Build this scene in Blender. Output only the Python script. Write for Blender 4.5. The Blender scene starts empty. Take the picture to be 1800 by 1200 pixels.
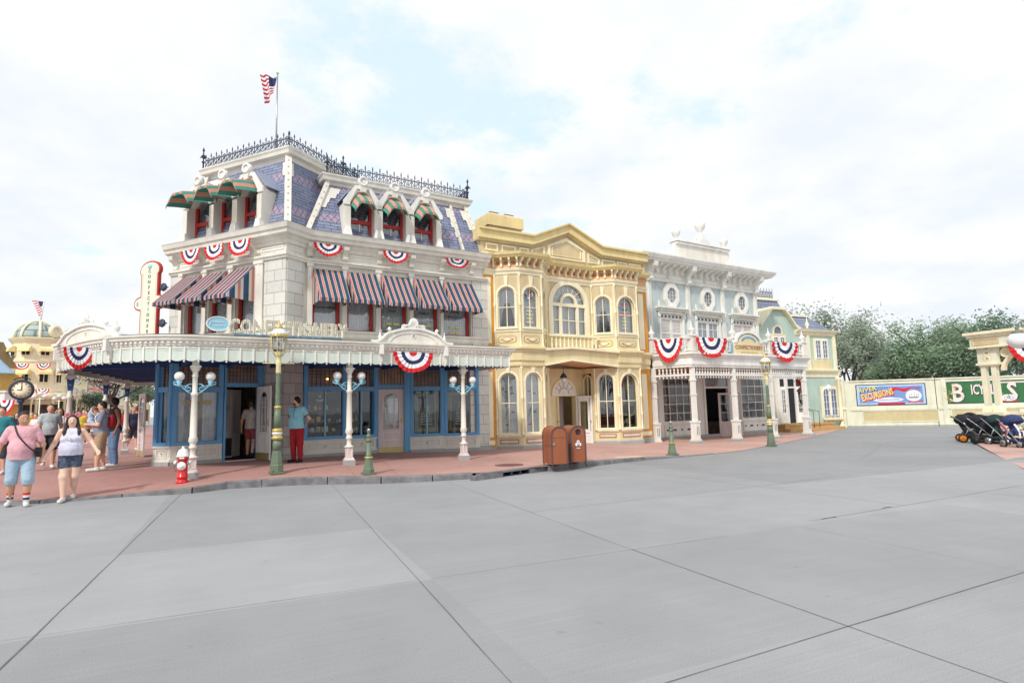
import bpy,bmesh,math,random
import numpy as np
from mathutils import Matrix,Vector
R_ = math.radians
scene = bpy.context.scene
COL = scene.collection
random.seed(7)
# ------------------------------------------------------------------ camera
F_PX,PITCH,ROLL,CAM_H = 1040.0,math.atan(116*math.cos(R_(1.43))/1040.0),R_(1.43),1.6
_F = np.array([0,math.cos(PITCH),math.sin(PITCH)])
_U0 = np.array([0,-math.sin(PITCH),math.cos(PITCH)])
_R0 = np.array([1.0,0,0])
_R = _R0*math.cos(ROLL) - _U0*math.sin(ROLL)
_U = _R0*math.sin(ROLL) + _U0*math.cos(ROLL)
cam_data = bpy.data.cameras.new('camera')
cam = bpy.data.objects.new('camera',cam_data)
COL.objects.link(cam)
cam_data.sensor_width = 36.0
cam_data.lens = F_PX/1800*36.0
cam_data.clip_start = 0.1
cam_data.clip_end = 5000
cam.matrix_world = Matrix(((_R[0],_U[0],-_F[0],0),(_R[1],_U[1],-_F[1],0),(_R[2],_U[2],-_F[2],CAM_H),(0,0,0,1)))
scene.camera = cam
# ------------------------------------------------------------------ light
SUN_EL,SUN_AZ = 44.0,-25.0          # azimuth: 0 = behind the camera, negative = from the left
world = bpy.data.worlds.new('World')
scene.world = world
world.use_nodes = True
_n,_l = world.node_tree.nodes,world.node_tree.links
_n.clear()
_out = _n.new('ShaderNodeOutputWorld'); _bg = _n.new('ShaderNodeBackground')
_sky = _n.new('ShaderNodeTexSky'); _sky.sky_type = 'NISHITA'; _sky.sun_disc = False
_sky.sun_elevation = R_(SUN_EL)
_sky.sun_rotation = R_(180+SUN_AZ)
_sky.air_density = 1.0; _sky.dust_density = 1.6; _sky.ozone_density = 2.0
_tc = _n.new('ShaderNodeTexCoord')
_sep = _n.new('ShaderNodeSeparateXYZ'); _l.new(_tc.outputs['Generated'],_sep.inputs[0])
# cloud layer: project the view direction on a high flat layer
_zz = _n.new('ShaderNodeMath'); _zz.operation = 'ADD'; _zz.inputs[1].default_value = 0.22; _l.new(_sep.outputs[2],_zz.inputs[0])
_zm = _n.new('ShaderNodeMath'); _zm.operation = 'MAXIMUM'; _zm.inputs[1].default_value = 0.05; _l.new(_zz.outputs[0],_zm.inputs[0])
_dx = _n.new('ShaderNodeMath'); _dx.operation = 'DIVIDE'; _l.new(_sep.outputs[0],_dx.inputs[0]); _l.new(_zm.outputs[0],_dx.inputs[1])
_dy = _n.new('ShaderNodeMath'); _dy.operation = 'DIVIDE'; _l.new(_sep.outputs[1],_dy.inputs[0]); _l.new(_zm.outputs[0],_dy.inputs[1])
_cv = _n.new('ShaderNodeCombineXYZ'); _l.new(_dx.outputs[0],_cv.inputs[0]); _l.new(_dy.outputs[0],_cv.inputs[1])
def _noise(scale,detail,off,rough=0.55):
 mp = _n.new('ShaderNodeMapping'); mp.inputs['Location'].default_value = off; _l.new(_cv.outputs[0],mp.inputs[0])
 nz = _n.new('ShaderNodeTexNoise'); nz.inputs['Scale'].default_value = scale; nz.inputs['Detail'].default_value = detail
 nz.inputs['Roughness'].default_value = rough
 _l.new(mp.outputs[0],nz.inputs['Vector']); return nz
_c1 = _noise(2.3,9,(3.1,1.9,0.0),0.62)
# the one large thin spot of the cloud layer, where blue shows through
_hd = _n.new('ShaderNodeVectorMath'); _hd.operation = 'DISTANCE'; _l.new(_cv.outputs[0],_hd.inputs[0]); _hd.inputs[1].default_value = (-0.12,1.35,0)
_hm = _n.new('ShaderNodeMapRange'); _hm.inputs[1].default_value = 0.1; _hm.inputs[2].default_value = 0.8; _hm.inputs[3].default_value = -0.09; _hm.inputs[4].default_value = 0.12
_l.new(_hd.outputs['Value'],_hm.inputs[0])
_ad = _n.new('ShaderNodeMath'); _ad.operation = 'ADD'; _l.new(_c1.outputs[0],_ad.inputs[0]); _l.new(_hm.outputs[0],_ad.inputs[1])
_cr = _n.new('ShaderNodeMapRange'); _cr.inputs[1].default_value = 0.36; _cr.inputs[2].default_value = 0.52; _cr.interpolation_type = 'SMOOTHSTEP'
_l.new(_ad.outputs[0],_cr.inputs[0])
_c2 = _noise(2.6,6,(7.3,4.2,2.0))
_shade = _n.new('ShaderNodeValToRGB')
_shade.color_ramp.elements[0].position = 0.36; _shade.color_ramp.elements[0].color = (0.85,0.895,0.965,1)
_shade.color_ramp.elements[1].position = 0.60; _shade.color_ramp.elements[1].color = (1,1,1,1)
_l.new(_c2.outputs[0],_shade.inputs[0])
_cl = _n.new('ShaderNodeMix'); _cl.data_type = 'RGBA'; _cl.blend_type = 'MULTIPLY'; _cl.inputs[0].default_value = 1
_l.new(_shade.outputs[0],_cl.inputs[6]); _cl.inputs[7].default_value = (8.1,8.15,8.25,1)
_thin = _n.new('ShaderNodeMix'); _thin.data_type = 'RGBA'; _thin.inputs[0].default_value = 0.78   # high thin veil over the blue
_l.new(_sky.outputs[0],_thin.inputs[6]); _thin.inputs[7].default_value = (7.2,8.7,9.7,1)
_mx = _n.new('ShaderNodeMix'); _mx.data_type = 'RGBA'
_l.new(_cr.outputs[0],_mx.inputs[0]); _l.new(_thin.outputs[2],_mx.inputs[6]); _l.new(_cl.outputs[2],_mx.inputs[7])
_l.new(_mx.outputs[2],_bg.inputs[0]); _bg.inputs[1].default_value = 0.105
_l.new(_bg.outputs[0],_out.inputs[0])
sun_d = bpy.data.lights.new('sun','SUN'); sun_d.energy = 2.3; sun_d.angle = R_(6); sun_d.color = (1.0,0.96,0.9)
sun = bpy.data.objects.new('sun',sun_d); COL.objects.link(sun)
_sd = Vector((math.sin(R_(SUN_AZ))*math.cos(R_(SUN_EL)),-math.cos(R_(SUN_AZ))*math.cos(R_(SUN_EL)),math.sin(R_(SUN_EL))))
sun.rotation_euler = _sd.to_track_quat('Z','Y').to_euler()
sun.location = (0,-10,40)
scene.view_settings.view_transform = 'Standard'
scene.view_settings.look = 'None'
scene.view_settings.exposure = 0.29
scene.view_settings.gamma = 1
# ------------------------------------------------------------------ survey helpers (true ground positions of what the photo shows)
def ray(x,y): return _F + _R*(x-900)/F_PX - _U*(y-600)/F_PX
def ss(t):
 t = max(0.0,min(1.0,t)); return t*t*(3-2*t)
def zroad(x,y): return -0.14*ss((x-2)/10)*ss((y-14)/8)
def zpav(x,y): return zroad(x,y) + 0.13 - 0.085*ss((-6.3-x)/2.2)*ss((14.5-y)/2.0) - 0.12*ss((x-1.5)/5)*ss((y-13)/3) + 0.14*ss((y-12.4)/2.6)*ss((-1.5-x)/4.5)
def G(x,y,pav=True):
 d = ray(x,y); z = 0.1
 for i in range(30):
  p = d*((z-CAM_H)/d[2]); z = (zpav if pav else zroad)(p[0],p[1])
 return (p[0],p[1],z)
def at(x,y,Y):
 d = ray(x,y); k = Y/d[1]; return (d[0]*k,Y,CAM_H+d[2]*k)
class Fr:
 """a facade frame: u runs right along the wall, d outward, z up"""
 def __init__(s,o,ang):
  s.o = (o[0],o[1]); s.a = ang; a = R_(ang)
  s.t = (math.cos(a),math.sin(a)); s.n = (math.sin(a),-math.cos(a))
 def w(s,u,d,z): return (s.o[0]+s.t[0]*u+s.n[0]*d,s.o[1]+s.t[1]*u+s.n[1]*d,z)
 def P(s,x,y,d=0.0):
  r = ray(x,y); ox,oy = s.o[0]+s.n[0]*d,s.o[1]+s.n[1]*d
  k = (ox*s.n[0]+oy*s.n[1])/(r[0]*s.n[0]+r[1]*s.n[1])
  px,py,pz = r[0]*k,r[1]*k,CAM_H+r[2]*k
  return ((px-ox)*s.t[0]+(py-oy)*s.t[1],pz)
 def U(s,x,y=600,d=0.0): return s.P(x,y,d)[0]
 def Z(s,x,y,d=0.0): return s.P(x,y,d)[1]
 def at(s,u,d=0.0,turn=0.0):
  p = s.w(u,d,0); return Fr(p,s.a+turn)
ID = Fr((0,0),0)
# ------------------------------------------------------------------ materials
def L(r,g,b):
 f = lambda c: (c/255/12.92) if c/255 <= 0.04045 else ((c/255+0.055)/1.055)**2.4
 return (f(r),f(g),f(b),1)
MATS = {}
def mat(name,rgb,rough=0.6,metal=0.0,var=0.05,scale=3.0,bump=0.0,bscale=60.0,spec=0.4,coat=0.0,alpha=None,streak=0.0):
 if name in MATS: return MATS[name]
 m = bpy.data.materials.new(name); m.use_nodes = True
 n,l = m.node_tree.nodes,m.node_tree.links
 b = n['Principled BSDF']
 c = L(*rgb)
 b.inputs['Roughness'].default_value = rough; b.inputs['Metallic'].default_value = metal
 b.inputs['Specular IOR Level'].default_value = spec
 b.inputs['Coat Weight'].default_value = coat
 tc = n.new('ShaderNodeTexCoord')
 if var > 0:
  nz = n.new('ShaderNodeTexNoise'); nz.inputs['Scale'].default_value = scale; nz.inputs['Detail'].default_value = 5
  geo = n.new('ShaderNodeNewGeometry')
  mp = n.new('ShaderNodeMapping'); mp.inputs['Scale'].default_value = (1,1,0.35 if streak else 1)
  l.new(geo.outputs['Position'],mp.inputs[0]); l.new(mp.outputs[0],nz.inputs['Vector'])
  rp = n.new('ShaderNodeMapRange'); rp.inputs[1].default_value = 0.3; rp.inputs[2].default_value = 0.7
  rp.inputs[3].default_value = 1-var-streak*2.2; rp.inputs[4].default_value = 1+var
  l.new(nz.outputs[0],rp.inputs[0])
  mx = n.new('ShaderNodeVectorMath'); mx.operation = 'SCALE'; mx.inputs[0].default_value = c[:3]
  # weathering: broad fading and fine speckle on top of the blotches
  prev = rp
  for sc_,lo_,hi_,st_ in ((0.7,0.93,1.05,1),(46,0.95,1.04,1),(7,0.94,1.03,0.12)):
   n3 = n.new('ShaderNodeTexNoise'); n3.inputs['Scale'].default_value = sc_; n3.inputs['Detail'].default_value = 3
   mp3 = n.new('ShaderNodeMapping'); mp3.inputs['Scale'].default_value = (1,1,st_); l.new(geo.outputs['Position'],mp3.inputs[0]); l.new(mp3.outputs[0],n3.inputs['Vector'])
   r3 = n.new('ShaderNodeMapRange'); r3.inputs[1].default_value = 0.3; r3.inputs[2].default_value = 0.7; r3.inputs[3].default_value = lo_; r3.inputs[4].default_value = hi_; l.new(n3.outputs[0],r3.inputs[0])
   m3 = n.new('ShaderNodeMath'); m3.operation = 'MULTIPLY'; l.new(prev.outputs[0],m3.inputs[0]); l.new(r3.outputs[0],m3.inputs[1]); prev = m3
  l.new(prev.outputs[0],mx.inputs['Scale']); l.new(mx.outputs[0],b.inputs['Base Color'])
 else: b.inputs['Base Color'].default_value = c
 if bump > 0:
  n2 = n.new('ShaderNodeTexNoise'); n2.inputs['Scale'].default_value = bscale; n2.inputs['Detail'].default_value = 4
  l.new(tc.outputs['Object'],n2.inputs['Vector'])
  bp = n.new('ShaderNodeBump'); bp.inputs['Strength'].default_value = bump; bp.inputs['Distance'].default_value = 0.02
  l.new(n2.outputs[0],bp.inputs['Height']); l.new(bp.outputs[0],b.inputs['Normal'])
 MATS[name] = m
 return m
def glass(name,tint=(0.9,0.93,0.95),refl=0.16):
 if name in MATS: return MATS[name]
 m = bpy.data.materials.new(name); m.use_nodes = True
 n,l = m.node_tree.nodes,m.node_tree.links; n.clear()
 o = n.new('ShaderNodeOutputMaterial'); mx = n.new('ShaderNodeMixShader'); t = n.new('ShaderNodeBsdfTransparent'); g = n.new('ShaderNodeBsdfGlossy')
 t.inputs[0].default_value = (*tint,1); g.inputs['Roughness'].default_value = 0.02
 fr = n.new('ShaderNodeFresnel'); fr.inputs[0].default_value = 1.45
 ad = n.new('ShaderNodeMath'); ad.operation = 'ADD'; ad.inputs[1].default_value = refl; ad.use_clamp = True
 nz = n.new('ShaderNodeTexNoise'); nz.inputs['Scale'].default_value = 1.3
 bp = n.new('ShaderNodeBump'); bp.inputs['Strength'].default_value = 0.06; bp.inputs['Distance'].default_value = 0.1
 l.new(nz.outputs[0],bp.inputs['Height']); l.new(bp.outputs[0],g.inputs['Normal'])
 l.new(fr.outputs[0],ad.inputs[0]); l.new(ad.outputs[0],mx.inputs[0]); l.new(t.outputs[0],mx.inputs[1]); l.new(g.outputs[0],mx.inputs[2])
 l.new(mx.outputs[0],o.inputs[0]); MATS[name] = m
 return m
def brickmat(name,c1,c2,mortar,w,h,ms=0.012,rough=0.7,bump=0.6,offset=0.5):
 """block pattern laid out in metres over the UV map"""
 m = bpy.data.materials.new(name); m.use_nodes = True
 n,l = m.node_tree.nodes,m.node_tree.links; b = n['Principled BSDF']; b.inputs['Roughness'].default_value = rough
 uv = n.new('ShaderNodeUVMap'); br = n.new('ShaderNodeTexBrick')
 br.inputs['Scale'].default_value = 1; br.inputs['Brick Width'].default_value = w; br.inputs['Row Height'].default_value = h
 br.inputs['Mortar Size'].default_value = ms; br.inputs['Mortar Smooth'].default_value = 0.2; br.offset = offset
 br.inputs['Color1'].default_value = L(*c1); br.inputs['Color2'].default_value = L(*c2); br.inputs['Mortar'].default_value = L(*mortar)
 l.new(uv.outputs[0],br.inputs['Vector'])
 nz = n.new('ShaderNodeTexNoise'); nz.inputs['Scale'].default_value = 9; nz.inputs['Detail'].default_value = 6; l.new(uv.outputs[0],nz.inputs['Vector'])
 rp = n.new('ShaderNodeMapRange'); rp.inputs[3].default_value = 0.86; rp.inputs[4].default_value = 1.1; l.new(nz.outputs[0],rp.inputs[0])
 sc = n.new('ShaderNodeVectorMath'); sc.operation = 'SCALE'; l.new(br.outputs[0],sc.inputs[0]); l.new(rp.outputs[0],sc.inputs['Scale'])
 l.new(sc.outputs[0],b.inputs['Base Color'])
 bp = n.new('ShaderNodeBump'); bp.invert = True; bp.inputs['Strength'].default_value = bump; bp.inputs['Distance'].default_value = 0.02
 l.new(br.outputs['Fac'],bp.inputs['Height']); l.new(bp.outputs[0],b.inputs['Normal'])
 MATS[name] = m
 return m
def slatemat(name,band1,band2):
 """roof of blue slates in rows, with bands of pointed pink and blue slates between two heights of the UV map"""
 m = bpy.data.materials.new(name); m.use_nodes = True
 n,l = m.node_tree.nodes,m.node_tree.links; b = n['Principled BSDF']; b.inputs['Roughness'].default_value = 0.55
 uv = n.new('ShaderNodeUVMap'); sp = n.new('ShaderNodeSeparateXYZ'); l.new(uv.outputs[0],sp.inputs[0])
 br = n.new('ShaderNodeTexBrick'); br.inputs['Scale'].default_value = 1; br.inputs['Brick Width'].default_value = 0.42; br.inputs['Row Height'].default_value = 0.11
 br.inputs['Mortar Size'].default_value = 0.010; br.inputs['Color1'].default_value = L(138,146,170); br.inputs['Color2'].default_value = L(118,126,152); br.inputs['Mortar'].default_value = L(66,72,104)
 l.new(uv.outputs[0],br.inputs['Vector'])
 mp = n.new('ShaderNodeMapping'); mp.inputs['Scale'].default_value = (6.4,5.6,1); mp.inputs['Rotation'].default_value = (0,0,0)
 l.new(uv.outputs[0],mp.inputs[0])
 rot = n.new('ShaderNodeMapping'); rot.inputs['Rotation'].default_value = (0,0,R_(45)); l.new(mp.outputs[0],rot.inputs[0])
 b2 = n.new('ShaderNodeTexBrick'); b2.offset = 0.0; b2.inputs['Scale'].default_value = 1; b2.inputs['Brick Width'].default_value = 1.0; b2.inputs['Row Height'].default_value = 1.0
 b2.inputs['Mortar Size'].default_value = 0.07; b2.inputs['Color1'].default_value = L(176,152,168); b2.inputs['Color2'].default_value = L(140,145,172); b2.inputs['Mortar'].default_value = L(88,88,122); b2.inputs['Bias'].default_value = -0.1
 l.new(rot.outputs[0],b2.inputs['Vector'])
 def between(lo,hi):
  a = n.new('ShaderNodeMath'); a.operation = 'GREATER_THAN'; a.inputs[1].default_value = lo; l.new(sp.outputs[1],a.inputs[0])
  c = n.new('ShaderNodeMath'); c.operation = 'LESS_THAN'; c.inputs[1].default_value = hi; l.new(sp.outputs[1],c.inputs[0])
  p = n.new('ShaderNodeMath'); p.operation = 'MULTIPLY'; l.new(a.outputs[0],p.inputs[0]); l.new(c.outputs[0],p.inputs[1]); return p
 p1,p2 = between(*band1),between(*band2)
 mxx = n.new('ShaderNodeMath'); mxx.operation = 'MAXIMUM'; l.new(p1.outputs[0],mxx.inputs[0]); l.new(p2.outputs[0],mxx.inputs[1])
 mx = n.new('ShaderNodeMix'); mx.data_type = 'RGBA'; l.new(mxx.outputs[0],mx.inputs[0]); l.new(br.outputs[0],mx.inputs[6]); l.new(b2.outputs[0],mx.inputs[7])
 nz = n.new('ShaderNodeTexNoise'); nz.inputs['Scale'].default_value = 5; l.new(uv.outputs[0],nz.inputs['Vector'])
 rp = n.new('ShaderNodeMapRange'); rp.inputs[3].default_value = 0.8; rp.inputs[4].default_value = 1.15; l.new(nz.outputs[0],rp.inputs[0])
 sc = n.new('ShaderNodeVectorMath'); sc.operation = 'SCALE'; l.new(mx.outputs[2],sc.inputs[0]); l.new(rp.outputs[0],sc.inputs['Scale'])
 l.new(sc.outputs[0],b.inputs['Base Color'])
 bp = n.new('ShaderNodeBump'); bp.invert = True; bp.inputs['Strength'].default_value = 0.7; bp.inputs['Distance'].default_value = 0.02
 l.new(br.outputs['Fac'],bp.inputs['Height']); l.new(bp.outputs[0],b.inputs['Normal'])
 MATS[name] = m
 return m
def emis(name,rgb,s):
 m = mat(name,rgb,var=0); b = m.node_tree.nodes['Principled BSDF']; b.inputs['Emission Color'].default_value = L(*rgb); b.inputs['Emission Strength'].default_value = s
 return m
M = {}
M['white'] = mat('white_paint',(230,225,213),0.5,streak=0.03,bump=0.12,bscale=14)
M['white2'] = mat('bright_white_paint',(238,236,230),0.45,streak=0.02,bump=0.1,bscale=14)
M['pink'] = mat('pale_pink_paint',(223,208,204),0.5,streak=0.03)
M['blue'] = mat('mid_blue_paint',(104,166,212),0.4,streak=0.04)
M['navy'] = mat('navy_paint',(38,66,118),0.5)
M['red'] = mat('red_window_paint',(186,52,50),0.45)
M['stone'] = brickmat('limestone_blocks',(222,219,210),(206,203,196),(150,148,144),0.62,0.345,0.008)
M['stone2'] = brickmat('shaded_stone_blocks',(196,190,186),(172,167,164),(120,116,114),0.46,0.31,0.008)  # corner pier stone, greyed so its colour carries the veranda's shade
M['plinth'] = mat('grey_plinth_stone',(168,170,168),0.8,bump=0.2)
M['slate'] = slatemat('blue_slate_bands',(7.74,8.04),(9.0,9.3))
M['iron'] = mat('dark_iron',(64,68,86),0.5,0.4)
M['glass'] = glass('window_glass')
M['glassd'] = glass('shop_glass',(0.88,0.91,0.93),0.07)
M['lace'] = mat('lace_curtain',(236,236,238),0.9,var=0.1,scale=18)
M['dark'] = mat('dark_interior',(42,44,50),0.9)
M['brownin'] = mat('brown_interior',(88,66,52),0.8,var=0.3,scale=2)
M['butter'] = mat('butter_yellow_paint',(235,214,156),0.5,streak=0.03)
M['cream'] = mat('cream_paint',(230,214,168),0.5,streak=0.03,bump=0.1,bscale=14)
M['cream2'] = mat('cream_trim_paint',(245,235,203),0.45,streak=0.02)
M['tan'] = mat('tan_paint',(212,192,152),0.55,streak=0.03)
M['peach'] = mat('peach_paint',(226,180,134),0.55)
M['orange'] = mat('ochre_orange_paint',(212,150,62),0.5)
M['brown'] = mat('brown_inset_paint',(176,130,98),0.5)
M['mint'] = mat('grey_mint_paint',(191,203,203),0.55,streak=0.03)
M['green'] = mat('soft_green_paint',(184,205,192),0.55,streak=0.03)
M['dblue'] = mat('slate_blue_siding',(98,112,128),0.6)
M['sage'] = mat('pale_sage_canvas',(210,219,208),0.7)
M['gold'] = mat('gold_leaf',(204,182,108),0.4,0.35)
M['yellowp'] = mat('yellow_lamp_paint',(226,214,164),0.5)
M['lampgreen'] = mat('grey_green_iron_paint',(106,122,102),0.45,var=0.12,scale=8)
M['globe'] = mat('opal_glass_globe',(232,230,226),0.25,var=0,spec=0.5)
M['cyan'] = mat('pale_blue_ironwork',(150,205,226),0.45)
M['brass'] = mat('brass_kick_plate',(204,190,132),0.35,0.6)
M['bred'] = mat('bunting_red',(214,42,46),0.8)
M['bwhite'] = mat('bunting_white',(240,240,242),0.8)
M['bnavy'] = mat('bunting_navy',(44,50,92),0.8)
M['sal'] = mat('awning_salmon',(194,124,114),0.8)
M['teal'] = mat('awning_dark_teal',(38,76,90),0.8)
M['awcream'] = mat('awning_cream',(206,194,186),0.8)
M['agreen'] = mat('awning_green',(74,138,122),0.8)
M['asal'] = mat('awning_peach',(204,144,122),0.8)
M['black'] = mat('black_plastic',(30,31,34),0.5)
M['steel'] = mat('brushed_steel',(170,172,176),0.35,0.8)
# ------------------------------------------------------------------ mesh builder
def Tm(fr,u=0,d=0,z=0):
 p = fr.w(u,d,z); a = R_(fr.a)
 return Matrix.Translation(p) @ Matrix.Rotation(a,4,'Z')
class MB:
 """collects shapes (local coordinates x right, y INTO the wall, z up, moved by a matrix) and links them as one mesh object"""
 def __init__(s): s.v = []; s.f = []; s.m = []; s.uv = []; s.sm = []; s.mats = []
 def mi(s,m):
  if isinstance(m,str): m = M[m]
  if m not in s.mats: s.mats.append(m)
  return s.mats.index(m)
 def face(s,pts,m,T=None,smooth=False,uvs=None):
  if uvs is None:
   n = [0,0,0]
   for i in range(len(pts)):
    a,b = pts[i],pts[(i+1) % len(pts)]
    n[0] += (a[1]-b[1])*(a[2]+b[2]); n[1] += (a[2]-b[2])*(a[0]+b[0]); n[2] += (a[0]-b[0])*(a[1]+b[1])
   ax,ay,az = map(abs,n)
   if ay >= ax and ay >= az*0.5: uvs = [(p[0],p[2]) for p in pts]
   elif ax >= az*0.5: uvs = [(p[1]+0.31,p[2]) for p in pts]
   else: uvs = [(p[0],p[1]) for p in pts]
  k = len(s.v)
  for p in pts: s.v.append(tuple(T @ Vector(p)) if T is not None else tuple(p))
  s.f.append(tuple(range(k,k+len(pts)))); s.m.append(s.mi(m)); s.uv.append(uvs); s.sm.append(smooth)
 def grid(s,rows,m,T=None,closed=False,smooth=True,caps=False):
  """rows of equal point counts joined by quads with shared vertices; m may be f(i,j)"""
  k = len(s.v); nr,nc = len(rows),len(rows[0])
  for r in rows:
   for p in r: s.v.append(tuple(T @ Vector(p)) if T is not None else tuple(p))
  for i in range(nr-1):
   for j in range(nc if closed else nc-1):
    j2 = (j+1) % nc
    s.f.append((k+i*nc+j,k+i*nc+j2,k+(i+1)*nc+j2,k+(i+1)*nc+j))
    mm = m(i,j) if callable(m) else m
    s.m.append(s.mi(mm)); s.uv.append([(j/8,i/8),((j+1)/8,i/8),((j+1)/8,(i+1)/8),(j/8,(i+1)/8)]); s.sm.append(smooth)
  if caps:
   mm = m(0,0) if callable(m) else m
   for base,rev in ((k,True),(k+(nr-1)*nc,False)):
    idx = [base+j for j in range(nc)]
    if rev: idx.reverse()
    s.f.append(tuple(idx)); s.m.append(s.mi(mm)); s.uv.append([(0,0)]*nc); s.sm.append(False)
 def box(s,x0,x1,d0,d1,z0,z1,m,T=None,skip=''):
  y0,y1 = -d1,-d0
  if x0 > x1: x0,x1 = x1,x0
  if y0 > y1: y0,y1 = y1,y0
  if z0 > z1: z0,z1 = z1,z0
  a = [(x0,y0,z0),(x1,y0,z0),(x1,y1,z0),(x0,y1,z0),(x0,y0,z1),(x1,y0,z1),(x1,y1,z1),(x0,y1,z1)]
  for nm,q in (('f',(0,1,5,4)),('r',(1,2,6,5)),('b',(2,3,7,6)),('l',(3,0,4,7)),('t',(4,5,6,7)),('u',(3,2,1,0))):
   if nm not in skip: s.face([a[i] for i in q],m,T)
 def frustum(s,cx,cd,z0,z1,w0,w1,m,T=None,dd0=None,dd1=None):
  dd0 = dd0 or w0; dd1 = dd1 or w1
  def ring(w,d,z): return [(cx-w/2,-cd-d/2,z),(cx+w/2,-cd-d/2,z),(cx+w/2,-cd+d/2,z),(cx-w/2,-cd+d/2,z)]
  a,b = ring(w0,dd0,z0),ring(w1,dd1,z1)
  for i in range(4):
   j = (i+1) % 4; s.face([a[i],a[j],b[j],b[i]],m,T)
  s.face(a[::-1],m,T); s.face(b,m,T)
 def prism(s,poly,d0,d1,m,T=None,side=None):
  """poly = [(x, z)...] counter-clockwise seen from the front, from depth d0 (back) to d1 (front)"""
  f = [(x,-d1,z) for x,z in poly]; b = [(x,-d0,z) for x,z in poly]
  s.face(f,m,T); s.face(b[::-1],m,T)
  for i in range(len(poly)):
   j = (i+1) % len(poly); s.face([b[i],b[j],f[j],f[i]],side or m,T)
 def ring(s,outer,inner,d0,d1,m,T=None):
  """frame between two outlines with the same count of points"""
  n = len(outer)
  for i in range(n):
   j = (i+1) % n
   o1,o2,i1,i2 = outer[i],outer[j],inner[i],inner[j]
   s.face([(o1[0],-d1,o1[1]),(o2[0],-d1,o2[1]),(i2[0],-d1,i2[1]),(i1[0],-d1,i1[1])],m,T)
   s.face([(o1[0],-d0,o1[1]),(o2[0],-d0,o2[1]),(o2[0],-d1,o2[1]),(o1[0],-d1,o1[1])],m,T)
   s.face([(i2[0],-d0,i2[1]),(i1[0],-d0,i1[1]),(i1[0],-d1,i1[1]),(i2[0],-d1,i2[1])],m,T)
 def lathe(s,prof,m,T=None,seg=16,cx=0,cd=0,smooth=True,sx=1.0):
  rows = []
  for r,z in prof: rows.append([(cx+sx*r*math.cos(2*math.pi*j/seg),-cd+r*math.sin(2*math.pi*j/seg),z) for j in range(seg)])
  s.grid(rows,m,T,closed=True,smooth=smooth,caps=True)
 def tube(s,pts,r,m,T=None,seg=6,r2=None,smooth=True):
  pts = [Vector(p) for p in pts]; n = len(pts); rows = []
  for i,p in enumerate(pts):
   t = (pts[min(i+1,n-1)]-pts[max(i-1,0)]).normalized()
   a = t.cross(Vector((0,0,1)))
   if a.length < 0.05: a = t.cross(Vector((1,0,0)))
   a.normalize(); b = t.cross(a)
   rr = r if r2 is None else r+(r2-r)*i/(n-1)
   rows.append([tuple(p+a*math.cos(2*math.pi*j/seg)*rr+b*math.sin(2*math.pi*j/seg)*rr) for j in range(seg)])
  s.grid(rows,m,T,closed=True,smooth=smooth,caps=True)
 def sweep(s,prof,path,m,T=None,closed=False,ends=True):
  """prof = [(d, z)...] swept along a plan polyline [(x, y)...]; d pushes to the RIGHT-hand side of the walk (outward when walking left to right is -y)"""
  n = len(path); offs = []
  for i in range(n):
   def dr(a,b):
    v = Vector((path[b][0]-path[a][0],path[b][1]-path[a][1])); v.normalize(); return v
   if closed: d1,d2 = dr((i-1) % n,i),dr(i,(i+1) % n)
   else:
    d1 = dr(i-1,i) if i > 0 else dr(i,i+1); d2 = dr(i,i+1) if i < n-1 else dr(i-1,i)
   n1,n2 = Vector((d1.y,-d1.x)),Vector((d2.y,-d2.x))
   k = n1+n2; k = k/max(0.15,1+n1.dot(n2))
   offs.append(k)
  rows = [[(path[i][0]+offs[i].x*d,path[i][1]+offs[i].y*d,z) for d,z in prof] for i in range(n)]
  rng = range(n if closed else n-1)
  for i in rng:
   j = (i+1) % n; ln = math.hypot(path[j][0]-path[i][0],path[j][1]-path[i][1])
   for q in range(len(prof)-1):
    s.face([rows[i][q],rows[j][q],rows[j][q+1],rows[i][q+1]],m,T,uvs=[(0,prof[q][1]),(ln,prof[q][1]),(ln,prof[q+1][1]),(0,prof[q+1][1])])
  if ends and not closed:
   s.face(rows[0][::-1],m,T); s.face(rows[-1],m,T)
 def wall(s,x0,x1,z0,z1,holes,d,m,T=None,reveal=0.16,rm=None):
  xs = sorted({x0,x1,*[h[0] for h in holes],*[h[1] for h in holes]}); zs = sorted({z0,z1,*[h[2] for h in holes],*[h[3] for h in holes]})
  xs = [x for x in xs if x0 <= x <= x1]; zs = [z for z in zs if z0 <= z <= z1]
  for i in range(len(xs)-1):
   for j in range(len(zs)-1):
    cx,cz = (xs[i]+xs[i+1])/2,(zs[j]+zs[j+1])/2
    if any(h[0] < cx < h[1] and h[2] < cz < h[3] for h in holes): continue
    s.face([(xs[i],-d,zs[j]),(xs[i+1],-d,zs[j]),(xs[i+1],-d,zs[j+1]),(xs[i],-d,zs[j+1])],m,T)
  for a,b,c,e in holes:
   r = rm or m; y,y2 = -d,-d+reveal
   s.face([(a,y,c),(a,y,e),(a,y2,e),(a,y2,c)],r,T); s.face([(b,y,e),(b,y,c),(b,y2,c),(b,y2,e)],r,T)
   s.face([(a,y,e),(b,y,e),(b,y2,e),(a,y2,e)],r,T); s.face([(b,y,c),(a,y,c),(a,y2,c),(b,y2,c)],r,T)
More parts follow.
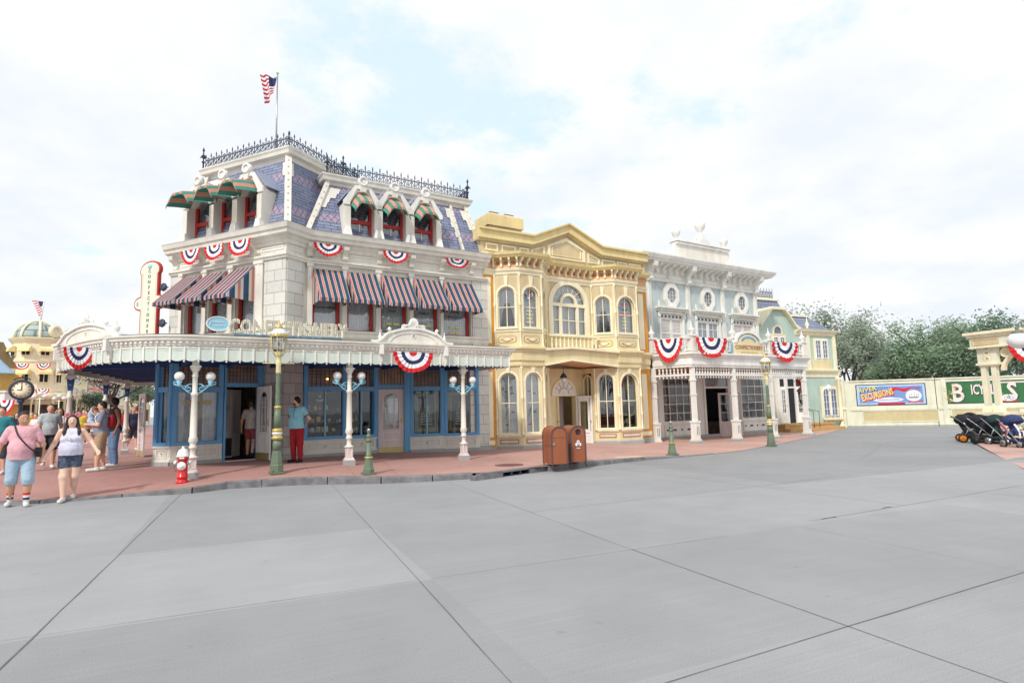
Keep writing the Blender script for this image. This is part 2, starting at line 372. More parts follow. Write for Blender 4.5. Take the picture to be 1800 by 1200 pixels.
 def build(s,name,parent=None,label=None,cat=None,group=None,kind=None,org=None,local=False):
  v = np.array(s.v,float)
  if len(v) == 0: return None
  if local: o = Vector((0,0,0))
  elif parent is not None: o = Vector(WORLD.get(parent.name,(0,0,0)))
  elif org is not None: o = Vector(org)
  else: o = Vector(((v[:,0].min()+v[:,0].max())/2,(v[:,1].min()+v[:,1].max())/2,v[:,2].min()))
  v = v - np.array(o)
  me = bpy.data.meshes.new(name); me.from_pydata([tuple(p) for p in v],[],s.f)
  for m in s.mats: me.materials.append(m)
  me.polygons.foreach_set('material_index',s.m); me.polygons.foreach_set('use_smooth',s.sm)
  uv = me.uv_layers.new(name='UVMap'); flat = [c for f in s.uv for p in f for c in p]
  uv.data.foreach_set('uv',flat); me.update()
  ob = bpy.data.objects.new(name,me); COL.objects.link(ob)
  if parent is not None:
   ob.parent = parent; WORLD[ob.name] = tuple(o)
  else: ob.location = o; WORLD[ob.name] = tuple(o)
  tag(ob,label,cat,group,kind)
  return ob
WORLD = {}
def tag(o,label=None,cat=None,group=None,kind=None):
 if label: o['label'] = label
 if cat: o['category'] = cat
 if group: o['group'] = group
 if kind: o['kind'] = kind
 return o
def empty(name,loc,label,cat,group=None,rz=0.0):
 o = bpy.data.objects.new(name,None); o.empty_display_size = 0.2; COL.objects.link(o); o.location = loc; o.rotation_euler[2] = R_(rz)
 WORLD[o.name] = tuple(loc); return tag(o,label,cat,group)
KIDS = {}
def copy_tree(o,loc=None,rz=None,label=None,scale=None,parent=None):
 c = o.copy(); COL.objects.link(c)
 if parent is not None: c.parent = parent
 if loc is not None: c.location = loc
 if rz is not None: c.rotation_euler[2] = R_(rz)
 if scale is not None: c.scale = (scale,)*3 if not hasattr(scale,'__len__') else scale
 if label: c['label'] = label
 for ch in [x for x in COL.objects if x.parent == o and x != c]: copy_tree(ch,parent=c)
 return c
def text_mesh(txt,size,extrude,m,T,mb,bold=0.0,align='CENTER',sx=1.0,spacing=1.0):
 """adds lettering to a mesh builder; the writing stands in the local x-z plane facing -y"""
 cu = bpy.data.curves.new('lettering','FONT'); cu.body = txt; cu.size = size; cu.extrude = extrude; cu.offset = bold; cu.align_x = align; cu.align_y = 'CENTER'
 cu.space_character = spacing; cu.resolution_u = 2
 ob = bpy.data.objects.new('lettering',cu); COL.objects.link(ob)
 dg = bpy.context.evaluated_depsgraph_get(); me = bpy.data.meshes.new_from_object(ob.evaluated_get(dg))
 TT = T @ Matrix.Rotation(R_(90),4,'X') @ Matrix.Diagonal((sx,1,1,1))
 k = len(mb.v)
 for v in me.vertices: mb.v.append(tuple(TT @ v.co))
 mi = mb.mi(m)
 for p in me.polygons: mb.f.append(tuple(k+i for i in p.vertices)); mb.m.append(mi); mb.uv.append([(0,0)]*len(p.vertices)); mb.sm.append(False)
 bpy.data.objects.remove(ob); bpy.data.curves.remove(cu); bpy.data.meshes.remove(me)
def arch(x0,x1,z0,zs,n=10,rise=None):
 """outline of an opening with a round head: from bottom left counter-clockwise"""
 c,r = (x0+x1)/2,(x1-x0)/2; rise = rise or r
 return [(x0,z0),(x1,z0)] + [(c+r*math.cos(math.pi*i/n),zs+rise*math.sin(math.pi*i/n)) for i in range(n+1)]
# ================================================================== ground
def road_material():
 m = bpy.data.materials.new('concrete_slabs'); m.use_nodes = True
 n,l = m.node_tree.nodes,m.node_tree.links; b = n['Principled BSDF']; b.inputs['Roughness'].default_value = 0.75
 b.inputs['Specular IOR Level'].default_value = 0.3
 geo = n.new('ShaderNodeNewGeometry'); mp = n.new('ShaderNodeMapping'); mp.vector_type = 'POINT'; mp.inputs['Rotation'].default_value = (0,0,R_(-JA))
 l.new(geo.outputs['Position'],mp.inputs[0]); sp = n.new('ShaderNodeSeparateXYZ'); l.new(mp.outputs[0],sp.inputs[0])
 def ident(sock,offs):
  prev = None
  for o in offs:
   g = n.new('ShaderNodeMath'); g.operation = 'GREATER_THAN'; g.inputs[1].default_value = o; l.new(sock,g.inputs[0])
   if prev is None: prev = g
   else:
    a = n.new('ShaderNodeMath'); a.operation = 'ADD'; l.new(prev.outputs[0],a.inputs[0]); l.new(g.outputs[0],a.inputs[1]); prev = a
  return prev
 i1,i2 = ident(sp.outputs[0],JX),ident(sp.outputs[1],JY)
 cv = n.new('ShaderNodeCombineXYZ'); l.new(i1.outputs[0],cv.inputs[0]); l.new(i2.outputs[0],cv.inputs[1]); cv.inputs[2].default_value = 0.5
 wn = n.new('ShaderNodeTexWhiteNoise'); l.new(cv.outputs[0],wn.inputs['Vector'])
 r1 = n.new('ShaderNodeMapRange'); r1.inputs[3].default_value = 0.9; r1.inputs[4].default_value = 1.1; l.new(wn.outputs[0],r1.inputs[0])
 def nz(scale,sx=(1,1,1),det=6,lo=0.9,hi=1.1,rot=0,f0=0.3,f1=0.7):
  q = n.new('ShaderNodeMapping'); q.inputs['Scale'].default_value = sx; q.inputs['Rotation'].default_value = (0,0,R_(rot)); l.new(mp.outputs[0],q.inputs[0])
  t = n.new('ShaderNodeTexNoise'); t.inputs['Scale'].default_value = scale; t.inputs['Detail'].default_value = det; l.new(q.outputs[0],t.inputs['Vector'])
  r = n.new('ShaderNodeMapRange'); r.inputs[1].default_value = f0; r.inputs[2].default_value = f1; r.inputs[3].default_value = lo; r.inputs[4].default_value = hi; l.new(t.outputs[0],r.inputs[0]); return r,t
 big,_ = nz(0.25,lo=0.9,hi=1.08)
 st_,_ = nz(0.9,det=8,lo=0.965,hi=1.0,f0=0.34,f1=0.46)
 gum,_ = nz(14,det=1,lo=0.78,hi=1.0,f0=0.185,f1=0.215)
 mid,_ = nz(1.7,lo=0.96,hi=1.03)
 broom,bt = nz(1.0,(0.7,42,1),4,0.955,1.035)
 fine,ft = nz(110,lo=0.84,hi=1.13)
 spots,_ = nz(6,det=2,lo=0.86,hi=1.0,f0=0.22,f1=0.3)
 prev = r1
 for q in (big,st_,gum,mid,broom,fine,spots):
  a = n.new('ShaderNodeMath'); a.operation = 'MULTIPLY'; l.new(prev.outputs[0],a.inputs[0]); l.new(q.outputs[0],a.inputs[1]); prev = a
 sc = n.new('ShaderNodeVectorMath'); sc.operation = 'SCALE'; sc.inputs[0].default_value = L(152,153,155)[:3]; l.new(prev.outputs[0],sc.inputs['Scale'])
 l.new(sc.outputs[0],b.inputs['Base Color'])
 bp = n.new('ShaderNodeBump'); bp.inputs['Strength'].default_value = 0.25; bp.inputs['Distance'].default_value = 0.01
 l.new(ft.outputs[0],bp.inputs['Height']); l.new(bp.outputs[0],b.inputs['Normal'])
 return m
JA = 24.5
def rot2(p,a): c,s_ = math.cos(R_(a)),math.sin(R_(a)); return (p[0]*c-p[1]*s_,p[0]*s_+p[1]*c)
# joint offsets in the slab grid's own axes (x along JA, y across), from the lines in the photograph
def jx(px,py): return rot2(G(px,py,False)[:2],-JA)[0]
def jy(px,py): return rot2(G(px,py,False)[:2],-JA)[1]
JX = sorted([jx(190,990),jx(660,930),jx(860,870),jx(1300,1030),jx(1300,840),jx(1180,870)+20])
JY = sorted([jy(700,1027),jy(1490,1100),jy(1110,880),jy(1640,820),jy(1560,893)])
dd = lambda v: [x for i,x in enumerate(v) if i == 0 or x-v[i-1] > 1.2]
JX,JY = dd(JX),dd(JY)
M['road'] = road_material()
def lin(a,b,st):
 n = max(1,int(round((b-a)/st))); return [a+(b-a)*i/n for i in range(n+1)]
mb = MB()
xs = [-1500,-500,-150,-60]+lin(-40,-1,3)+lin(0,14,0.5)+lin(16,60,4)+[150,500,1500]
ys = [-300,-60,-20]+lin(-10,12,2)+lin(13,24,0.5)+lin(26,60,4)+[150,500,1500]
mb.grid([[(x,y,zroad(x,y)) for x in xs] for y in ys],'road')
mb.build('road',kind='structure',org=(0,0,0))
# joints between slabs: thin dark seams
M['seam'] = mat('joint_filler',(112,112,114),0.9,var=0.2,scale=6)
M['tarseam'] = mat('dark_tar',(58,58,62),0.8)
mb = MB()
def seam(a,b,w,m='seam',pav=False,wob=0.006,lift=0.004):
 n = max(2,int(math.hypot(b[0]-a[0],b[1]-a[1])/0.6)); pl,pr = [],[]
 dx,dy = b[0]-a[0],b[1]-a[1]; ln = math.hypot(dx,dy); nx,ny = -dy/ln,dx/ln
 rows = []
 for i in range(n+1):
  t = i/n; x,y = a[0]+dx*t+nx*random.uniform(-wob,wob),a[1]+dy*t+ny*random.uniform(-wob,wob)
  ww = w*random.uniform(0.2,0.5)/2
  rows.append([(x-nx*ww,y-ny*ww,(zpav if pav else zroad)(x,y)+lift),(x+nx*ww,y+ny*ww,(zpav if pav else zroad)(x,y)+lift)])
 mb.grid(rows,m,smooth=False)
def gr(px,py): return G(px,py,False)[:2]
def ext(p,q,k0=0.0,k1=0.0):
 a,b = gr(*p),gr(*q); dx,dy = b[0]-a[0],b[1]-a[1]
 return (a[0]-dx*k0,a[1]-dy*k0),(b[0]+dx*k1,b[1]+dy*k1)
for p,q,w,k0,k1 in [((580,848),(900,1200),0.022,0.0,1.2),((320,867),(60,1118),0.03,0.0,1.0),((60,1118),(735,1020),0.014,1.0,0),
    ((735,1020),(1115,965),0.012,0,0.55),((790,848),(1110,965),0.016,0.0,0),((1110,965),(1490,1100),0.02,0,0.9),
    ((1170,1200),(1800,1005),0.022,0.8,1.0),((935,900),(1300,858),0.02,0,0.05),((1330,855),(1645,814),0.016,0,0.0),
    ((1090,824),(1590,888),0.02,0,0.0),((1590,888),(1800,852),0.02,0,0.5),((90,885),(0,922),0.012,0,0.5),
    ((1590,888),(1420,916),0.018,0,0),((0,925),(330,884),0.008,0,0),((1410,926),(1800,1004),0.01,0,0.5),((1735,866),(1800,873),0.02,0,1),((1510,808),(1550,782),0.02,0,0)]:
 a,b = ext(p,q,k0,k1); seam(a,b,w)
for q_ in [[(250,935),(300,930),(352,936)],[(1020,880),(1060,872),(1100,875)]]:
 for a_,b_ in zip(q_[:-1],q_[1:]): seam(gr(*a_),gr(*b_),0.009,'seam',wob=0.02)
seam(*ext((1445,912),(1470,908)),0.06,'tarseam'); seam(*ext((1550,893),(1566,890)),0.05,'tarseam')
mb.build('road_joint',kind='structure',org=(0,0,0))
# pavement: red tinted concrete, kerb on its edge that dies out to the right
def pav_material():
 m = bpy.data.materials.new('red_concrete_paving'); m.use_nodes = True
 n,l = m.node_tree.nodes,m.node_tree.links; b = n['Principled BSDF']; b.inputs['Roughness'].default_value = 0.8
 geo = n.new('ShaderNodeNewGeometry')
 def nz(scale,lo,hi,det=6):
  t = n.new('ShaderNodeTexNoise'); t.inputs['Scale'].default_value = scale; t.inputs['Detail'].default_value = det; l.new(geo.outputs['Position'],t.inputs['Vector'])
  r = n.new('ShaderNodeMapRange'); r.inputs[1].default_value = 0.3; r.inputs[2].default_value = 0.7; r.inputs[3].default_value = lo; r.inputs[4].default_value = hi; l.new(t.outputs[0],r.inputs[0]); return r,t
 a,_ = nz(0.5,0.88,1.1); c,_ = nz(4,0.95,1.05); d,ft = nz(120,0.86,1.12)
 x = n.new('ShaderNodeMath'); x.operation = 'MULTIPLY'; l.new(a.outputs[0],x.inputs[0]); l.new(c.outputs[0],x.inputs[1])
 y = n.new('ShaderNodeMath'); y.operation = 'MULTIPLY'; l.new(x.outputs[0],y.inputs[0]); l.new(d.outputs[0],y.inputs[1])
 # the red gets paler towards the right-hand end
 sp = n.new('ShaderNodeSeparateXYZ'); l.new(geo.outputs['Position'],sp.inputs[0])
 mr = n.new('ShaderNodeMapRange'); mr.inputs[1].default_value = -9; mr.inputs[2].default_value = 9; l.new(sp.outputs[0],mr.inputs[0])
 cm = n.new('ShaderNodeMix'); cm.data_type = 'RGBA'; cm.inputs[6].default_value = L(170,126,118); cm.inputs[7].default_value = L(192,156,144); l.new(mr.outputs[0],cm.inputs[0])
 sc = n.new('ShaderNodeVectorMath'); sc.operation = 'SCALE'; l.new(cm.outputs[2],sc.inputs[0]); l.new(y.outputs[0],sc.inputs['Scale'])
 l.new(sc.outputs[0],b.inputs['Base Color'])
 bp = n.new('ShaderNodeBump'); bp.inputs['Strength'].default_value = 0.3; bp.inputs['Distance'].default_value = 0.01; l.new(ft.outputs[0],bp.inputs['Height']); l.new(bp.outputs[0],b.inputs['Normal'])
 return m
M['pav'] = pav_material()
KPX = [(0,882),(70,880),(130,876),(215,868),(338,856),(400,846),(460,842),(530,838),(620,838),(670,838),(760,835),(860,829),(900,825),(990,816),(1110,805),(1220,800),(1290,793),(1350,783),(1410,771),(1450,762),(1486,752)]
kp = [G(*p)[:2] for p in KPX]
kp = [(kp[0][0]-30,kp[0][1]-3),(kp[0][0]-8,kp[0][1]-0.6)]+kp
# smooth the survey points
def resample(pts,st=0.4):
 out = []
 n = len(pts)
 for i in range(n-1):
  p0,p1,p2,p3 = pts[max(i-1,0)],pts[i],pts[i+1],pts[min(i+2,n-1)]
  k = max(1,int(math.hypot(p2[0]-p1[0],p2[1]-p1[1])/st))
  for j in range(k):
   t = j/k; out.append(tuple(0.5*((2*p1[c])+(-p0[c]+p2[c])*t+(2*p0[c]-5*p1[c]+4*p2[c]-p3[c])*t*t+(-p0[c]+3*p1[c]-3*p2[c]+p3[c])*t**3) for c in (0,1)))
 out.append(pts[-1]); return out
kk = resample(kp)
mb = MB()
rows = []
for t in [0,0.02,0.05,0.1,0.16,0.24,0.34,0.46,0.6,0.8,1.0]:
 r = []
 for i,(x,y) in enumerate(kk):
  far = (x+6+0.0*y if x > -14 else x-4,75.0)
  bx,by = x*(1-t)+far[0]*t,y*(1-t)+far[1]*t
  r.append((bx,by,zpav(bx,by)))
 rows.append(r)
mb.grid(rows,'pav',smooth=False)
mb.build('pavement',kind='structure',org=(0,0,0))
M['kerb'] = mat('kerb_stone',(120,118,120),0.85,var=0.3,scale=5,bump=0.4,bscale=30)
mb = MB()
def zk(x,y): return zpav(x,y)+0.004
# kerb stones about 1.1 m long with small gaps
acc,start = 0.0,0
stones = []
for i in range(1,len(kk)):
 acc += math.hypot(kk[i][0]-kk[i-1][0],kk[i][1]-kk[i-1][1])
 if acc > 0.9 or i == len(kk)-1: stones.append(kk[start:i+1]); start,acc = i,0.0
inlet = G(905,826)[:2]
for stn in stones:
 if len(stn) < 2: continue
 hh = zpav(*stn[0])-zroad(*stn[0])
 if hh < 0.02 and stn[0][0] > 5: continue
 m0 = sum(p[0] for p in stn)/len(stn),sum(p[1] for p in stn)/len(stn)
 if math.hypot(m0[0]-inlet[0],m0[1]-inlet[1]) < 0.6: continue
 e = 0.012; a,b = stn[0],stn[-1]; ln = math.hypot(b[0]-a[0],b[1]-a[1]); ux,uy = (b[0]-a[0])/ln,(b[1]-a[1])/ln
 pts = [(a[0]+ux*e,a[1]+uy*e)]+stn[1:-1]+[(b[0]-ux*e,b[1]-uy*e)]
 rows = []
 for (x,y) in pts:
  nx,ny = uy,-ux
  rows.append([(x+nx*0.0,y+ny*0.0,zroad(x,y)-0.05),(x+nx*0.03,y+ny*0.03,zroad(x,y)+0.0),(x+nx*0.02,y+ny*0.02,zk(x,y)-0.025),(x-nx*0.005,y-ny*0.005,zk(x,y)),(x-nx*0.16,y-ny*0.16,zk(x,y)+0.0005),(x-nx*0.16,y-ny*0.16,zk(x,y)-0.05)])
 mb.grid(rows,'kerb',smooth=False,caps=True)
mb.build('kerb',kind='structure',org=(0,0,0))
# drain inlet in the kerb
mb = MB()
g0 = G(884,828)[:2]; g1 = G(930,822)[:2]; ang = math.degrees(math.atan2(g1[1]-g0[1],g1[0]-g0[0])); fr = Fr(g0,ang); T = Tm(fr); ln = math.hypot(g1[0]-g0[0],g1[1]-g0[1])
z0 = zroad(*g0)
mb.box(-0.7,ln+0.7,-0.16,0.0,z0+0.1,z0+0.137,'kerb',T)
mb.box(-0.35,ln+0.35,-0.5,-0.4,z0-0.3,z0+0.1,'dark',T)
for i in range(4): mb.box(ln*i/3-0.02,ln*i/3+0.02,-0.12,0.0,z0,z0+0.1,'iron',T)
mb.box(-0.87,-0.02,-0.16,0.02,z0-0.02,z0+0.1,'kerb',T); mb.box(ln+0.02,ln+0.72,-0.16,0.02,z0-0.02,z0+0.1,'kerb',T)
tag(mb.build('storm_drain'),'dark storm drain slot with bars in the kerb left of the brown bins','drain')
# pavement seams, cover
mb = MB()
M['pseam'] = mat('paving_joint',(112,78,76),0.9,var=0)
def pseam(p,q,w=0.012): seam(G(*p)[:2],G(*q)[:2],w,'pseam',True,0.002,0.004)
for p,q in [((532,812),(548,838)),((665,802),(700,836)),((375,848),(300,812)),((180,852),(120,876)),((860,792),(905,824)),((1060,785),(1110,804)),((1180,780),(1225,799)),((480,825),(1100,793)),((200,840),(480,825)),((1000,790),(1045,810)),((600,812),(625,837))]: pseam(p,q)
mb.build('paving_joint',kind='structure',org=(0,0,0))
mb = MB()
c = G(895,817); mb.lathe([(0.0,0.0),(0.36,0.0),(0.36,0.006),(0.34,0.006),(0.335,0.003),(0.0,0.003)],M['pav'],Matrix.Translation((c[0],c[1],c[2])),28)
mb.lathe([(0.33,0.003),(0.36,0.0075),(0.37,0.007),(0.38,0.0)],'pseam',Matrix.Translation((c[0],c[1],c[2]+0.001)),28)
tag(mb.build('manhole_cover'),'round red manhole cover in the pavement left of the brown bins','manhole cover')
mb = MB()
c = G(1097,803.5); mb.box(-0.55,0.55,-0.2,0.2,0,0.008,'tan',Tm(Fr(c[:2],14),0,0,c[2]))
tag(mb.build('utility_cover'),'flat tan rectangular cover in the pavement right of the brown bins','utility cover')
# right-hand pavement patch
mb = MB()
rp = [G(1720,783,False),(17.0,21.5,0),G(1800,790,False),(19,17.0,0),G(1800,823,False),G(1765,800,False)]
pp = [G(1715,780,False)[:2],G(1752,800,False)[:2],G(1800,824,False)[:2],(13.5,10.0),(30,10.0),(40,24.0),(17.6,22.8)]
zz = zroad(16,20)+0.012
mb.face([(x,y,max(zz,zroad(x,y)+0.012)) for x,y in pp],'pav')
mb.build('pavement',kind='structure',org=(0,0,0))
# ================================================================== reusable pieces
def window(parent,T,x0,x1,z0,z1,d,frame='red',fw=0.07,curtain='lace',mull=0,bars=0,shade=0.0,backdepth=0.5,name='window',archtop=False,glassm='glass',bar_m=None,bw=0.022,style=None):
 """window set at depth d (front of its frame): frame > pane, curtain"""
 mb = MB(); n = 10
 if archtop:
  zs = z1-(x1-x0)/2; o = arch(x0,x1,z0,zs,n); i = arch(x0+fw,x1-fw,z0+fw,zs,n); mb.ring(o,i,d-0.07,d,frame,T)
 else:
  mb.box(x0,x0+fw,d-0.07,d,z0,z1,frame,T); mb.box(x1-fw,x1,d-0.07,d,z0,z1,frame,T)
  mb.box(x0+fw,x1-fw,d-0.07,d-0.002,z1-fw*1.3,z1,frame,T); mb.box(x0+fw,x1-fw,d-0.07,d-0.002,z0,z0+fw,frame,T)
 bm = bar_m or frame
 for k in range(mull):
  x = x0+(x1-x0)*(k+1)/(mull+1); mb.box(x-bw,x+bw,d-0.06,d-0.015,z0+fw,z1-fw*(0.9 if not archtop else 1.1),bm,T)
 for k in range(bars):
  z = z0+(z1-z0)*(k+1)/(bars+1); mb.box(x0+fw,x1-fw,d-0.058,d-0.018,z-bw,z+bw,bm,T)
 w = mb.build(name,parent)
 g = MB()
 if archtop: zs = z1-(x1-x0)/2; pl = arch(x0+fw*0.5,x1-fw*0.5,z0+fw*0.5,zs,n); g.face([(a,-(d-0.045),b) for a,b in pl],glassm,T)
 else: g.face([(x0+fw*0.5,-(d-0.045),z0+fw*0.5),(x1-fw*0.5,-(d-0.045),z0+fw*0.5),(x1-fw*0.5,-(d-0.045),z1-fw*0.5),(x0+fw*0.5,-(d-0.045),z1-fw*0.5)],glassm,T)
 g.build('pane',w)
 if curtain:
  c = MB(); dd = d-0.16
  def drape(a,b,za,zb,m='lace',amp=0.02,per=0.09,hem=None):
   k = max(4,int((b-a)/0.03)); rows = [[],[]]
   for i in range(k+1):
    x = a+(b-a)*i/k; y = -(dd+amp*math.sin(2*math.pi*x/per)); zz = za if hem is None else hem((x-a)/(b-a))
    rows[0].append((x,y,zz)); rows[1].append((x,y,zb))
   c.grid(rows,m,T,smooth=True)
  h = z1-z0
  if curtain == 'lace': drape(x0,x1,z0,z1)
  elif curtain == 'top':   # scalloped lace valance, plain net below
   drape(x0,x1,z0,z1-h*0.34,amp=0.012)
   n2 = 5
   drape(x0,x1,0,z1,'lace2',0.01,0.2,hem=lambda t: z1-h*(0.30+0.06*abs(math.sin(math.pi*t*n2))))
  elif curtain == 'tied':
   mid = (x0+x1)/2
   for sgn,e in ((1,x0),(-1,x1)):
    k = 10; rows = []
    for i in range(k+1):
     t = i/k; z = z0+(h*0.72)*t; wdt = (x1-x0)*(0.10+0.34*t**1.7) if t > 0.02 else (x1-x0)*0.16
     rows.append([(e+sgn*wdt*j/8,-(dd+0.015*math.sin(j*2.4)),z) for j in range(9)])
    c.grid(rows,'lace',T)
   drape(x0,x1,0,z1,'lace',0.01,0.15,hem=lambda t: z1-h*(0.36+0.03*abs(math.sin(math.pi*t*4))))
  elif curtain == 'half': drape(x0,x1,z0,z0+h*0.93,amp=0.02)
  c.build('curtain',w)
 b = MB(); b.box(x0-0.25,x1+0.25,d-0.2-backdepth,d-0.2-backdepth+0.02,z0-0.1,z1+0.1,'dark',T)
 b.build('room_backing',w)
 return w
M['lace2'] = mat('patterned_lace',(200,202,206),0.9,var=0.35,scale=26)
M['dim_shop'] = mat('dim_glazed_shop',(84,70,60),0.5,var=0.3,scale=1)
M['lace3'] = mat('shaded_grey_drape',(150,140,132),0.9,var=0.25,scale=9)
def bunting(loc,rz,w,h,label,group,ratio=None,fold=0.5):
 mb = MB(); nt,nr = 49,11; rb = random.Random(int((loc[0]+loc[1])*97)); pa_,ph_,sw_ = rb.uniform(.6,1.6),rb.random()*6,rb.uniform(-.05,.05)
 stops = [0,0.2,0.22,0.42,0.44,0.6,0.62,0.8,0.82,0.93,1.0]
 def colr(i,j):
  r = (stops[i]+stops[i+1])/2
  return 'bred' if r < 0.21 else 'bwhite' if r < 0.43 else 'bnavy' if r < 0.61 else 'bwhite' if r < 0.81 else 'bred'
 for side,off in ((1,0.0),(-1,0.006)):
  rows = []
  for i,s_ in enumerate(stops):
   r = []
   for j in range(nt):
    a = math.pi+math.pi*j/(nt-1); pl = (0.03*math.sin(j*math.pi*0.5)+.02*math.sin(j*.31+ph_))*s_*pa_
    sc = 1+0.012*math.cos(j*math.pi*0.5)*(s_ > 0.9)
    x = w/2*s_*sc*math.cos(a)
    z = h*s_*sc*math.sin(a)*(1+.04*math.sin(j*.23+ph_)*s_)+sw_*x*s_*.5
    y = -0.035*s_-pl*0.8+off
    r.append((x,y,z))
   rows.append(r)
  if side < 0: rows = [r[::-1] for r in rows]
  mb.grid(rows,colr)
 o = mb.build('bunting',label=label,cat='bunting',group=group,org=(0,0,0))
 o.location = loc; o.rotation_euler[2] = R_(rz)
 return o
def awning(parent,T,x0,x1,z0,z1,d0,out,n,cols,val=0.13,sides=True,name='awning',flare=0.0):
 """sloping striped blind; n stripes; cols = repeating (material, relative width)"""
 mb = MB(); tot = 0; seq = []; sag_ = random.uniform(-.01,.035); out += random.uniform(-.03,.03); z0 += random.uniform(-.015,.015)
 pat = cols*n
 for m,w in pat: seq.append((m,w)); tot += w
 x = x0; k = (x1-x0)/tot
 for m,w in seq:
  a,b = x,x+w*k; x = b
  # two rows to let the cloth sag a little
  pr = [(d0,z1),(d0+out*0.5,(z0+z1)/2-sag_),(d0+out,z0)]
  rows = [[(a,-p[0],p[1]),(b,-p[0],p[1])] for p in pr]
  mb.grid(rows,m,T,smooth=False)
  mb.grid([[(p[0],p[1]+0.008,p[2]-0.008) for p in r][::-1] for r in rows],m,T,smooth=False)
 # valance with scallops
 ns = max(6,int((x1-x0)/0.11)); x = x0; edge = []
 acc = 0
 def colat(xx):
  t = (xx-x0)/k; s_ = 0
  for m,w in seq:
   s_ += w
   if t <= s_+1e-6: return m
  return seq[-1][0]
 st = int((x1-x0)/0.02)
 for i in range(st):
  a,b = x0+(x1-x0)*i/st,x0+(x1-x0)*(i+1)/st
  fa = abs(math.sin(math.pi*ns*i/st)); fb = abs(math.sin(math.pi*ns*(i+1)/st))
  za,zb = z0-val*(0.7+0.3*fa),z0-val*(0.7+0.3*fb)
  m = colat((a+b)/2)
  mb.face([(a,-(d0+out),za),(b,-(d0+out),zb),(b,-(d0+out),z0),(a,-(d0+out),z0)],m,T)
  mb.face([(a,-(d0+out)+0.006,z0),(b,-(d0+out)+0.006,z0),(b,-(d0+out)+0.006,zb),(a,-(d0+out)+0.006,za)],'awcream',T)
 if sides:
  for e,sg in ((x0,1),(x1,-1)):
   st = 10
   for i in range(st):
    a,b = i/st,(i+1)/st; m = cols[i % len(cols)][0]
    da,db = d0+out*a,d0+out*b; ta,tb = z1+(z0-z1)*a,z1+(z0-z1)*b
    zz = z0-val*0.8
    mb.face([(e,-da,zz),(e,-db,zz),(e,-db,tb),(e,-da,ta)],m,T)
 # tubular frame inside
 fr = 'iron'
 mb.tube([(x0+0.02,-d0,z0-0.01),(x0+0.02,-(d0+out)+0.02,z0-0.01),(x1-0.02,-(d0+out)+0.02,z0-0.01),(x1-0.02,-d0,z0-0.01)],0.012,fr,T,5)
 return mb.build(name,parent)
def cresting(mb,fr,u0,u1,d,z,h=0.52,m='iron'):
 T = Tm(fr,0,d,z); n = max(1,int(round((u1-u0)/0.26))); st = (u1-u0)/n
 mb.box(u0,u1,-0.015,0.015,0.04,0.065,m,T); mb.box(u0,u1,-0.012,0.012,h*0.62,h*0.66,m,T)
 for i in range(n+1):
  x = u0+st*i
  mb.tube([(x,0,0),(x,0,h*0.95)],0.018,m,T,4)
  mb.lathe([(0.001,h*0.86),(0.032,h*0.93),(0.012,h*0.98),(0.02,h*1.02),(0.001,h*1.12)],m,T,5,x,0)
  if i < n:
   c = x+st/2
   for q in (-1,1):
    pts = [(c+q*st*0.42,0,0.06),(c+q*st*0.15,0,h*0.2),(c+q*st*0.36,0,h*0.36),(c+q*st*0.1,0,h*0.5),(c+q*st*0.3,0,h*0.66),(c+q*st*0.12,0,h*0.78)]
    mb.tube(pts,0.015,m,T,4)
   mb.tube([(c,0,0.04),(c,0,h*0.82)],0.014,m,T,4)
def finial_spike(mb,p,h,m='iron',s=1.0):
 T = Matrix.Translation(p)
 mb.lathe([(0.03*s,0),(0.03*s,h*0.3),(0.07*s,h*0.36),(0.025*s,h*0.42),(0.025*s,h*0.5),(0.1*s,h*0.6),(0.03*s,h*0.68),(0.02*s,h*0.8),(0.05*s,h*0.86),(0.005,h)],m,T,8)
 for a in (0,90): mb.tube([(-0.14*s*math.cos(R_(a)),-0.14*s*math.sin(R_(a)),h*0.55),(0,0,h*0.6),(0.14*s*math.cos(R_(a)),0.14*s*math.sin(R_(a)),h*0.55)],0.016,m,T,4)
def urn(mb,p,s,m='white2'):
 mb.lathe([(0.10*s,0),(0.10*s,0.05*s),(0.04*s,0.09*s),(0.05*s,0.14*s),(0.17*s,0.28*s),(0.2*s,0.42*s),(0.19*s,0.47*s),(0.08*s,0.52*s),(0.045*s,0.6*s),(0.02*s,0.68*s),(0.045*s,0.74*s),(0.004,0.86*s)],m,Matrix.Translation(p),12)
def bracket(mb,T,x,w,z0,z1,d0,out,m):
 """console bracket: S profile"""
 h = z1-z0
 pr = [(d0,z0),(d0+out*0.3,z0),(d0+out*0.42,z0+h*0.12),(d0+out*0.34,z0+h*0.25),(d0+out*0.3,z0+h*0.45),(d0+out*0.55,z0+h*0.6),(d0+out*0.95,z0+h*0.72),(d0+out,z0+h*0.9),(d0+out*0.98,z1),(d0,z1)]
 a = [(x-w/2,-p[0],p[1]) for p in pr]; b = [(x+w/2,-p[0],p[1]) for p in pr]
 mb.face(a,m,T); mb.face(b[::-1],m,T)
 for i in range(len(pr)-1): mb.face([a[i+1],a[i],b[i],b[i+1]][::-1],m,T)
def panel(mb,T,x0,x1,z0,z1,d,m,w=0.035,h=0.02):
 """raised moulding rectangle"""
 mb.box(x0,x1,d,d+h,z1-w,z1,m,T); mb.box(x0,x1,d,d+h,z0,z0+w,m,T)
 mb.box(x0,x0+w,d,d+h,z0+w,z1-w,m,T); mb.box(x1-w,x1,d,d+h,z0+w,z1-w,m,T)
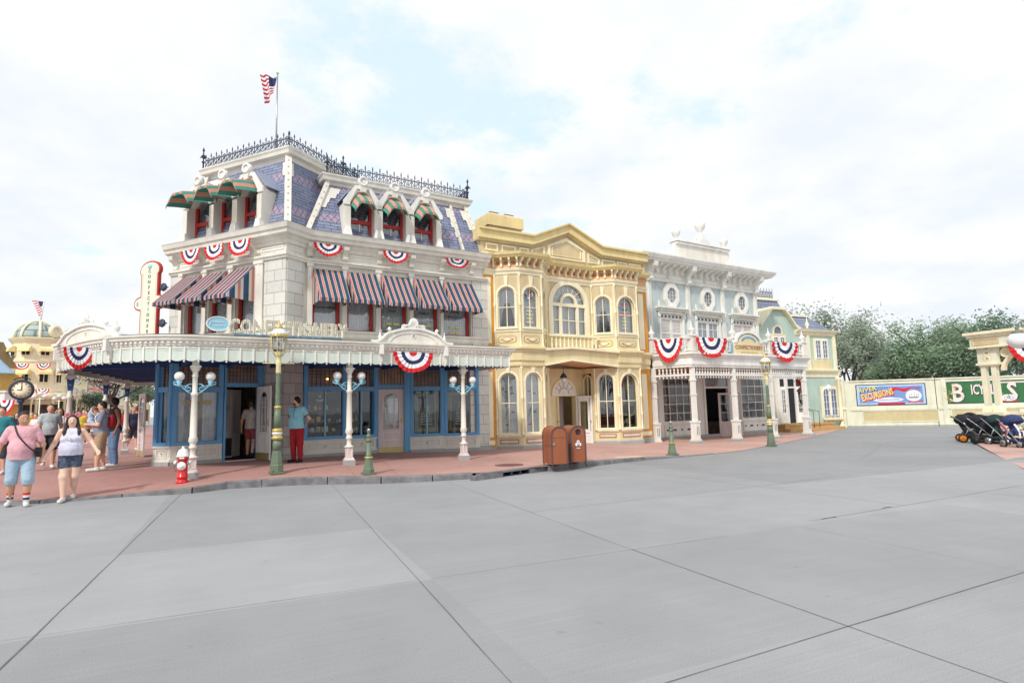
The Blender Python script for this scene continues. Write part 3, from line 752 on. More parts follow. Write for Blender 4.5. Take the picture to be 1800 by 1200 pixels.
def baluster(mb,T,x,d,z0,h,r,m,seg=8):
 mb.lathe([(r,z0),(r,z0+h*0.08),(r*0.5,z0+h*0.14),(r*0.95,z0+h*0.32),(r*0.55,z0+h*0.52),(r*0.5,z0+h*0.6),(r*0.85,z0+h*0.74),(r*0.5,z0+h*0.88),(r,z0+h*0.93),(r,z0+h)],m,T,seg,x,d)
# ================================================================== corner building (white, slate mansard, blue shopfronts)
O_R = (-6.343,17.950); C0 = (-6.662,17.235)
FR = Fr(O_R,32.5)                                     # right-hand facade, u from 0 to LR
LR = FR.U(857,600)
_c = Fr(C0,-24.5)
LL = -_c.U(300,560)                                   # length of the left facade
FL = Fr(_c.w(-LL,0,0)[:2],-24.5)                    # left facade, u from 0 to LL
FM = Fr(C0,math.degrees(math.atan2(O_R[1]-C0[1],O_R[0]-C0[0])))
LMd = math.hypot(O_R[0]-C0[0],O_R[1]-C0[1])
ZC = 7.17                                              # top of the main cornice
corner = empty('corner_building',(*O_R,0.2),'white three storey corner shop building with blue slate mansard roof and long green scalloped veranda','building')
TR,TL,TM = Tm(FR),Tm(FL),Tm(FM)
# ---- upper walls
awp = [(549.5,599),(610.5,658),(669.5,716.5),(726.5,771),(779,827)]
ZT,ZS = FR.Z(549.5,474),FR.Z(720,588.5)
hR = [(FR.U(a,530),FR.U(b,530),ZS,ZT) for a,b in awp]
lp = [(325,357),(367,402),(413,449)]
ZT2,ZS2 = ZT+0.02,ZS-0.02
hL = [(FL.U(a,520),FL.U(b,520),ZS2,ZT2) for a,b in lp]
mb = MB()
mb.wall(0,LR,3.1,ZC-0.3,hR,0,'white',TR,0.24)
mb.wall(0,LL,3.1,ZC-0.3,hL,0,'white',TL,0.24)
mb.wall(0,LMd,3.1,ZC-0.3,[],0,'white',TM)
# quoined stone zones, slightly proud
ZQ = FR.Z(845,490)
qL = FL.U(466,520)
mb.box(qL,LL+0.03,0.0,0.05,3.12,ZQ+0.12,'stone',TL,skip='b'); mb.box(-0.0,LMd-0.08,0.0,0.05,3.12,ZQ+0.12,'stone',TM,skip='b')
qR = FR.U(829,520)
mb.box(qR,LR,0.0,0.05,3.12,ZQ,'stone',TR,skip='b'); mb.box(0,FL.U(323,520)-0.08,0,0.05,3.12,ZQ,'stone',TL,skip='b')
# rest of the body: end walls and back
B1,B2 = FR.w(LR,0,0),FR.w(LR,-9,0)
L0 = FL.w(0,0,0); Lb = (L0[0]-0.3,L0[1]+7.5,0)
for a,b in ((B1,B2),(B2,Lb),(Lb,L0)): mb.face([(a[0],a[1],0),(b[0],b[1],0),(b[0],b[1],ZC-0.1),(a[0],a[1],ZC-0.1)],'white')
mb.face([(*FR.w(LR,0,0)[:2],ZC-0.05),(B2[0],B2[1],ZC-0.05),(Lb[0],Lb[1],ZC-0.05),(*FL.w(0,0,0)[:2],ZC-0.05),(*C0,ZC-0.05),(*O_R,ZC-0.05)],'plinth')
mb.build('upper_wall',corner)
# ---- pilasters, frieze, sill band
mb = MB()
def pil(T,x0,x1,z0,z1,d=0.09):
 mb.box(x0,x1,0,d,z0,z1,'white',T,skip='b'); mb.box(x0-0.03,x1+0.03,0,d+0.03,z1-0.1,z1,'white',T); mb.box(x0-0.03,x1+0.03,0,d+0.03,z0,z0+0.12,'white',T)
 mb.box((x0+x1)/2-0.03,(x0+x1)/2+0.03,d,d+0.02,z1-0.42,z1-0.12,'white2',T)
xr = [0.02]+[v for h in hR for v in (h[0],h[1])]+[qR]
for i in range(0,len(xr),2):
 a,b = xr[i]+0.03,xr[i+1]-0.03
 if b-a > 0.08: pil(TR,a,b,ZS,ZT+0.18)
xl = [hL[0][0]-0.2]+[v for h in hL for v in (h[0],h[1])]+[qL]
for i in range(0,len(xl),2):
 a,b = xl[i]+0.03,xl[i+1]-0.03
 if b-a > 0.06: pil(TL,a,b,ZS2,ZT2+0.18)
path = [FL.w(0,0,0)[:2],C0,O_R,FR.w(LR,0,0)[:2]]
path = [(p[0],p[1]) for p in path]
# architrave above the windows, frieze ledge, cornice
mb.sweep([(0,ZT+0.18),(0.10,ZT+0.18),(0.12,ZT+0.24),(0.16,ZT+0.26),(0.16,ZT+0.32),(0.05,ZT+0.35),(0,ZT+0.35)],path,'white')
mb.sweep([(0,ZC-0.52),(0.08,ZC-0.5),(0.10,ZC-0.42),(0.17,ZC-0.38),(0.2,ZC-0.3),(0.31,ZC-0.28),(0.33,ZC-0.17),(0.38,ZC-0.15),(0.42,ZC-0.03),(0.44,ZC),(-0.3,ZC+0.01)],path,'white')
mb.sweep([(0,ZS-0.2),(0.07,ZS-0.2),(0.09,ZS-0.06),(0.15,ZS-0.04),(0.15,ZS+0.02),(0,ZS+0.03)],path,'white')
zf0,zf1 = ZT+0.42,ZC-0.56
bx = [FR.U(x,450) for x in (544,606,665.5,722,775,827)]
for i,x in enumerate(bx):
 bracket(mb,TR,x,0.17,zf0-0.02,ZC-0.36,0,0.26,'white')
 if i < len(bx)-1: panel(mb,TR,x+0.2,bx[i+1]-0.2,zf0+0.05,zf1,0,'white2'); panel(mb,TR,x+0.27,bx[i+1]-0.27,zf0+0.12,zf1-0.07,0,'white',0.02,0.012)
panel(mb,TR,bx[-1]+0.2,LR-0.1,zf0+0.05,zf1,0,'white2')
blx = [FL.U(x,450) for x in (313,358,402,447)]
for x in blx: bracket(mb,TL,x,0.2,zf0-0.1,ZC-0.36,0,0.28,'white')
panel(mb,TL,blx[-1]+0.3,LL-0.12,zf0+0.05,zf1,0,'white2'); panel(mb,TM,0.12,LMd-0.12,zf0+0.05,zf1,0,'white2')
for i in range(3): panel(mb,TL,blx[i]+0.18,blx[i+1]-0.18,zf0+0.02,zf1,0,'white2')
mb.build('cornice',corner)
# ---- middle-floor windows
cur = ['top','half','top','lace','lace']
txt = [[('BUILDING PERMITS',0.085,0.42)],[],[('HEALTH',0.08,0.52),('BAKERY',0.07,0.44)],[('FOND-DE-COEUR',0.07,0.55),('COMPLET',0.09,0.43)],[('MANAGER',0.075,0.5),('NIGHT  AND  DAY',0.075,0.4)]]
M['ink'] = mat('dark_sign_ink',(58,56,66),0.6,var=0)
M['tagy'] = mat('pale_yellow_lettering',(226,222,140),0.6,var=0)
for i,(a,b,z0,z1) in enumerate(hR):
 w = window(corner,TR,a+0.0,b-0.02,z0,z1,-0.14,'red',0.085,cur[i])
 if txt[i]:
  cx = (a+b)/2
  for s_,sz,hz in txt[i]:
   t = MB(); text_mesh(s_,sz,0.002,'ink',TR @ Matrix.Translation((cx,0.152,z0+(z1-z0)*hz*0.95)),t,0.002); t.build('window_lettering',w)
  if i >= 2:
   for q in range(2):
    zz = z0+0.36-q*0.2
    for sx,s2 in ((-0.14,0.2),(0.12,0.22)):
     t = MB(); t.box(cx+sx-s2/2,cx+sx+s2/2,-0.154,-0.15,zz-0.035,zz+0.035,'tagy',TR); t.build('gold_lettering',w)
for i,(a,b,z0,z1) in enumerate(hL): window(corner,TL,a+0.0,b-0.02,z0,z1,-0.14,'red',0.085,'lace')
AP = [('sal',0.75),('awcream',0.16),('teal',1.0),('navy',0.35),('awcream',0.16)]
for (a,b,z0,z1) in hR: awning(corner,TR,a-0.02,b+0.03,FR.Z(611,517,0)-0.32,z1+0.02,0.1,0.8,5,AP)
M['awtop'] = mat('awning_sunny_stripe',(188,152,148),0.8)
for (a,b,z0,z1) in hL: awning(corner,TL,a-0.02,b+0.05,ZT-0.93,z1+0.02,0.1,1.0,5,AP)
# ---- mansard: left block (taller) and right block
ZR,ZL2 = 9.42,10.02
def roofpt(fr,x,y,d): u,z = fr.P(x,y,d); return u,z
SB = 0.95                                              # set-back of the roof head
mb = MB()
def slope(fr,u0,u1,v0,v1,z0,z1,d0,d1):
 T = Tm(fr); mb.face([(u0,-d0,z0),(u1,-d0,z0),(v1,-d1,z1),(v0,-d1,z1)],'slate',T)
DB = -0.12
# left block front
uH1 = FL.U(372,297,-SB)                               # left hip head
uHc = LL-0.55*SB
slope(FL,0.1,LL-0.02,uH1,LL-SB,ZC,ZL2,DB,-SB)
# middle face (right side of the left block)
mL = 4.6
tM = Tm(FM)
mb.face([(0.02,0.12,ZC),(mL,0.12,ZC),(mL,SB,ZL2),(SB,SB,ZL2)],'slate',tM)
# left side of the left block
a0,a1 = FL.w(0.1,DB,ZC),FL.w(uH1,-SB,ZL2)
b0,b1 = FL.w(0.1,-4.2,ZC),FL.w(uH1,-4.2,ZL2)
mb.face([b0,a0,a1,b1],'slate')
mb.face([FL.w(uH1,-SB,ZL2-0.02),FL.w(LL-SB,-SB,ZL2-0.02),FM.w(mL,-SB,ZL2-0.02),FL.w(uH1,-4.8,ZL2-0.02)],'plinth')
# right block
uA,uB = FR.U(578,306,-SB),FR.U(813,350,-SB)
slope(FR,0.02,LR-0.02,uA,uB,ZC,ZR,DB,-SB)
p0,p1,q0,q1 = FR.w(LR-0.02,DB,ZC),FR.w(uB,-SB,ZR),FR.w(LR-0.02,-4.5,ZC),FR.w(uB,-4.5,ZR)
mb.face([p0,q0,q1,p1],'slate')
p0,p1,q0,q1 = FR.w(0.02,DB,ZC),FR.w(uA,-SB,ZR),FR.w(0.3,-4.5,ZC),FR.w(uA+0.3,-4.5,ZR)
mb.face([q0,p0,p1,q1],'slate')
mb.face([FR.w(uA,-SB,ZR-0.02),FR.w(uB,-SB,ZR-0.02),FR.w(uB,-4.5,ZR-0.02),FR.w(uA,-4.5,ZR-0.02)],'plinth')
mb.build('mansard_roof',corner)
# ribs and roof-head cornices
mb = MB()
def rib(p,q,w=0.13,t=0.08,m='white',nrm=(0,-1,0)):
 p,q = Vector(p),Vector(q); ax = (q-p).normalized(); n = Vector(nrm); s_ = ax.cross(n).normalized(); n = s_.cross(ax).normalized()
 r = []
 for c in (p,q): r.append([tuple(c+s_*a*w/2+n*b) for a,b in ((-1,-0.02),(1,-0.02),(1,t),(-1,t))])
 mb.grid(r,m,closed=True,smooth=False,caps=True)
 k = int((q-p).length/0.28)
 for i in range(k):
  c = p+(q-p)*((i+0.5)/k)+n*(t+0.01)
  mb.lathe([(0.001,0),(0.03,0.0),(0.001,0.03)],m,Matrix.Translation(c),6)
nR = (*FR.n,0); nL = (*FL.n,0); nM = (*FM.n,0)
rib(FL.w(0.1,DB,ZC),FL.w(uH1,-SB,ZL2),0.16,0.1,nrm=nL)
rib(FL.w(LL-0.1,DB,ZC),FL.w(LL-SB,-SB,ZL2),0.2,0.11,nrm=(0.35,-0.94,0))
rib(FR.w(0.02,DB,ZC),FR.w(uA,-SB,ZR),0.15,0.1,nrm=nR); rib(FR.w(LR-0.02,DB,ZC),FR.w(uB,-SB,ZR),0.13,0.1,nrm=nR)
rib(FR.w(LR-0.85,DB,ZC),FR.w(uB-0.62,-SB,ZR),0.09,0.08,nrm=nR)
hp = [(-0.05,-0.44),(0.0,-0.44),(0.02,-0.3),(0.08,-0.26),(0.1,-0.14),(0.24,-0.1),(0.26,0.0),(0.3,0.06),(0.3,0.1),(-0.2,0.11)]
def head(path,z,s_=1): mb.sweep([(d,z+h*s_) for d,h in hp],path,'white')
hL_path = [FL.w(uH1,-4.4,0)[:2],FL.w(uH1,-SB,0)[:2],FL.w(LL-SB,-SB,0)[:2],FM.w(mL,-SB,0)[:2]]
head(hL_path,ZL2)
hR_path = [FR.w(uA,-4.4,0)[:2],FR.w(uA,-SB,0)[:2],FR.w(uB,-SB,0)[:2],FR.w(uB,-4.4,0)[:2]]
head(hR_path,ZR)
# scalloped lace trim hanging in the upper corners of the slate panels
def tri(fr,u,z,du,dz,d,m='white'):
 T = Tm(fr); pts = [(u,-d,z),(u,-d,z-dz),(u+du*0.25,-d,z-dz*0.75),(u+du*0.35,-d,z-dz*0.45),(u+du*0.6,-d,z-dz*0.35),(u+du*0.7,-d,z-dz*0.15),(u+du,-d,z)]
 if du < 0: pts = pts[::-1]
 mb.face(pts,m,T)
def lerp(a,b,t): return a+(b-a)*t
def onslope(z,z1,dlo=DB,dhi=-SB): return lerp(dlo,dhi,(z-ZC)/(z1-ZC))
def trim(fr,ub,ut,z1,side,ln=0.9):
 """stepped white board down one edge of a slate face"""
 T = Tm(fr); st = 7
 for i in range(st):
  t = 1-i*0.09; z = lerp(ZC,z1,t)-0.35; zl = lerp(ZC,z1,t-0.09)-0.35
  u = lerp(ub,ut,(z-ZC)/(z1-ZC)); w = ln*(1-i/st)**1.6+0.06*(i % 2)
  ul = lerp(ub,ut,(zl-ZC)/(z1-ZC)); dd,dl = onslope(z,z1)+0.03,onslope(zl,z1)+0.03
  q = [(ul,-dl,zl),(ul+side*w,-dl,zl),(u+side*w,-dd,z),(u,-dd,z)]
  if side < 0: q = q[::-1]
  mb.face(q,'white',T)
trim(FR,0.02,uA,ZR,1,0.5); trim(FR,LR-0.9,uB-0.66,ZR,-1,0.2); trim(FR,LR-0.02,uB,ZR,-1,0.28)
trim(FL,0.1,uH1,ZL2,1,0.6); trim(FL,LL-0.05,LL-SB,ZL2,-1,0.22); trim(FM,0.05,SB,ZL2,1,0.22)
for t in (0.35,1.0,1.7):
 pass
mb.build('roof_trim',corner)
# ---- dormers
def dormer(fr,x0,x1,z0,zs,zt,d,ztop):
 """opening with chamfered head between moulded piers"""
 T = Tm(fr); m = MB(); w = x1-x0; ch = w*0.3
 inn = [(x0,z0),(x1,z0),(x1,zs),(x1-ch,zt),(x0+ch,zt),(x0,zs)]
 pw = 0.19
 out = [(x0-pw,z0),(x1+pw,z0),(x1+pw,zs+0.02),(x1-ch+0.08,zt+0.17),(x0+ch-0.08,zt+0.17),(x0-pw,zs+0.02)]
 m.ring(out,inn,d-1.0,d,'white',T)
 o2 = [(x0-pw-0.05,zs-0.08),(x0-pw-0.05,zs+0.06),(x0+ch-0.1,zt+0.21),(x1-ch+0.1,zt+0.21),(x1+pw+0.05,zs+0.06),(x1+pw+0.05,zs-0.08)]
 i2 = [(x0-0.02,zs-0.08),(x0-0.02,zs+0.02),(x0+ch-0.04,zt+0.1),(x1-ch+0.04,zt+0.1),(x1+0.02,zs+0.02),(x1+0.02,zs-0.08)]
 for i in range(5):
  q = [o2[i],o2[i+1],i2[i+1],i2[i]]; m.prism(q[::-1],d,d+0.07,'white2',T)
 cx = (x0+x1)/2
 m.prism([(cx-0.09,zt+0.0),(cx+0.09,zt+0.0),(cx+0.12,zt+0.34),(cx-0.12,zt+0.34)],d,d+0.12,'white',T)
 m.lathe([(0.0,0),(0.17,0),(0.17,0.16),(0.1,0.16),(0.1,0.13),(0,0.13)],'white2',T @ Matrix.Translation((cx,-d+0.02,zt+0.36)) @ Matrix.Rotation(R_(90),4,'X'),14)
 for a_,b_ in (((x0+ch-0.12,zt+0.25),(x0-pw-0.08,zs+0.1)),((x1+pw+0.08,zs+0.1),(x1-ch+0.12,zt+0.25))):
  m.prism([b_,a_,(a_[0],a_[1]+0.02),(b_[0],b_[1]+0.02)] if a_[0] > b_[0] and False else [(b_[0],b_[1]),(a_[0],a_[1]),(a_[0],a_[1]+0.03),(b_[0],b_[1]+0.03)][::-1 if a_[0] < b_[0] else 1],d-0.95,d-0.02,'dormslate',T)
 for q in (x0-pw/2,x1+pw/2):     # foot blocks
  m.frustum(q,d+0.02,z0-0.05,z0+0.36,0.3,0.16,'white2',T,0.26,0.16); m.box(q-0.1,q+0.1,d-0.02,d+0.05,z0+0.36,zs-0.14,'white',T)
 dm = m.build('dormer',corner)
 g = MB()
 zb = zs-0.02
 g.box(x0,x0+0.09,d-0.36,d-0.26,z0,zs,'red',T); g.box(x1-0.09,x1,d-0.36,d-0.26,z0,zs,'red',T)
 g.box(x0+0.09,x1-0.09,d-0.36,d-0.262,z0,z0+0.05,'red',T); g.box(x0+0.09,x1-0.09,d-0.36,d-0.258,z0+(zs-z0)*0.5,z0+(zs-z0)*0.5+0.12,'red',T)
 g.box((x0+x1)/2-0.014,(x0+x1)/2+0.014,d-0.34,d-0.29,z0+0.05,z0+(zs-z0)*0.5,'white2',T)
 g.face([(x0+0.05,-(d-0.31),z0),(x1-0.05,-(d-0.31),z0),(x1-0.05,-(d-0.31),zs),(x1-ch,-(d-0.31),zt),(x0+ch,-(d-0.31),zt),(x0+0.05,-(d-0.31),zs)],'glass',T)
 zz = z0+(zs-z0)*0.5
 k = 40; rows = [[],[]]
 for i in range(k+1):
  x = x0+0.08+(x1-x0-0.16)*i/k; t = i/k; y = -(d-0.42+0.01*math.sin(i*1.7)); rows[0].append((x,y,z0)); rows[1].append((x,y,zz))
 g.grid(rows,'lace',T)
 for a,b in ((x0+0.08,cx-0.02),(cx+0.02,x1-0.08)):
  pts = [(a,-(d-0.38),zz),(a,-(d-0.38),zz-0.42),((a+b)/2,-(d-0.38),zz-0.24),(b,-(d-0.38),zz-0.42),(b,-(d-0.38),zz)]
  g.face(pts,'lace2',T)
 g.box(x0-0.05,x1+0.05,d-0.75,d-0.73,z0-0.1,zs,'dark',T)
 g.build('dormer_window',dm)
 # hood blind: stripes from the chamfered head down to a lower hoop pushed outwards
 h = MB(); hp_ = [(x0,zs-0.05),(x0+ch*0.5,(zs+zt)/2),(x0+ch,zt-0.02),(x1-ch,zt-0.02),(x1-ch*0.5,(zs+zt)/2),(x1,zs-0.05)]
 def along(pts,t):
  ls = [math.hypot(pts[i+1][0]-pts[i][0],pts[i+1][1]-pts[i][1]) for i in range(len(pts)-1)]; T_ = t*sum(ls)
  for i,l_ in enumerate(ls):
   if T_ <= l_ or i == len(ls)-1: f = T_/l_; return lerp(pts[i][0],pts[i+1][0],f),lerp(pts[i][1],pts[i+1][1],f)
   T_ -= l_
 N = 9; sub = 4
 for i in range(N):
  mm = 'agreen' if i % 2 == 0 else 'asal'
  rows = [[],[],[],[]]
  for j in range(sub+1):
   t = (i+j/sub)/N; x,z = along(hp_,t); sc = 0.03*abs(math.sin(j*math.pi/2))
   dn = DROP*(1-0.25*abs(2*t-1))
   rows[0].append((x,-(d-0.05),z)); rows[1].append((x,-(d+OUT*0.55),z-dn*0.5)); rows[2].append((x,-(d+OUT),z-dn)); rows[3].append((x,-(d+OUT),z-dn-0.07-sc))
  h.grid(rows,mm,T,smooth=False)
  h.grid([[(p[0],p[1]+0.008,p[2]-0.006) for p in r][::-1] for r in rows],'awcream' if False else mm,T,smooth=False)
 h.build('awning',dm)
M['dormslate'] = mat('dormer_lead_grey',(150,158,180),0.6)
DROP,OUT = 0.42,0.5
zd0 = ZC+0.02
dz = [(615,657),(671,712),(726.5,765)]
for a,b in dz: dormer(FR,FR.U(a,380),FR.U(b,380),zd0,FR.Z(614,357),FR.Z(635,340),0.04,ZR)
DROP,OUT = 0.24,0.8
for a,b in ((333,372),(379,412),(420,455)): dormer(FL,FL.U(a,380),FL.U(b,380),zd0,FR.Z(614,357)+0.12,FR.Z(635,340)+0.12,0.04,ZL2)
# ---- iron cresting on the roof heads
mb = MB();
cresting(mb,FL,uH1-0.15,LL-SB+0.15,-SB+0.12,ZL2+0.11); cresting(mb,FM,SB-0.1,mL-0.2,-SB+0.1,ZL2+0.11)
finial_spike(mb,FL.w(uH1-0.25,-SB+0.14,ZL2+0.11),0.85,s=0.9); finial_spike(mb,FM.w(3.5,-SB+0.1,ZL2+0.11),0.8,s=0.9)
mb.build('roof_cresting',corner)
mb = MB()
cresting(mb,FR,uA-0.1,uB+0.1,-SB+0.12,ZR+0.11); cresting(mb,FR.at(uB+0.12,-SB+0.1,90),0,1.6,0,ZR+0.11)
finial_spike(mb,FR.w(uB+0.15,-SB+0.14,ZR+0.11),0.85,s=0.9); finial_spike(mb,FR.w(uA-0.1,-SB+0.14,ZR+0.11),0.7,s=0.8)
mb.build('roof_cresting',corner)
# ---- ground floor ------------------------------------------------------
def blue_bay(fr,u0,u1,z0,zt,d,nw=1,plh=0.52,items=None,trans=0.72):
 """one shop window: panelled plinth, blue frame with leaded transom light above"""
 T = Tm(fr); g = 0.0; m = MB()
 zb = z0+plh; zh = zt-trans
 m.box(u0,u1,d-0.3,d+0.06,z0-0.35,z0+0.10,'plinth',T); m.box(u0,u1,d-0.3,d,z0+0.10,zb,'white',T)
 m.box(u0,u1,d-0.3,d+0.04,zb-0.05,zb,'white',T); m.box(u0,u1,d-0.3,d+0.03,z0+0.10,z0+0.16,'white',T)
 panel(m,T,u0+0.12,u1-0.12,z0+0.19,zb-0.08,d,'white2',0.025,0.02); panel(m,T,u0+0.17,u1-0.17,z0+0.235,zb-0.125,d,'pink',0.012,0.012)
 cx = (u0+u1)/2; m.lathe([(0.04,0),(0.055,0.02),(0.07,0.0)],'white2',T @ Matrix.Translation((cx,-d,(z0+zb)/2+0.05)) @ Matrix.Rotation(R_(90),4,'X'),14)
 k = int((cx-u0-0.35)/0.05)
 for sgn in (-1,1):
  for i in range(max(0,k)): x = cx+sgn*(0.16+i*0.05); m.box(x-0.008,x+0.008,d,d+0.012,z0+0.26,zb-0.15,'white2',T)
 m.build('shopfront_plinth',corner)
 f = MB(); fw = 0.13
 f.box(u0,u0+fw,d-0.2,d+0.02,zb,zt,'blue',T); f.box(u1-fw,u1,d-0.2,d+0.02,zb,zt,'blue',T)
 f.box(u0+fw,u1-fw,d-0.2,d+0.03,zb,zb+0.1,'blue',T); f.box(u0+fw,u1-fw,d-0.2,d+0.03,zh-0.08,zh+0.06,'blue',T); f.box(u0+fw,u1-fw,d-0.2,d+0.02,zt-0.1,zt,'navy',T)
 for x in (u0+fw/2,u1-fw/2): f.box(x-0.035,x+0.035,d+0.02,d+0.035,zb+0.2,zt-0.15,'blue',T)
 for i in range(1,nw): x = lerp(u0+fw,u1-fw,i/nw); f.box(x-0.02,x+0.02,d-0.1,d-0.02,zb+0.1,zh-0.08,'cyan',T)
 # leading of the transom
 nb = int((u1-u0-2*fw)/0.12)
 for i in range(1,nb): x = lerp(u0+fw,u1-fw,i/nb); f.box(x-0.005,x+0.005,d-0.07,d-0.05,zh+0.06,zt-0.1,'iron',T)
 for i in range(1,6): z = lerp(zh+0.06,zt-0.1,i/6); f.box(u0+fw,u1-fw,d-0.072,d-0.052,z-0.005,z+0.005,'iron',T)
 w = f.build('shop_window',corner)
 p = MB()
 p.face([(u0+fw,-(d-0.08),zb+0.1),(u1-fw,-(d-0.08),zb+0.1),(u1-fw,-(d-0.08),zh-0.08),(u0+fw,-(d-0.08),zh-0.08)],'glassd',T)
 p.face([(u0+fw,-(d-0.08),zh+0.06),(u1-fw,-(d-0.08),zh+0.06),(u1-fw,-(d-0.08),zt-0.1),(u0+fw,-(d-0.08),zt-0.1)],'tglass',T)
 p.build('pane',w)
 return w,T,(u0+fw,u1-fw,zb+0.1,zh-0.08)
M['tglass'] = mat('amber_leaded_glass',(142,112,92),0.25,var=0.35,scale=3,spec=0.6)
GS = gz_ = 0.27
ZV = 3.05                                                # underside of the veranda roof
_a,_b = G(293,819),G(455,807)
FS = Fr(_a[:2],math.degrees(math.atan2(_b[1]-_a[1],_b[0]-_a[0])))
zg = 0.27
# left shopfront: splayed end, curved corner, front, doorway
uD0,uD1 = FS.U(391,800),FS.U(464,800)
w1,T1,r1 = blue_bay(FS,FS.U(299,800),uD0-0.02,zg,ZV,0.0)
FE = Fr(FS.w(FS.U(299,800),0,0)[:2],FS.a+180+52)     # walking away to the back-left
e0 = FS.w(FS.U(299,800),0,0)
FE = Fr((e0[0]-0.62*math.cos(R_(FS.a-60)),e0[1]-0.62*math.sin(R_(FS.a-60))),FS.a-60)
w2,T2,r2 = blue_bay(FE,0.0,0.62,zg,ZV,0.0)
e1 = FE.w(0,0,0)
FB = Fr((e1[0]-3.0*math.cos(R_(FS.a-128)),e1[1]-3.0*math.sin(R_(FS.a-128))),FS.a-128)
w3,T3,r3 = blue_bay(FB,0.0,3.0,zg,ZV,0.0,nw=2)
# door jambs, transom over the doorway, passage
mb = MB(); TS = Tm(FS)
mb.box(uD0,uD0+0.06,-0.15,0.03,zg,ZV,'blue',TS); mb.box(uD1-0.22,uD1,-0.15,0.03,zg+2.12,ZV,'blue',TS); mb.box(uD1-0.22,uD1,-0.15,0.02,zg,zg+2.12,'blue',TS)
mb.box(uD0+0.06,uD1-0.22,-0.15,0.02,zg+2.12,zg+2.24,'blue',TS); mb.box(uD0+0.06,uD1-0.22,-0.12,-0.08,zg+2.24,ZV,'tglass',TS)
for i in range(1,9): x = lerp(uD0+0.06,uD1-0.22,i/9); mb.box(x-0.005,x+0.005,-0.08,-0.065,zg+2.24,ZV,'iron',TS)
for i in range(1,5): z = lerp(zg+2.24,ZV,i/5); mb.box(uD0+0.06,uD1-0.22,-0.08,-0.063,z-0.005,z+0.005,'iron',TS)
# passage walls: pale panelled inner door leaf seen through the opening
mb.box(uD0+0.06,uD1-0.2,-0.1,0.02,zg-0.2,zg+0.03,'pink',TS)
mb.build('door_frame',corner)
mb = MB()
mb.box(uD0+0.1,uD0+0.62,-1.3,-1.24,zg+0.03,zg+2.1,'pink',TS); panel(mb,TS,uD0+0.17,uD0+0.55,zg+0.65,zg+2.0,-1.24,'white2')
mb.box(uD0+0.62,uD0+0.98,-1.75,-1.7,zg+0.03,zg+2.1,'pink',TS); mb.box(uD0+0.12,uD0+0.6,-1.24,-1.235,zg+0.08,zg+0.62,'black',TS)
mb.tube([(uD0+0.02,1.2,zg+0.74),(uD0+0.95,1.2,zg+0.74)],0.02,'white2',TS,6); mb.lathe([(0.05,-0.01),(0.11,-0.01),(0.11,0.01),(0.05,0.01)],'white2',TS @ Matrix.Translation((uD0+0.33,1.2,zg+0.76)) @ Matrix.Rotation(R_(90),4,'X'),14)
mb.lathe([(0.13,0),(0.14,0.012),(0.16,0)],'white2',TS @ Matrix.Translation((uD0+0.36,1.23,zg+1.55)) @ Matrix.Rotation(R_(90),4,'X'),14)
mb.build('inner_door',corner)
def glazed_door(parent,T,w,h,m='pink',gothic=True,hand=1):
 """leaf hinged at x=0, width w, standing in the local x-z plane"""
 b = MB(); t = 0.045; s_ = 0.13
 b.box(0,s_,-t/2,t/2,0.0,h,m,T); b.box(w-s_,w,-t/2,t/2,0,h,m,T); b.box(s_,w-s_,-t/2,t/2,h-0.16,h,m,T)
 b.box(s_,w-s_,-t/2,t/2,0.2,0.75,m,T); panel(b,T,s_+0.04,w-s_-0.04,0.42,0.7,t/2,'white2',0.02,0.012)
 b.box(0.01,w-0.01,-t/2-0.004,t/2+0.004,0.0,0.2,'brass',T)
 o = arch(s_,w-s_,0.75,h-0.42,8); i = arch(s_+0.05,w-s_-0.05,0.79,h-0.42,8)
 b.ring(o,i,-0.02,0.025,m,T)
 n = 8
 for sx in (s_,w-s_):
  pl = []
 # spandrels
 r = (w-2*s_)/2; c = w/2; zs = h-0.42
 le = [(s_,h-0.16),(s_,zs)]+[(c-r*math.cos(math.pi/2*k/6),zs+r*math.sin(math.pi/2*k/6)) for k in range(1,7)]+[(c,h-0.16)]
 b.prism(le,-t/2,t/2,m,T)
 b.prism([(w-x,z) for x,z in le][::-1],-t/2,t/2,m,T)
 for q in (0.32,0.68): x = lerp(s_,w-s_,q); b.box(x-0.009,x+0.009,-0.012,0.018,0.78,h-0.3,'white2',T)
 for z in (0.95,1.5,h-0.45): b.box(s_+0.03,w-s_-0.03,-0.012,0.018,z-0.009,z+0.009,'white2',T)
 d = b.build('shop_door',parent)
 g = MB(); g.face([(x,0.0,z) for x,z in arch(s_+0.02,w-s_-0.02,0.77,h-0.42,8)],'glass',T)
 rows = [[(s_+(w-2*s_)*k/20,0.03+0.012*math.sin(k*1.9),z) for k in range(21)] for z in (0.78,h-0.3)]
 g.grid(rows,'lace',T); g.build('pane',d)
 k = MB(); k.box(w-0.1,w-0.06,t/2,t/2+0.012,0.95,1.15,'gold',T); k.lathe([(0.01,0),(0.01,0.05),(0.028,0.06),(0.02,0.085)],'gold',T @ Matrix.Translation((w-0.08,-t/2,1.05)) @ Matrix.Rotation(R_(90),4,'X'),10)
 k.build('door_handle',d)
 return d
# open leaf, swung outward towards the street
FD = Fr(FS.w(FS.U(450,800),0.04,0)[:2],-44)
glazed_door(corner,Tm(FD,0,0,zg+0.02),0.9,2.1,'white2')
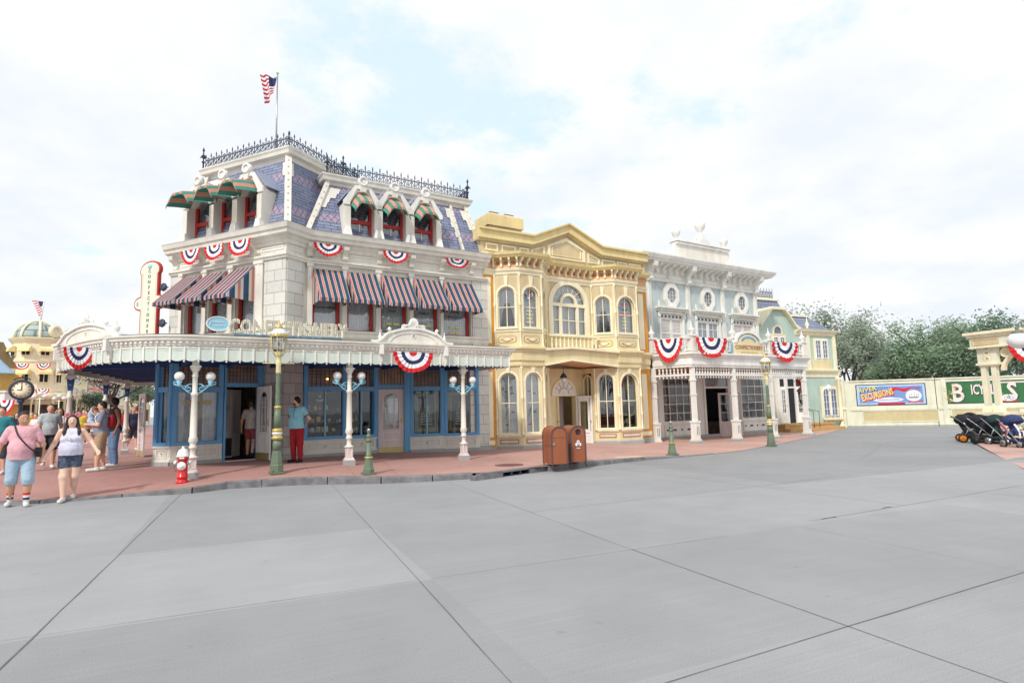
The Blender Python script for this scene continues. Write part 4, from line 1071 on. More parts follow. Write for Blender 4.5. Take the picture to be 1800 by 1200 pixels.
# stone corner pier
mb = MB()
uq = FL.U(467,800)
pA,pB = FL.w(uq,0.0,0),FR.w(-0.0,0,0)
cpath = [FS.w(uD1,-0.6,0)[:2],FL.w(uq-0.05,0.0,0)[:2],C0,FR.w(-0.02,0,0)[:2]]
mb.sweep([(0,0.1),(0,ZV+0.1)],cpath,'stone2',ends=False)
mb.sweep([(0,0.1),(0.06,0.1),(0.06,zg+0.14),(0.0,zg+0.16)],cpath,'plinth',ends=False)
mb.build('stone_pier',corner)
# right-hand shopfront
def gU(x): return FR.U(x,805)
w4,T4,r4 = blue_bay(FR,gU(532),gU(609),zg-0.02,ZV,0.0,nw=2)
ua,ub = gU(609),gU(662)
sa = FR.w(ua,0,0); Fs = Fr(sa[:2],FR.a+24);
_e = Fs.U(662,800)
w5,T5,r5 = blue_bay(Fs,0.0,_e,zg-0.04,ZV,0.0,nw=2)
de = Fs.w(_e,0,0); FDr = Fr(de[:2],FR.a-2)
dr0,dr1 = FDr.U(665,790),FDr.U(711,790)
glazed_door(corner,Tm(FDr,dr0,-0.06,0.2),dr1-dr0,2.12,'pink')
mb = MB(); Tq = Tm(FDr)
mb.box(0,dr0,-0.12,0.02,0.1,ZV,'blue',Tq); mb.box(dr1,dr1+0.2,-0.12,0.02,0.1,ZV,'blue',Tq); mb.box(dr0,dr1,-0.12,0.0,2.34,2.46,'blue',Tq); mb.box(dr0,dr1,-0.1,-0.04,2.46,ZV,'tglass',Tq)
for i in range(1,8): x = lerp(dr0,dr1,i/8); mb.box(x-0.005,x+0.005,-0.04,-0.025,2.46,ZV,'iron',Tq)
mb.build('door_frame',corner)
q0 = FDr.w(dr1+0.2,0.0,0); q1 = FR.w(gU(841),0.12,0)
Fc = Fr(q0[:2],math.degrees(math.atan2(q1[1]-q0[1],q1[0]-q0[0]))); lc = math.hypot(q1[0]-q0[0],q1[1]-q0[1])
umid = Fc.U(781,780)
w6,T6,r6 = blue_bay(Fc,0.0,umid,0.17,ZV,0.0,nw=2)
w7,T7,r7 = blue_bay(Fc,umid,lc,0.15,ZV,0.0,nw=2)
mb = MB()
mb.box(gU(841)-0.3,LR,-0.2,0.04,0.1,3.12,'stone',TR,skip='b'); mb.box(gU(841),LR+0.02,-0.2,0.1,0.0,0.3,'plinth',TR)
mb.build('stone_pier',corner)
# upper band over shopfronts + interior shell
mb = MB()
mb.sweep([(-0.08,ZV-0.02),(0.06,ZV-0.02),(0.06,3.2),(-0.08,3.2)],[FB.w(0,0,0)[:2],FE.w(0,0,0)[:2],FS.w(FS.U(299,800),0,0)[:2],FS.w(uD1,0,0)[:2]],'navy')
mb.sweep([(-0.08,ZV-0.02),(0.06,ZV-0.02),(0.06,3.2),(-0.08,3.2)],[FR.w(0,0,0)[:2],FR.w(ua,0,0)[:2],Fs.w(_e,0,0)[:2],Fc.w(0,0,0)[:2],Fc.w(lc,0,0)[:2]],'navy')
# floors and back walls of the shops
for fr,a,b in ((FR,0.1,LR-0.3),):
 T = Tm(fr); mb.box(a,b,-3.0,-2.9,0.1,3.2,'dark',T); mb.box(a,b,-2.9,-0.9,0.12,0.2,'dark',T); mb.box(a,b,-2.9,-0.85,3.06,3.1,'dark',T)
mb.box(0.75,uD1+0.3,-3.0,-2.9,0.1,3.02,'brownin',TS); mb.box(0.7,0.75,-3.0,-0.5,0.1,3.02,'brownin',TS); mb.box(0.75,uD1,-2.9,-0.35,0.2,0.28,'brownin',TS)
mb.build('shop_interior',corner)
# white curtains in the left shop windows
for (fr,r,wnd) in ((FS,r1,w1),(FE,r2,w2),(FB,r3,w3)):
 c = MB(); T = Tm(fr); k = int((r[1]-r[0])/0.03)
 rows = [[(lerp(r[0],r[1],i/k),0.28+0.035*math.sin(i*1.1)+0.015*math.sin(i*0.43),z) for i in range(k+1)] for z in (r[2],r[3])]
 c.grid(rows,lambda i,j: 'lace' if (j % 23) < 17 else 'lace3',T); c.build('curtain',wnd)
# goods, posters and gilt lettering in the windows
q = MB(); c_ = (r1[0]+r1[1])/2; text_mesh('CONFECTIONERY',0.2,0.002,'gold',T1 @ Matrix.Translation((c_,0.055,1.95)),q,0.004,sx=(r1[1]-r1[0])*0.72/1.62); q.build('gilt_lettering',w1)
q = MB()
for i in range(9): a = R_(i*22.5); q.tube([(c_+.05*math.cos(a),.055,2.12+.05*math.sin(a)),(c_+.13*math.cos(a),.055,2.12+.16*math.sin(a))],.006,'gold',T1,4)
for k in range(4): q.box(c_-.2+.04*k,c_+.2-.04*k,-.058,-.053,1.72-.07*k,1.735-.07*k,'gold',T1)
o = q.build('gilt_ornament',w1); o['kind'] = 'stuff'
M['postg'] = mat('dark_green_poster',(62,84,76),.5,var=.25,scale=9)
for (T,r,w) in ((T6,r6,w6),(T7,r7,w7)):
 q = MB(); a,b,z0,z1 = r; rnd = random.Random(int(a*100)); q.box(a+.05,b-.05,-.16,-.15,z0+.04,z1-.04,'postg',T)
 for g,m in ((.07,'gold'),(.12,'sage'),(.15,'gold')): panel(q,T,a+g,b-g,z0+g,z1-g,-.15,m,.012,.008)
 cx_,cz_ = (a+b)/2,(z0+z1)/2
 for k in range(16):
  an,rr = R_(k*22.5),.16+.05*(k % 3); ex = (b-a)/2*.55; q.tube([(cx_+ex*rr*2*math.cos(an+i*.35)*(1-i*.09),.14,cz_+rr*1.9*math.sin(an+i*.35)*(1-i*.09)) for i in range(6)],.008,['gold','sage','lace'][k % 3],T,4)
 for k in range(5): q.box(cx_-.2+.02*(k % 2),cx_+.2-.03*(k % 2),-.148,-.142,z0+.3+.09*k,z0+.33+.09*k,'sage',T)
 q.build('window_poster',w)
M['lilacg'] = mat('lilac_sweets',(176,160,200),.6)
M['bulbon'] = emis('lit_amber_bulb',(255,190,110),4.0)
rnd = random.Random(12)
for (T,r,w,lab) in ((T4,r4,w4,'sweets and toys on stands inside the shop window behind the worker'),(T5,r5,w5,'boxed goods inside the narrow shop window left of the pink door')):
 q = MB(); a,b,z0,z1 = r
 for dd,zz_ in ((-.45,z0+.12),(-.75,z0+.42),(-.95,z0+.8)): q.box(a+.05,b-.05,dd-.1,dd+.1,zz_-.03,zz_,'brownin',T)
 for k in range(34):
  lv = rnd.randrange(3); dd = (-.45,-.75,-.95)[lv]; zz_ = z0+(.12,.42,.8)[lv]; x = rnd.uniform(a+.1,b-.1); s_ = rnd.uniform(.025,.06); mm = rnd.choice(['bwhite','lace','pink','bred','cyan','tan','navy','gold','cream2','lilacg'])
  if k % 3: q.lathe([(.001,zz_),(s_,zz_+s_*.6),(s_*.9,zz_+s_*1.6),(.001,zz_+s_*2.2)],mm,T,7,x,dd)
  else: q.box(x-s_,x+s_,dd-.03,dd+.03,zz_,zz_+s_*3,mm,T)
 tag(q.build('window_goods'),lab,'shop display')
q = MB(); cx_ = lerp(r4[0],r4[1],.5);
for dx,dz in ((0,.12),(-.08,0),(.08,0),(0,-.02)): q.lathe([(.05*math.sin(R_(t)),1.98+dz-.05*math.cos(R_(t))) for t in range(1,181,30)],'globe',T4,10,cx_-.05+dx,-.5)
q.tube([(cx_-.05,.5,2.1),(cx_-.05,.5,3.0)],.008,'iron',T4,4); q.build('globe_pendant',w4)
for (T,r,w) in ((T4,r4,w4),):
 for x in (lerp(r[0],r[1],.55),lerp(r[0],r[1],.8)): q = MB(); q.lathe([(.03*math.sin(R_(t)),2.62-.03*math.cos(R_(t))) for t in range(1,181,30)],'bulbon',T,8,x,.0); q.build('lit_bulb',w)
# ================================================================== veranda of the corner building
FV = Fr(G(814,808)[:2],32.5)
ED = 0.22
uVR = FV.U(897,630,ED)
def ptv(px,py,z):
 d = ray(px,py); k = (z-CAM_H)/d[2]; return (d[0]*k,d[1]*k)
uVL = FV.U(318,630,ED)
ctrl = [FV.w(uVL+1.2,ED,0)[:2],FV.w(uVL,ED,0)[:2],ptv(232,590.5,3.42),ptv(165,597,3.42),ptv(103,615,3.42)]
cs = ctrl[-1]; far1 = (-15.3,24.0);
mid_ = lambda t: (lerp(cs[0],far1[0],t),lerp(cs[1],far1[1],t))
curve = resample([ctrl[0],ctrl[1],ctrl[2],ctrl[3],ctrl[4],mid_(0.12)],0.25)[3:]
side = [mid_(0.12),mid_(0.4),mid_(0.7),far1]
front = [FV.w(uVR,ED,0)[:2],FV.w(uVR*0.3,ED,0)[:2]]
# walk from the far left end round the corner to the right end
vpath = [( -12.9,25.2)]+side[::-1][:-1]+curve[::-1]+front[::-1]+[FV.w(uVR,-1.9,0)[:2]]
mb = MB()
mb.sweep([(-0.12,3.06),(-0.03,3.06),(-0.03,3.17),(0.02,3.18),(0.025,3.22),(0.04,3.23),(0.05,3.28),(0.1,3.30),(0.11,3.36),(0.14,3.38),(0.14,3.42),(-0.6,3.46)],vpath,'white')
poly = [(*p,3.455) for p in vpath]+[(*FR.w(LR-0.1,0.0,0)[:2],3.455),(*O_R,3.455),(*C0,3.455),(*FL.w(0,0,0)[:2],3.455),(-12.5,24.0,3.455)]
mb.face(poly,'plinth')
mb.face([(p[0],p[1],3.07) for p in poly][::-1],'navy')
mb.build('veranda_roof',corner)
# dentils
mb = MB()
def walk(path,st,start=0.0):
 out = []; acc = start
 for i in range(len(path)-1):
  a,b = path[i],path[i+1]; ln = math.hypot(b[0]-a[0],b[1]-a[1]); ang = math.degrees(math.atan2(b[1]-a[1],b[0]-a[0]))
  while acc < ln: out.append((a[0]+(b[0]-a[0])*acc/ln,a[1]+(b[1]-a[1])*acc/ln,ang)); acc += st
  acc -= ln
 return out
for x,y,a in walk(vpath,0.12): mb.box(-0.03,0.03,0.03,0.07,3.235,3.285,'white2',Tm(Fr((x,y),a)))
for x,y,a in walk(vpath,0.6): mb.box(-0.03,0.03,0.0,0.05,3.18,3.21,'white',Tm(Fr((x,y),a)))
mb.build('dentil_course',corner)
# scalloped fascia: pale panels between pendant strips
mb = MB()
pts = walk(vpath,0.29)
for i in range(len(pts)-1):
 a,b = pts[i],pts[i+1]; ln = math.hypot(b[0]-a[0],b[1]-a[1])
 if ln < 0.1: continue
 fr = Fr(a[:2],math.degrees(math.atan2(b[1]-a[1],b[0]-a[0]))); T = Tm(fr)
 zt_,zb_ = 3.17,2.89
 n = 8; pl = [(0.0,zb_)]+[(ln*k/n,zb_-0.06*math.sin(math.pi*k/n)**0.7) for k in range(1,n)]+[(ln,zb_),(ln,zt_),(0,zt_)]
 mb.prism(pl,-0.03,0.0,'sage',T)
 mb.box(0.02,ln-0.02,0.0,0.012,zt_-0.05,zt_,'white',T)
 mb.box(-0.018,0.018,-0.03,0.025,2.845,zt_+0.0,'white2',T); mb.lathe([(0.006,2.80),(0.02,2.815),(0.02,2.845)],'white2',T,6,0,0)
mb.build('fascia',corner)
# beams of the ceiling
mb = MB()
for k in range(9):
 u = -6.2-k*0.0
for x,y,a in walk([FV.w(-7.0,0,0)[:2],FV.w(uVR,0,0)[:2]],1.15):
 T = Tm(Fr((x,y),FV.a)); mb.box(-0.05,0.05,-3.2,-0.15,2.93,3.065,'navy',T)
for d in (-0.9,-2.0): mb.box(-7.2,uVR,d-0.04,d+0.04,3.0,3.06,'blue',Tm(FV))
for d in np.arange(0.6,8.5,0.9):
 a_ = mid_(d/9.0); mb.box(0.1,3.2,-0.05,0.05,2.93,3.065,'navy',Tm(Fr((a_[0]+0.1,a_[1]),8)))
mb.build('ceiling_beam',corner)
# columns
def column_parts(parent,x,y,z,top=2.9,lamps=True,side_cap=False):
 T = Matrix.Translation((x,y,z)) @ Matrix.Rotation(R_(FV.a),4,'Z'); c = MB(); H = top-z
 c.frustum(0,0,0.13,0.2,0.24,0.17,'pink',T); c.box(-0.08,0.08,-0.08,0.08,0.2,0.44,'pink',T); panel(c,T,-0.06,0.06,0.22,0.42,0.08,'white2',0.012,0.01)
 c.lathe([(0.08,0.44),(0.12,0.455),(0.12,0.485),(0.075,0.5),(0.06,0.53),(0.06,0.66),(0.085,0.68),(0.085,0.71),(0.065,0.73),(0.07,0.8),(0.105,0.84),(0.09,0.88),(0.1,0.9),(0.078,0.93),(0.072,1.4),(0.06,1.86),(0.08,1.88),(0.08,1.93),(0.055,1.95),(0.055,H-0.42),(0.075,H-0.4),(0.06,H-0.37),(0.06,H-0.3),(0.1,H-0.24),(0.11,H-0.2)],'white',T,14)
 c.box(-0.11,0.11,-0.11,0.11,H-0.2,H-0.16,'white',T); c.box(-0.07,0.07,-0.07,0.07,H-0.16,H+0.15,'white',T)
 if side_cap: c.frustum(0,0,H-0.55,H-0.24,0.11,0.17,'navy',T); c.frustum(0,0,H-0.24,H-0.08,0.26,0.14,'pink',T)
 col = c.build('veranda_column',parent)
 b = MB(); b.box(-0.13,0.13,-0.13,0.13,-0.1,0.13,'plinth',T); b.build('column_base',col)
 if lamps:
  for sg in (-1,1):
   a = MB(); z1 = 1.98
   def sp(cx,cz,r0,r1,a0,a1,n=12): return [(cx+sg*(lerp(r0,r1,i/n))*math.cos(R_(lerp(a0,a1,i/n))),0,cz+lerp(r0,r1,i/n)*math.sin(R_(lerp(a0,a1,i/n)))) for i in range(n+1)]
   a.tube(sp(sg*0.13,z1+0.05,0.02,0.075,0,450),0.011,'cyan',T,5)
   a.tube([(sg*0.06,0,z1-0.06),(sg*0.13,0,z1-0.035),(sg*0.2,0,z1+0.03),(sg*0.27,0,z1+0.1),(sg*0.36,0,z1+0.12),(sg*0.42,0,z1+0.16)],0.013,'cyan',T,5)
   a.tube(sp(sg*0.415,z1+0.185,0.012,0.045,-90,300),0.01,'cyan',T,5)
   a.tube([(sg*0.06,0,z1+0.16),(sg*0.14,0,z1+0.15),(sg*0.2,0,z1+0.1),(sg*0.3,0,z1+0.14)],0.011,'cyan',T,5)
   a.lathe([(0.015,z1+0.1),(0.055,z1+0.12),(0.04,z1+0.16),(0.06,z1+0.2),(0.06,z1+0.23)],'cyan',T,10,sg*0.32)
   a.build('lamp_bracket',col)
   g = MB(); g.lathe([(0.05,z1+0.235)]+[(0.108*math.sin(R_(t)),z1+0.33-0.108*math.cos(R_(t))) for t in range(30,180,15)]+[(0.002,z1+0.438)],'globe',T,18,sg*0.32); g.build('lamp_globe',col)
 return col
for px in (814,614,342):
 u = FV.U(px,700); p = FV.w(u,0,0); column_parts(corner,p[0],p[1],zpav(*p[:2]))
def onray(px,fa,fb):
 """where the sight column px crosses the plan line fa-fb"""
 d = ray(px,730); dx,dy = fb[0]-fa[0],fb[1]-fa[1]
 k = (fa[0]*dy-fa[1]*dx)/(d[0]*dy-d[1]*dx); return d[0]*k,d[1]*k
sa,sb = mid_(0.02),far1
for px in (121,184,222):
 x,y = onray(px,(sa[0]+0.25,sa[1]),(sb[0]+0.25,sb[1])); column_parts(corner,x,y,zpav(x,y),lamps=False,side_cap=True)
# pediments on the veranda edge
def pediment(fr,cu,w,d,z,nm='pediment'):
 T = Tm(fr,cu,d,z); m = MB(); n = 24; top = []
 def prof(t):  # t -1..1
  a = abs(t)
  return 0.42 if a < 0.001 else (0.30+0.13*math.cos(a/0.55*math.pi/2) if a < 0.55 else 0.30-0.26*ss((a-0.55)/0.32) if a < 0.87 else 0.04)
 xs_ = [w/2*(1-2*i/n) for i in range(n+1)]
 top = [(x,prof(2*x/w)) for x in xs_]
 m.prism([(-w/2,0),(w/2,0)]+top,-0.14,0.0,'white',T)
 for i in range(n):
  (xa,za),(xb,zb) = top[i],top[i+1]
  m.prism([(xa,za-0.045),(xa,za+0.015),(xb,zb+0.015),(xb,zb-0.045)],-0.16,0.05,'white2',T)
 # inner arched moulding
 o = [(w*0.3*math.cos(math.pi*k/14),0.04+0.26*math.sin(math.pi*k/14)) for k in range(15)]
 for i in range(14): m.prism([o[i],o[i+1],(o[i+1][0]*0.93,o[i+1][1]*0.93),(o[i][0]*0.93,o[i][1]*0.93)],0,0.025,'white2',T)
 m.lathe([(0.04,0),(0.055,0.02),(0.07,0)],'white2',T @ Matrix.Translation((0,0,0.2)) @ Matrix.Rotation(R_(90),4,'X'),12)
 # carved crest: shell between two scrolls
 for k in range(9):
  a = R_(20+k*17.5); m.tube([(0,0.02,0.43),(0.10*math.cos(a),0.0,0.43+0.13*math.sin(a)+0.03),(0.15*math.cos(a),-0.02,0.43+0.24*math.sin(a)+0.03)],0.022,'white2',T,6,0.03)
 for sg in (-1,1):
  pts = [(sg*(0.27+0.075*(1-i/16)*math.cos(i*0.75)),0,0.44+0.075*(1-i/16)*math.sin(i*0.75)) for i in range(15)]
  m.tube(pts,0.022,'white2',T,6,0.012)
  m.tube([(sg*0.1,0,0.46),(sg*0.2,0,0.5),(sg*0.33,0,0.42),(sg*0.45,0,0.3),(sg*0.53,0,0.26)],0.028,'white2',T,6,0.014)
  m.lathe([(0.001,0.30),(0.05,0.34),(0.055,0.38),(0.001,0.43)],'white2',T,8,sg*0.56*w/1.9)
 m.build(nm,corner)
pu0,pu1 = FV.U(652,600,ED),FV.U(793,600,ED)
pediment(FV,(pu0+pu1)/2,pu1-pu0,ED+0.08,3.43)
pa,pb = ptv(104,605,3.5),ptv(222,586,3.5)
Fp = Fr(pa,math.degrees(math.atan2(pb[1]-pa[1],pb[0]-pa[0]))); lp_ = math.hypot(pb[0]-pa[0],pb[1]-pa[1])
pediment(Fp,lp_/2,lp_,0.12,3.43)
mb = MB()
for px in (668,781): mb = MB(); T = Tm(FV,FV.U(px,590,ED),ED+0.0,3.44); mb.lathe([(0.07,0),(0.07,0.06),(0.03,0.1),(0.055,0.15),(0.03,0.2),(0.012,0.26),(0.003,0.36)],'white2',T,8); mb.build('roof_finial',corner)
for t in (0.08,0.86): mb = MB(); p = Fp.w(lp_*t,0.0,3.5); urn(mb,p,0.42); mb.build('roof_finial',corner)
# fascia posts
mb = MB()
for px in (668,781,190,108):
 if px > 300: T = Tm(FV,FV.U(px,620,ED),ED,0)
 else:
  q = min(range(len(pts)),key=lambda i: abs((900+F_PX*np.dot(np.array([pts[i][0],pts[i][1],1.4]),_R)/np.dot(np.array([pts[i][0],pts[i][1],1.4]),_F))-px)+(50 if pts[i][1] > 17 else 0))
  T = Tm(Fr(pts[q][:2],pts[q][2]))
 mb = MB(); mb.box(-0.05,0.05,0,0.17,3.1,3.36,'white2',T); mb.box(-0.045,0.045,0,0.07,2.9,3.1,'white',T); mb.lathe([(0.01,2.8),(0.03,2.84),(0.04,2.9)],'white2',T,8,0,0.03); mb.build('fascia_post',corner)
# ---- signs
def bulbs_in(mb_,txt,size,T,sx,step,r,m,bold,spacing=1.0):
 cu = bpy.data.curves.new('lettering','FONT'); cu.body = txt; cu.size = size; cu.offset = bold; cu.align_x = 'CENTER'; cu.align_y = 'CENTER'; cu.resolution_u = 2; cu.space_character = spacing
 ob = bpy.data.objects.new('lettering',cu); COL.objects.link(ob); dg = bpy.context.evaluated_depsgraph_get(); me = bpy.data.meshes.new_from_object(ob.evaluated_get(dg))
 me.calc_loop_triangles(); tr = [[me.vertices[v].co.xy.copy() for v in t.vertices] for t in me.loop_triangles]
 xs_ = [v.co.x for v in me.vertices]; ys_ = [v.co.y for v in me.vertices]
 x = min(xs_)
 def inside(p):
  for a,b,c in tr:
   d1 = (b-a).cross(p-a); d2 = (c-b).cross(p-b); d3 = (a-c).cross(p-c)
   if (d1 >= 0 and d2 >= 0 and d3 >= 0) or (d1 <= 0 and d2 <= 0 and d3 <= 0): return True
  return False
 while x < max(xs_):
  y = min(ys_)+step*0.4
  while y < max(ys_):
   if inside(Vector((x,y))): mb_.box(x*sx-r,x*sx+r,0.0,0.012,y-r,y+r,m,T)
   y += step
  x += step/sx
 bpy.data.objects.remove(ob); bpy.data.curves.remove(cu); bpy.data.meshes.remove(me)
su0,su1 = FV.U(411,575,ED-0.1),FV.U(602,580,ED-0.1); suc = (su0+su1)/2
sg = empty('marquee_sign',FV.w(suc,0.1,3.45),'cream marquee letters studded with bulbs reading CONFECTIONERY on the veranda roof edge','sign')
mb = MB(); Ts = Tm(FV,suc,0.12,0)
M['marq'] = mat('cream_marquee_face',(234,228,206),0.5,var=0)
M['bulb'] = mat('unlit_bulb',(112,98,80),0.4,var=0)
text_mesh('CONFECTIONERY',0.47,0.03,'marq',Ts @ Matrix.Translation((0,0,3.68)),mb,0.02,sx=(su1-su0)/3.76,spacing=1.08)
mb.build('letters',sg)
mb = MB(); bulbs_in(mb,'CONFECTIONERY',0.47,Ts @ Matrix.Translation((0,-0.032,3.68)),(su1-su0)/3.76,0.046,0.009,'bulb',0.012,1.08)
o = mb.build('bulbs',sg); o['kind'] = 'stuff'
mb = MB(); mb.box(su0-suc,su1-suc,-0.05,0.0,3.49,3.515,'blue',Ts);
for i in range(8): x = lerp(su0,su1,i/7)-suc; mb.box(x-0.015,x+0.015,-0.05,-0.01,3.44,3.6,'white',Ts)
mb.box(su0-suc,su1-suc,-0.09,-0.06,3.47,3.49,'white',Ts)
mb.build('rail',sg)
# oval blue sign
u,z = FV.P(383,569,ED); ov = empty('oval_sign',FV.w(u,ED,3.45),'blue oval sign with a white rim on a small stand beside the marquee letters','sign')
rx = (FV.U(404,569,ED)-FV.U(362,569,ED))/2; rz = 0.175; T = Tm(FV,u,ED,z)
mb = MB(); n = 28; mb.prism([(rx*math.cos(2*math.pi*i/n),rz*math.sin(2*math.pi*i/n)) for i in range(n)],-0.04,0.02,'ovblue' if 'ovblue' in M else 'cyan',T)
mb.ring([(rx*math.cos(2*math.pi*i/n),rz*math.sin(2*math.pi*i/n)) for i in range(n)],[((rx-0.025)*math.cos(2*math.pi*i/n),(rz-0.02)*math.sin(2*math.pi*i/n)) for i in range(n)],-0.05,0.035,'white2',T)
mb.build('board',ov)
mb = MB()
for k,(x0_,x1_,zz,am) in enumerate([(-0.14,0.12,0.035,0.02),(-0.12,0.15,-0.045,0.018)]):
 mb.tube([(lerp(x0_,x1_,i/24),-0.03,zz+am*math.sin(i*1.35)+0.004*i/24) for i in range(25)],0.005,'white2',T,4)
mb.tube([(-0.17,-0.03,-0.06),(-0.13,-0.03,0.08),(-0.09,-0.03,-0.02)],0.006,'white2',T,4)
mb.build('script',ov)
mb = MB(); mb.tube([(0.0,0.02,-rz),(0.02,0.03,z*0-rz-0.07),(0.12,0.05,-rz-0.1)],0.012,'white',T,5); mb.box(-0.02,0.02,-0.05,-0.02,3.44-z,-rz+0.02,'white',T); mb.build('stand',ov)
# vertical blade sign
FB_ = Fr(FL.w(0.0,0.25,0)[:2],-24.5)
bs = empty('blade_sign',FB_.w(FB_.U(257,580),0,3.5),'tall red edged vertical sign reading CONFECTIONERY with round side lobes, bracketed off the corner building','sign')
def B(x,y): return FB_.P(x,y)
T = Tm(FB_)
cx = [B(261,470)[0],B(252,580)[0]]; cxm = (B(243,560)[0]+B(278,560)[0])/2
zt_ = B(262,459)[1]; zl_ = B(255,533)[1]; zb_ = 3.42
hw = (B(277,500)[0]-B(247,500)[0])/2; lr = (B(285,533)[0]-B(232,533)[0])/2
zl_h = (B(258,520)[1]-B(258,545)[1])/2
def outline(g):
 w,r,lz = hw-g,lr-g,zl_h-g*0.8
 th = zt_-g; sh = zt_-0.27
 p = [(-w,zb_+g*0),(w,zb_+g*0),(w,zl_-lz)]
 p += [(w+(r-w)*math.sin(math.pi*i/8),zl_-lz*math.cos(math.pi*i/8)) for i in range(1,8)]+[(w,zl_+lz)]
 p += [(w,sh-0.2),(w+0.07,sh-0.12),(w+0.07,sh)]
 p += [((w+0.05)*math.cos(math.pi*i/8),sh+(th-sh)*math.sin(math.pi*i/8)) for i in range(1,8)]
 p += [(-(w+0.07),sh),(-(w+0.07),sh-0.12),(-w,sh-0.2),(-w,zl_+lz)]
 p += [(-(w+(r-w)*math.sin(math.pi*i/8)),zl_+lz*math.cos(math.pi*i/8)) for i in range(1,8)]+[(-w,zl_-lz)]
 return p
Tb = T @ Matrix.Translation((cxm,0,0)); mb = MB()
mb.prism(outline(0),-0.1,0.0,'red',Tb); mb.build('frame',bs)
mb = MB(); mb.prism(outline(0.055),-0.08,0.012,'marq',Tb); mb.box(-hw+0.1,-hw+0.115,0.012,0.018,zb_,zt_-0.4,'green',Tb); mb.box(hw-0.115,hw-0.1,0.012,0.018,zb_,zt_-0.4,'green',Tb)
fb = mb.build('face',bs)
mb = MB(); n = 20
mb.lathe([(0.0,0),(0.075,0),(0.07,0.02),(0,0.022)],'cyan',Tb @ Matrix.Translation((0,-0.012,zt_-0.19)) @ Matrix.Rotation(R_(90),4,'X') @ Matrix.Diagonal((1.35,1,1,1)),18)
for sg_ in (-1,1):
 for k in range(8): a = R_(k*45); mb.tube([(sg_*(hw+lr*0.16),-0.02,zl_),(sg_*(hw+lr*0.16)+0.06*math.cos(a),-0.02,zl_+0.085*math.sin(a))],0.012,'cyan',Tb,4,0.006)
mb.build('ornament',fb)
zz = B(263,477)[1]; z1 = B(256,583)[1]
for i,ch in enumerate('CONFECTIONER'):
 mb = MB(); z = lerp(zz,z1,i/11.0); text_mesh(ch,(zz-z1)/11*0.88,0.006,'lampgreen',Tb @ Matrix.Translation((0,-0.016,z)),mb,0.003,sx=1.1)
 mb.build('letter',fb)
mb = MB()
for z in [lerp(zb_+0.05,zt_-0.5,i/26) for i in range(27)]: mb.lathe([(0.0,0),(0.014,0.006),(0.0,0.022)],'bulb',Tb @ Matrix.Translation((hw+(0 if abs(z-zl_) > zl_h else (lr-hw)*math.sqrt(max(0,1-((z-zl_)/zl_h)**2))),0.08,z)) @ Matrix.Rotation(R_(90),4,'Y'),6)
mb.build('bulbs',bs)
for px,py in ((279,506),(275,569)):
 mb = MB(); u,z = B(px,py); u -= cxm; e = -cxm+0.05
 mb.tube([(hw,0.08,z),(e,0.08,z)],0.025,'iron',Tb,6); mb.tube([(hw,0.05,z-0.07),(e,0.05,z-0.07)],0.012,'iron',Tb,6)
 mb.lathe([(0.0,0),(0.14,0),(0.14,0.05),(0,0.05)],'iron',Tb @ Matrix.Translation((e-0.1,0.02,z)) @ Matrix.Rotation(R_(90),4,'X'),8)
 mb.build('bracket',bs)
# ---- buntings of the corner building
gA = 'red white and blue buntings on the corner building'
for k,(a,b,yt,yb) in enumerate([(551,602,426,450),(673,718,440,463),(783,823,453,472)]):
 u0,z0 = FR.P(a,yt,0.36); u1,_ = FR.P(b,yt+5,0.36); h = FR.Z((a+b)/2,yt+3,0.36)-FR.Z((a+b)/2,yb,0.36)
 p = FR.w((u0+u1)/2,0.36,z0); bunting(p,FR.a,u1-u0,h,'half round bunting under the white roof cornice, '+['left end above the first striped blind','above the third striped blind','above the fifth striped blind'][k],gA)
for k,(a,b,yt,yb) in enumerate([(320,353,441,464),(361,395,433,457),(403,442,425,450)]):
 u0,z0 = FL.P(a,yt,0.36); u1,_ = FL.P(b,yt-5,0.36); h = FL.Z((a+b)/2,yt-3,0.36)-FL.Z((a+b)/2,yb,0.36)
 p = FL.w((u0+u1)/2,0.36,z0-0.02); bunting(p,FL.a,u1-u0,h,['small bunting under the left facade cornice, nearest the vertical sign','small bunting under the left facade cornice, middle of the three','small bunting under the left facade cornice, nearest the stone corner'][k],gA)
u0,z0 = FV.P(690,618,ED+0.2); u1,_ = FV.P(760,620,ED+0.2); bunting(FV.w((u0+u1)/2,ED+0.22,z0),FV.a,u1-u0,z0-FV.Z(725,655,ED+0.2),'large bunting hung on the green scalloped veranda edge below the right pediment',gA)
pa2 = ptv(119,609,3.26); pb2 = ptv(174,611,3.26); a2 = math.degrees(math.atan2(pb2[1]-pa2[1],pb2[0]-pa2[0]))
bunting((((pa2[0]+pb2[0])/2)+0.02,(pa2[1]+pb2[1])/2-0.16,3.24),a2,math.hypot(pb2[0]-pa2[0],pb2[1]-pa2[1]),0.5,'large bunting hung on the rounded left end of the veranda above the couple',gA)
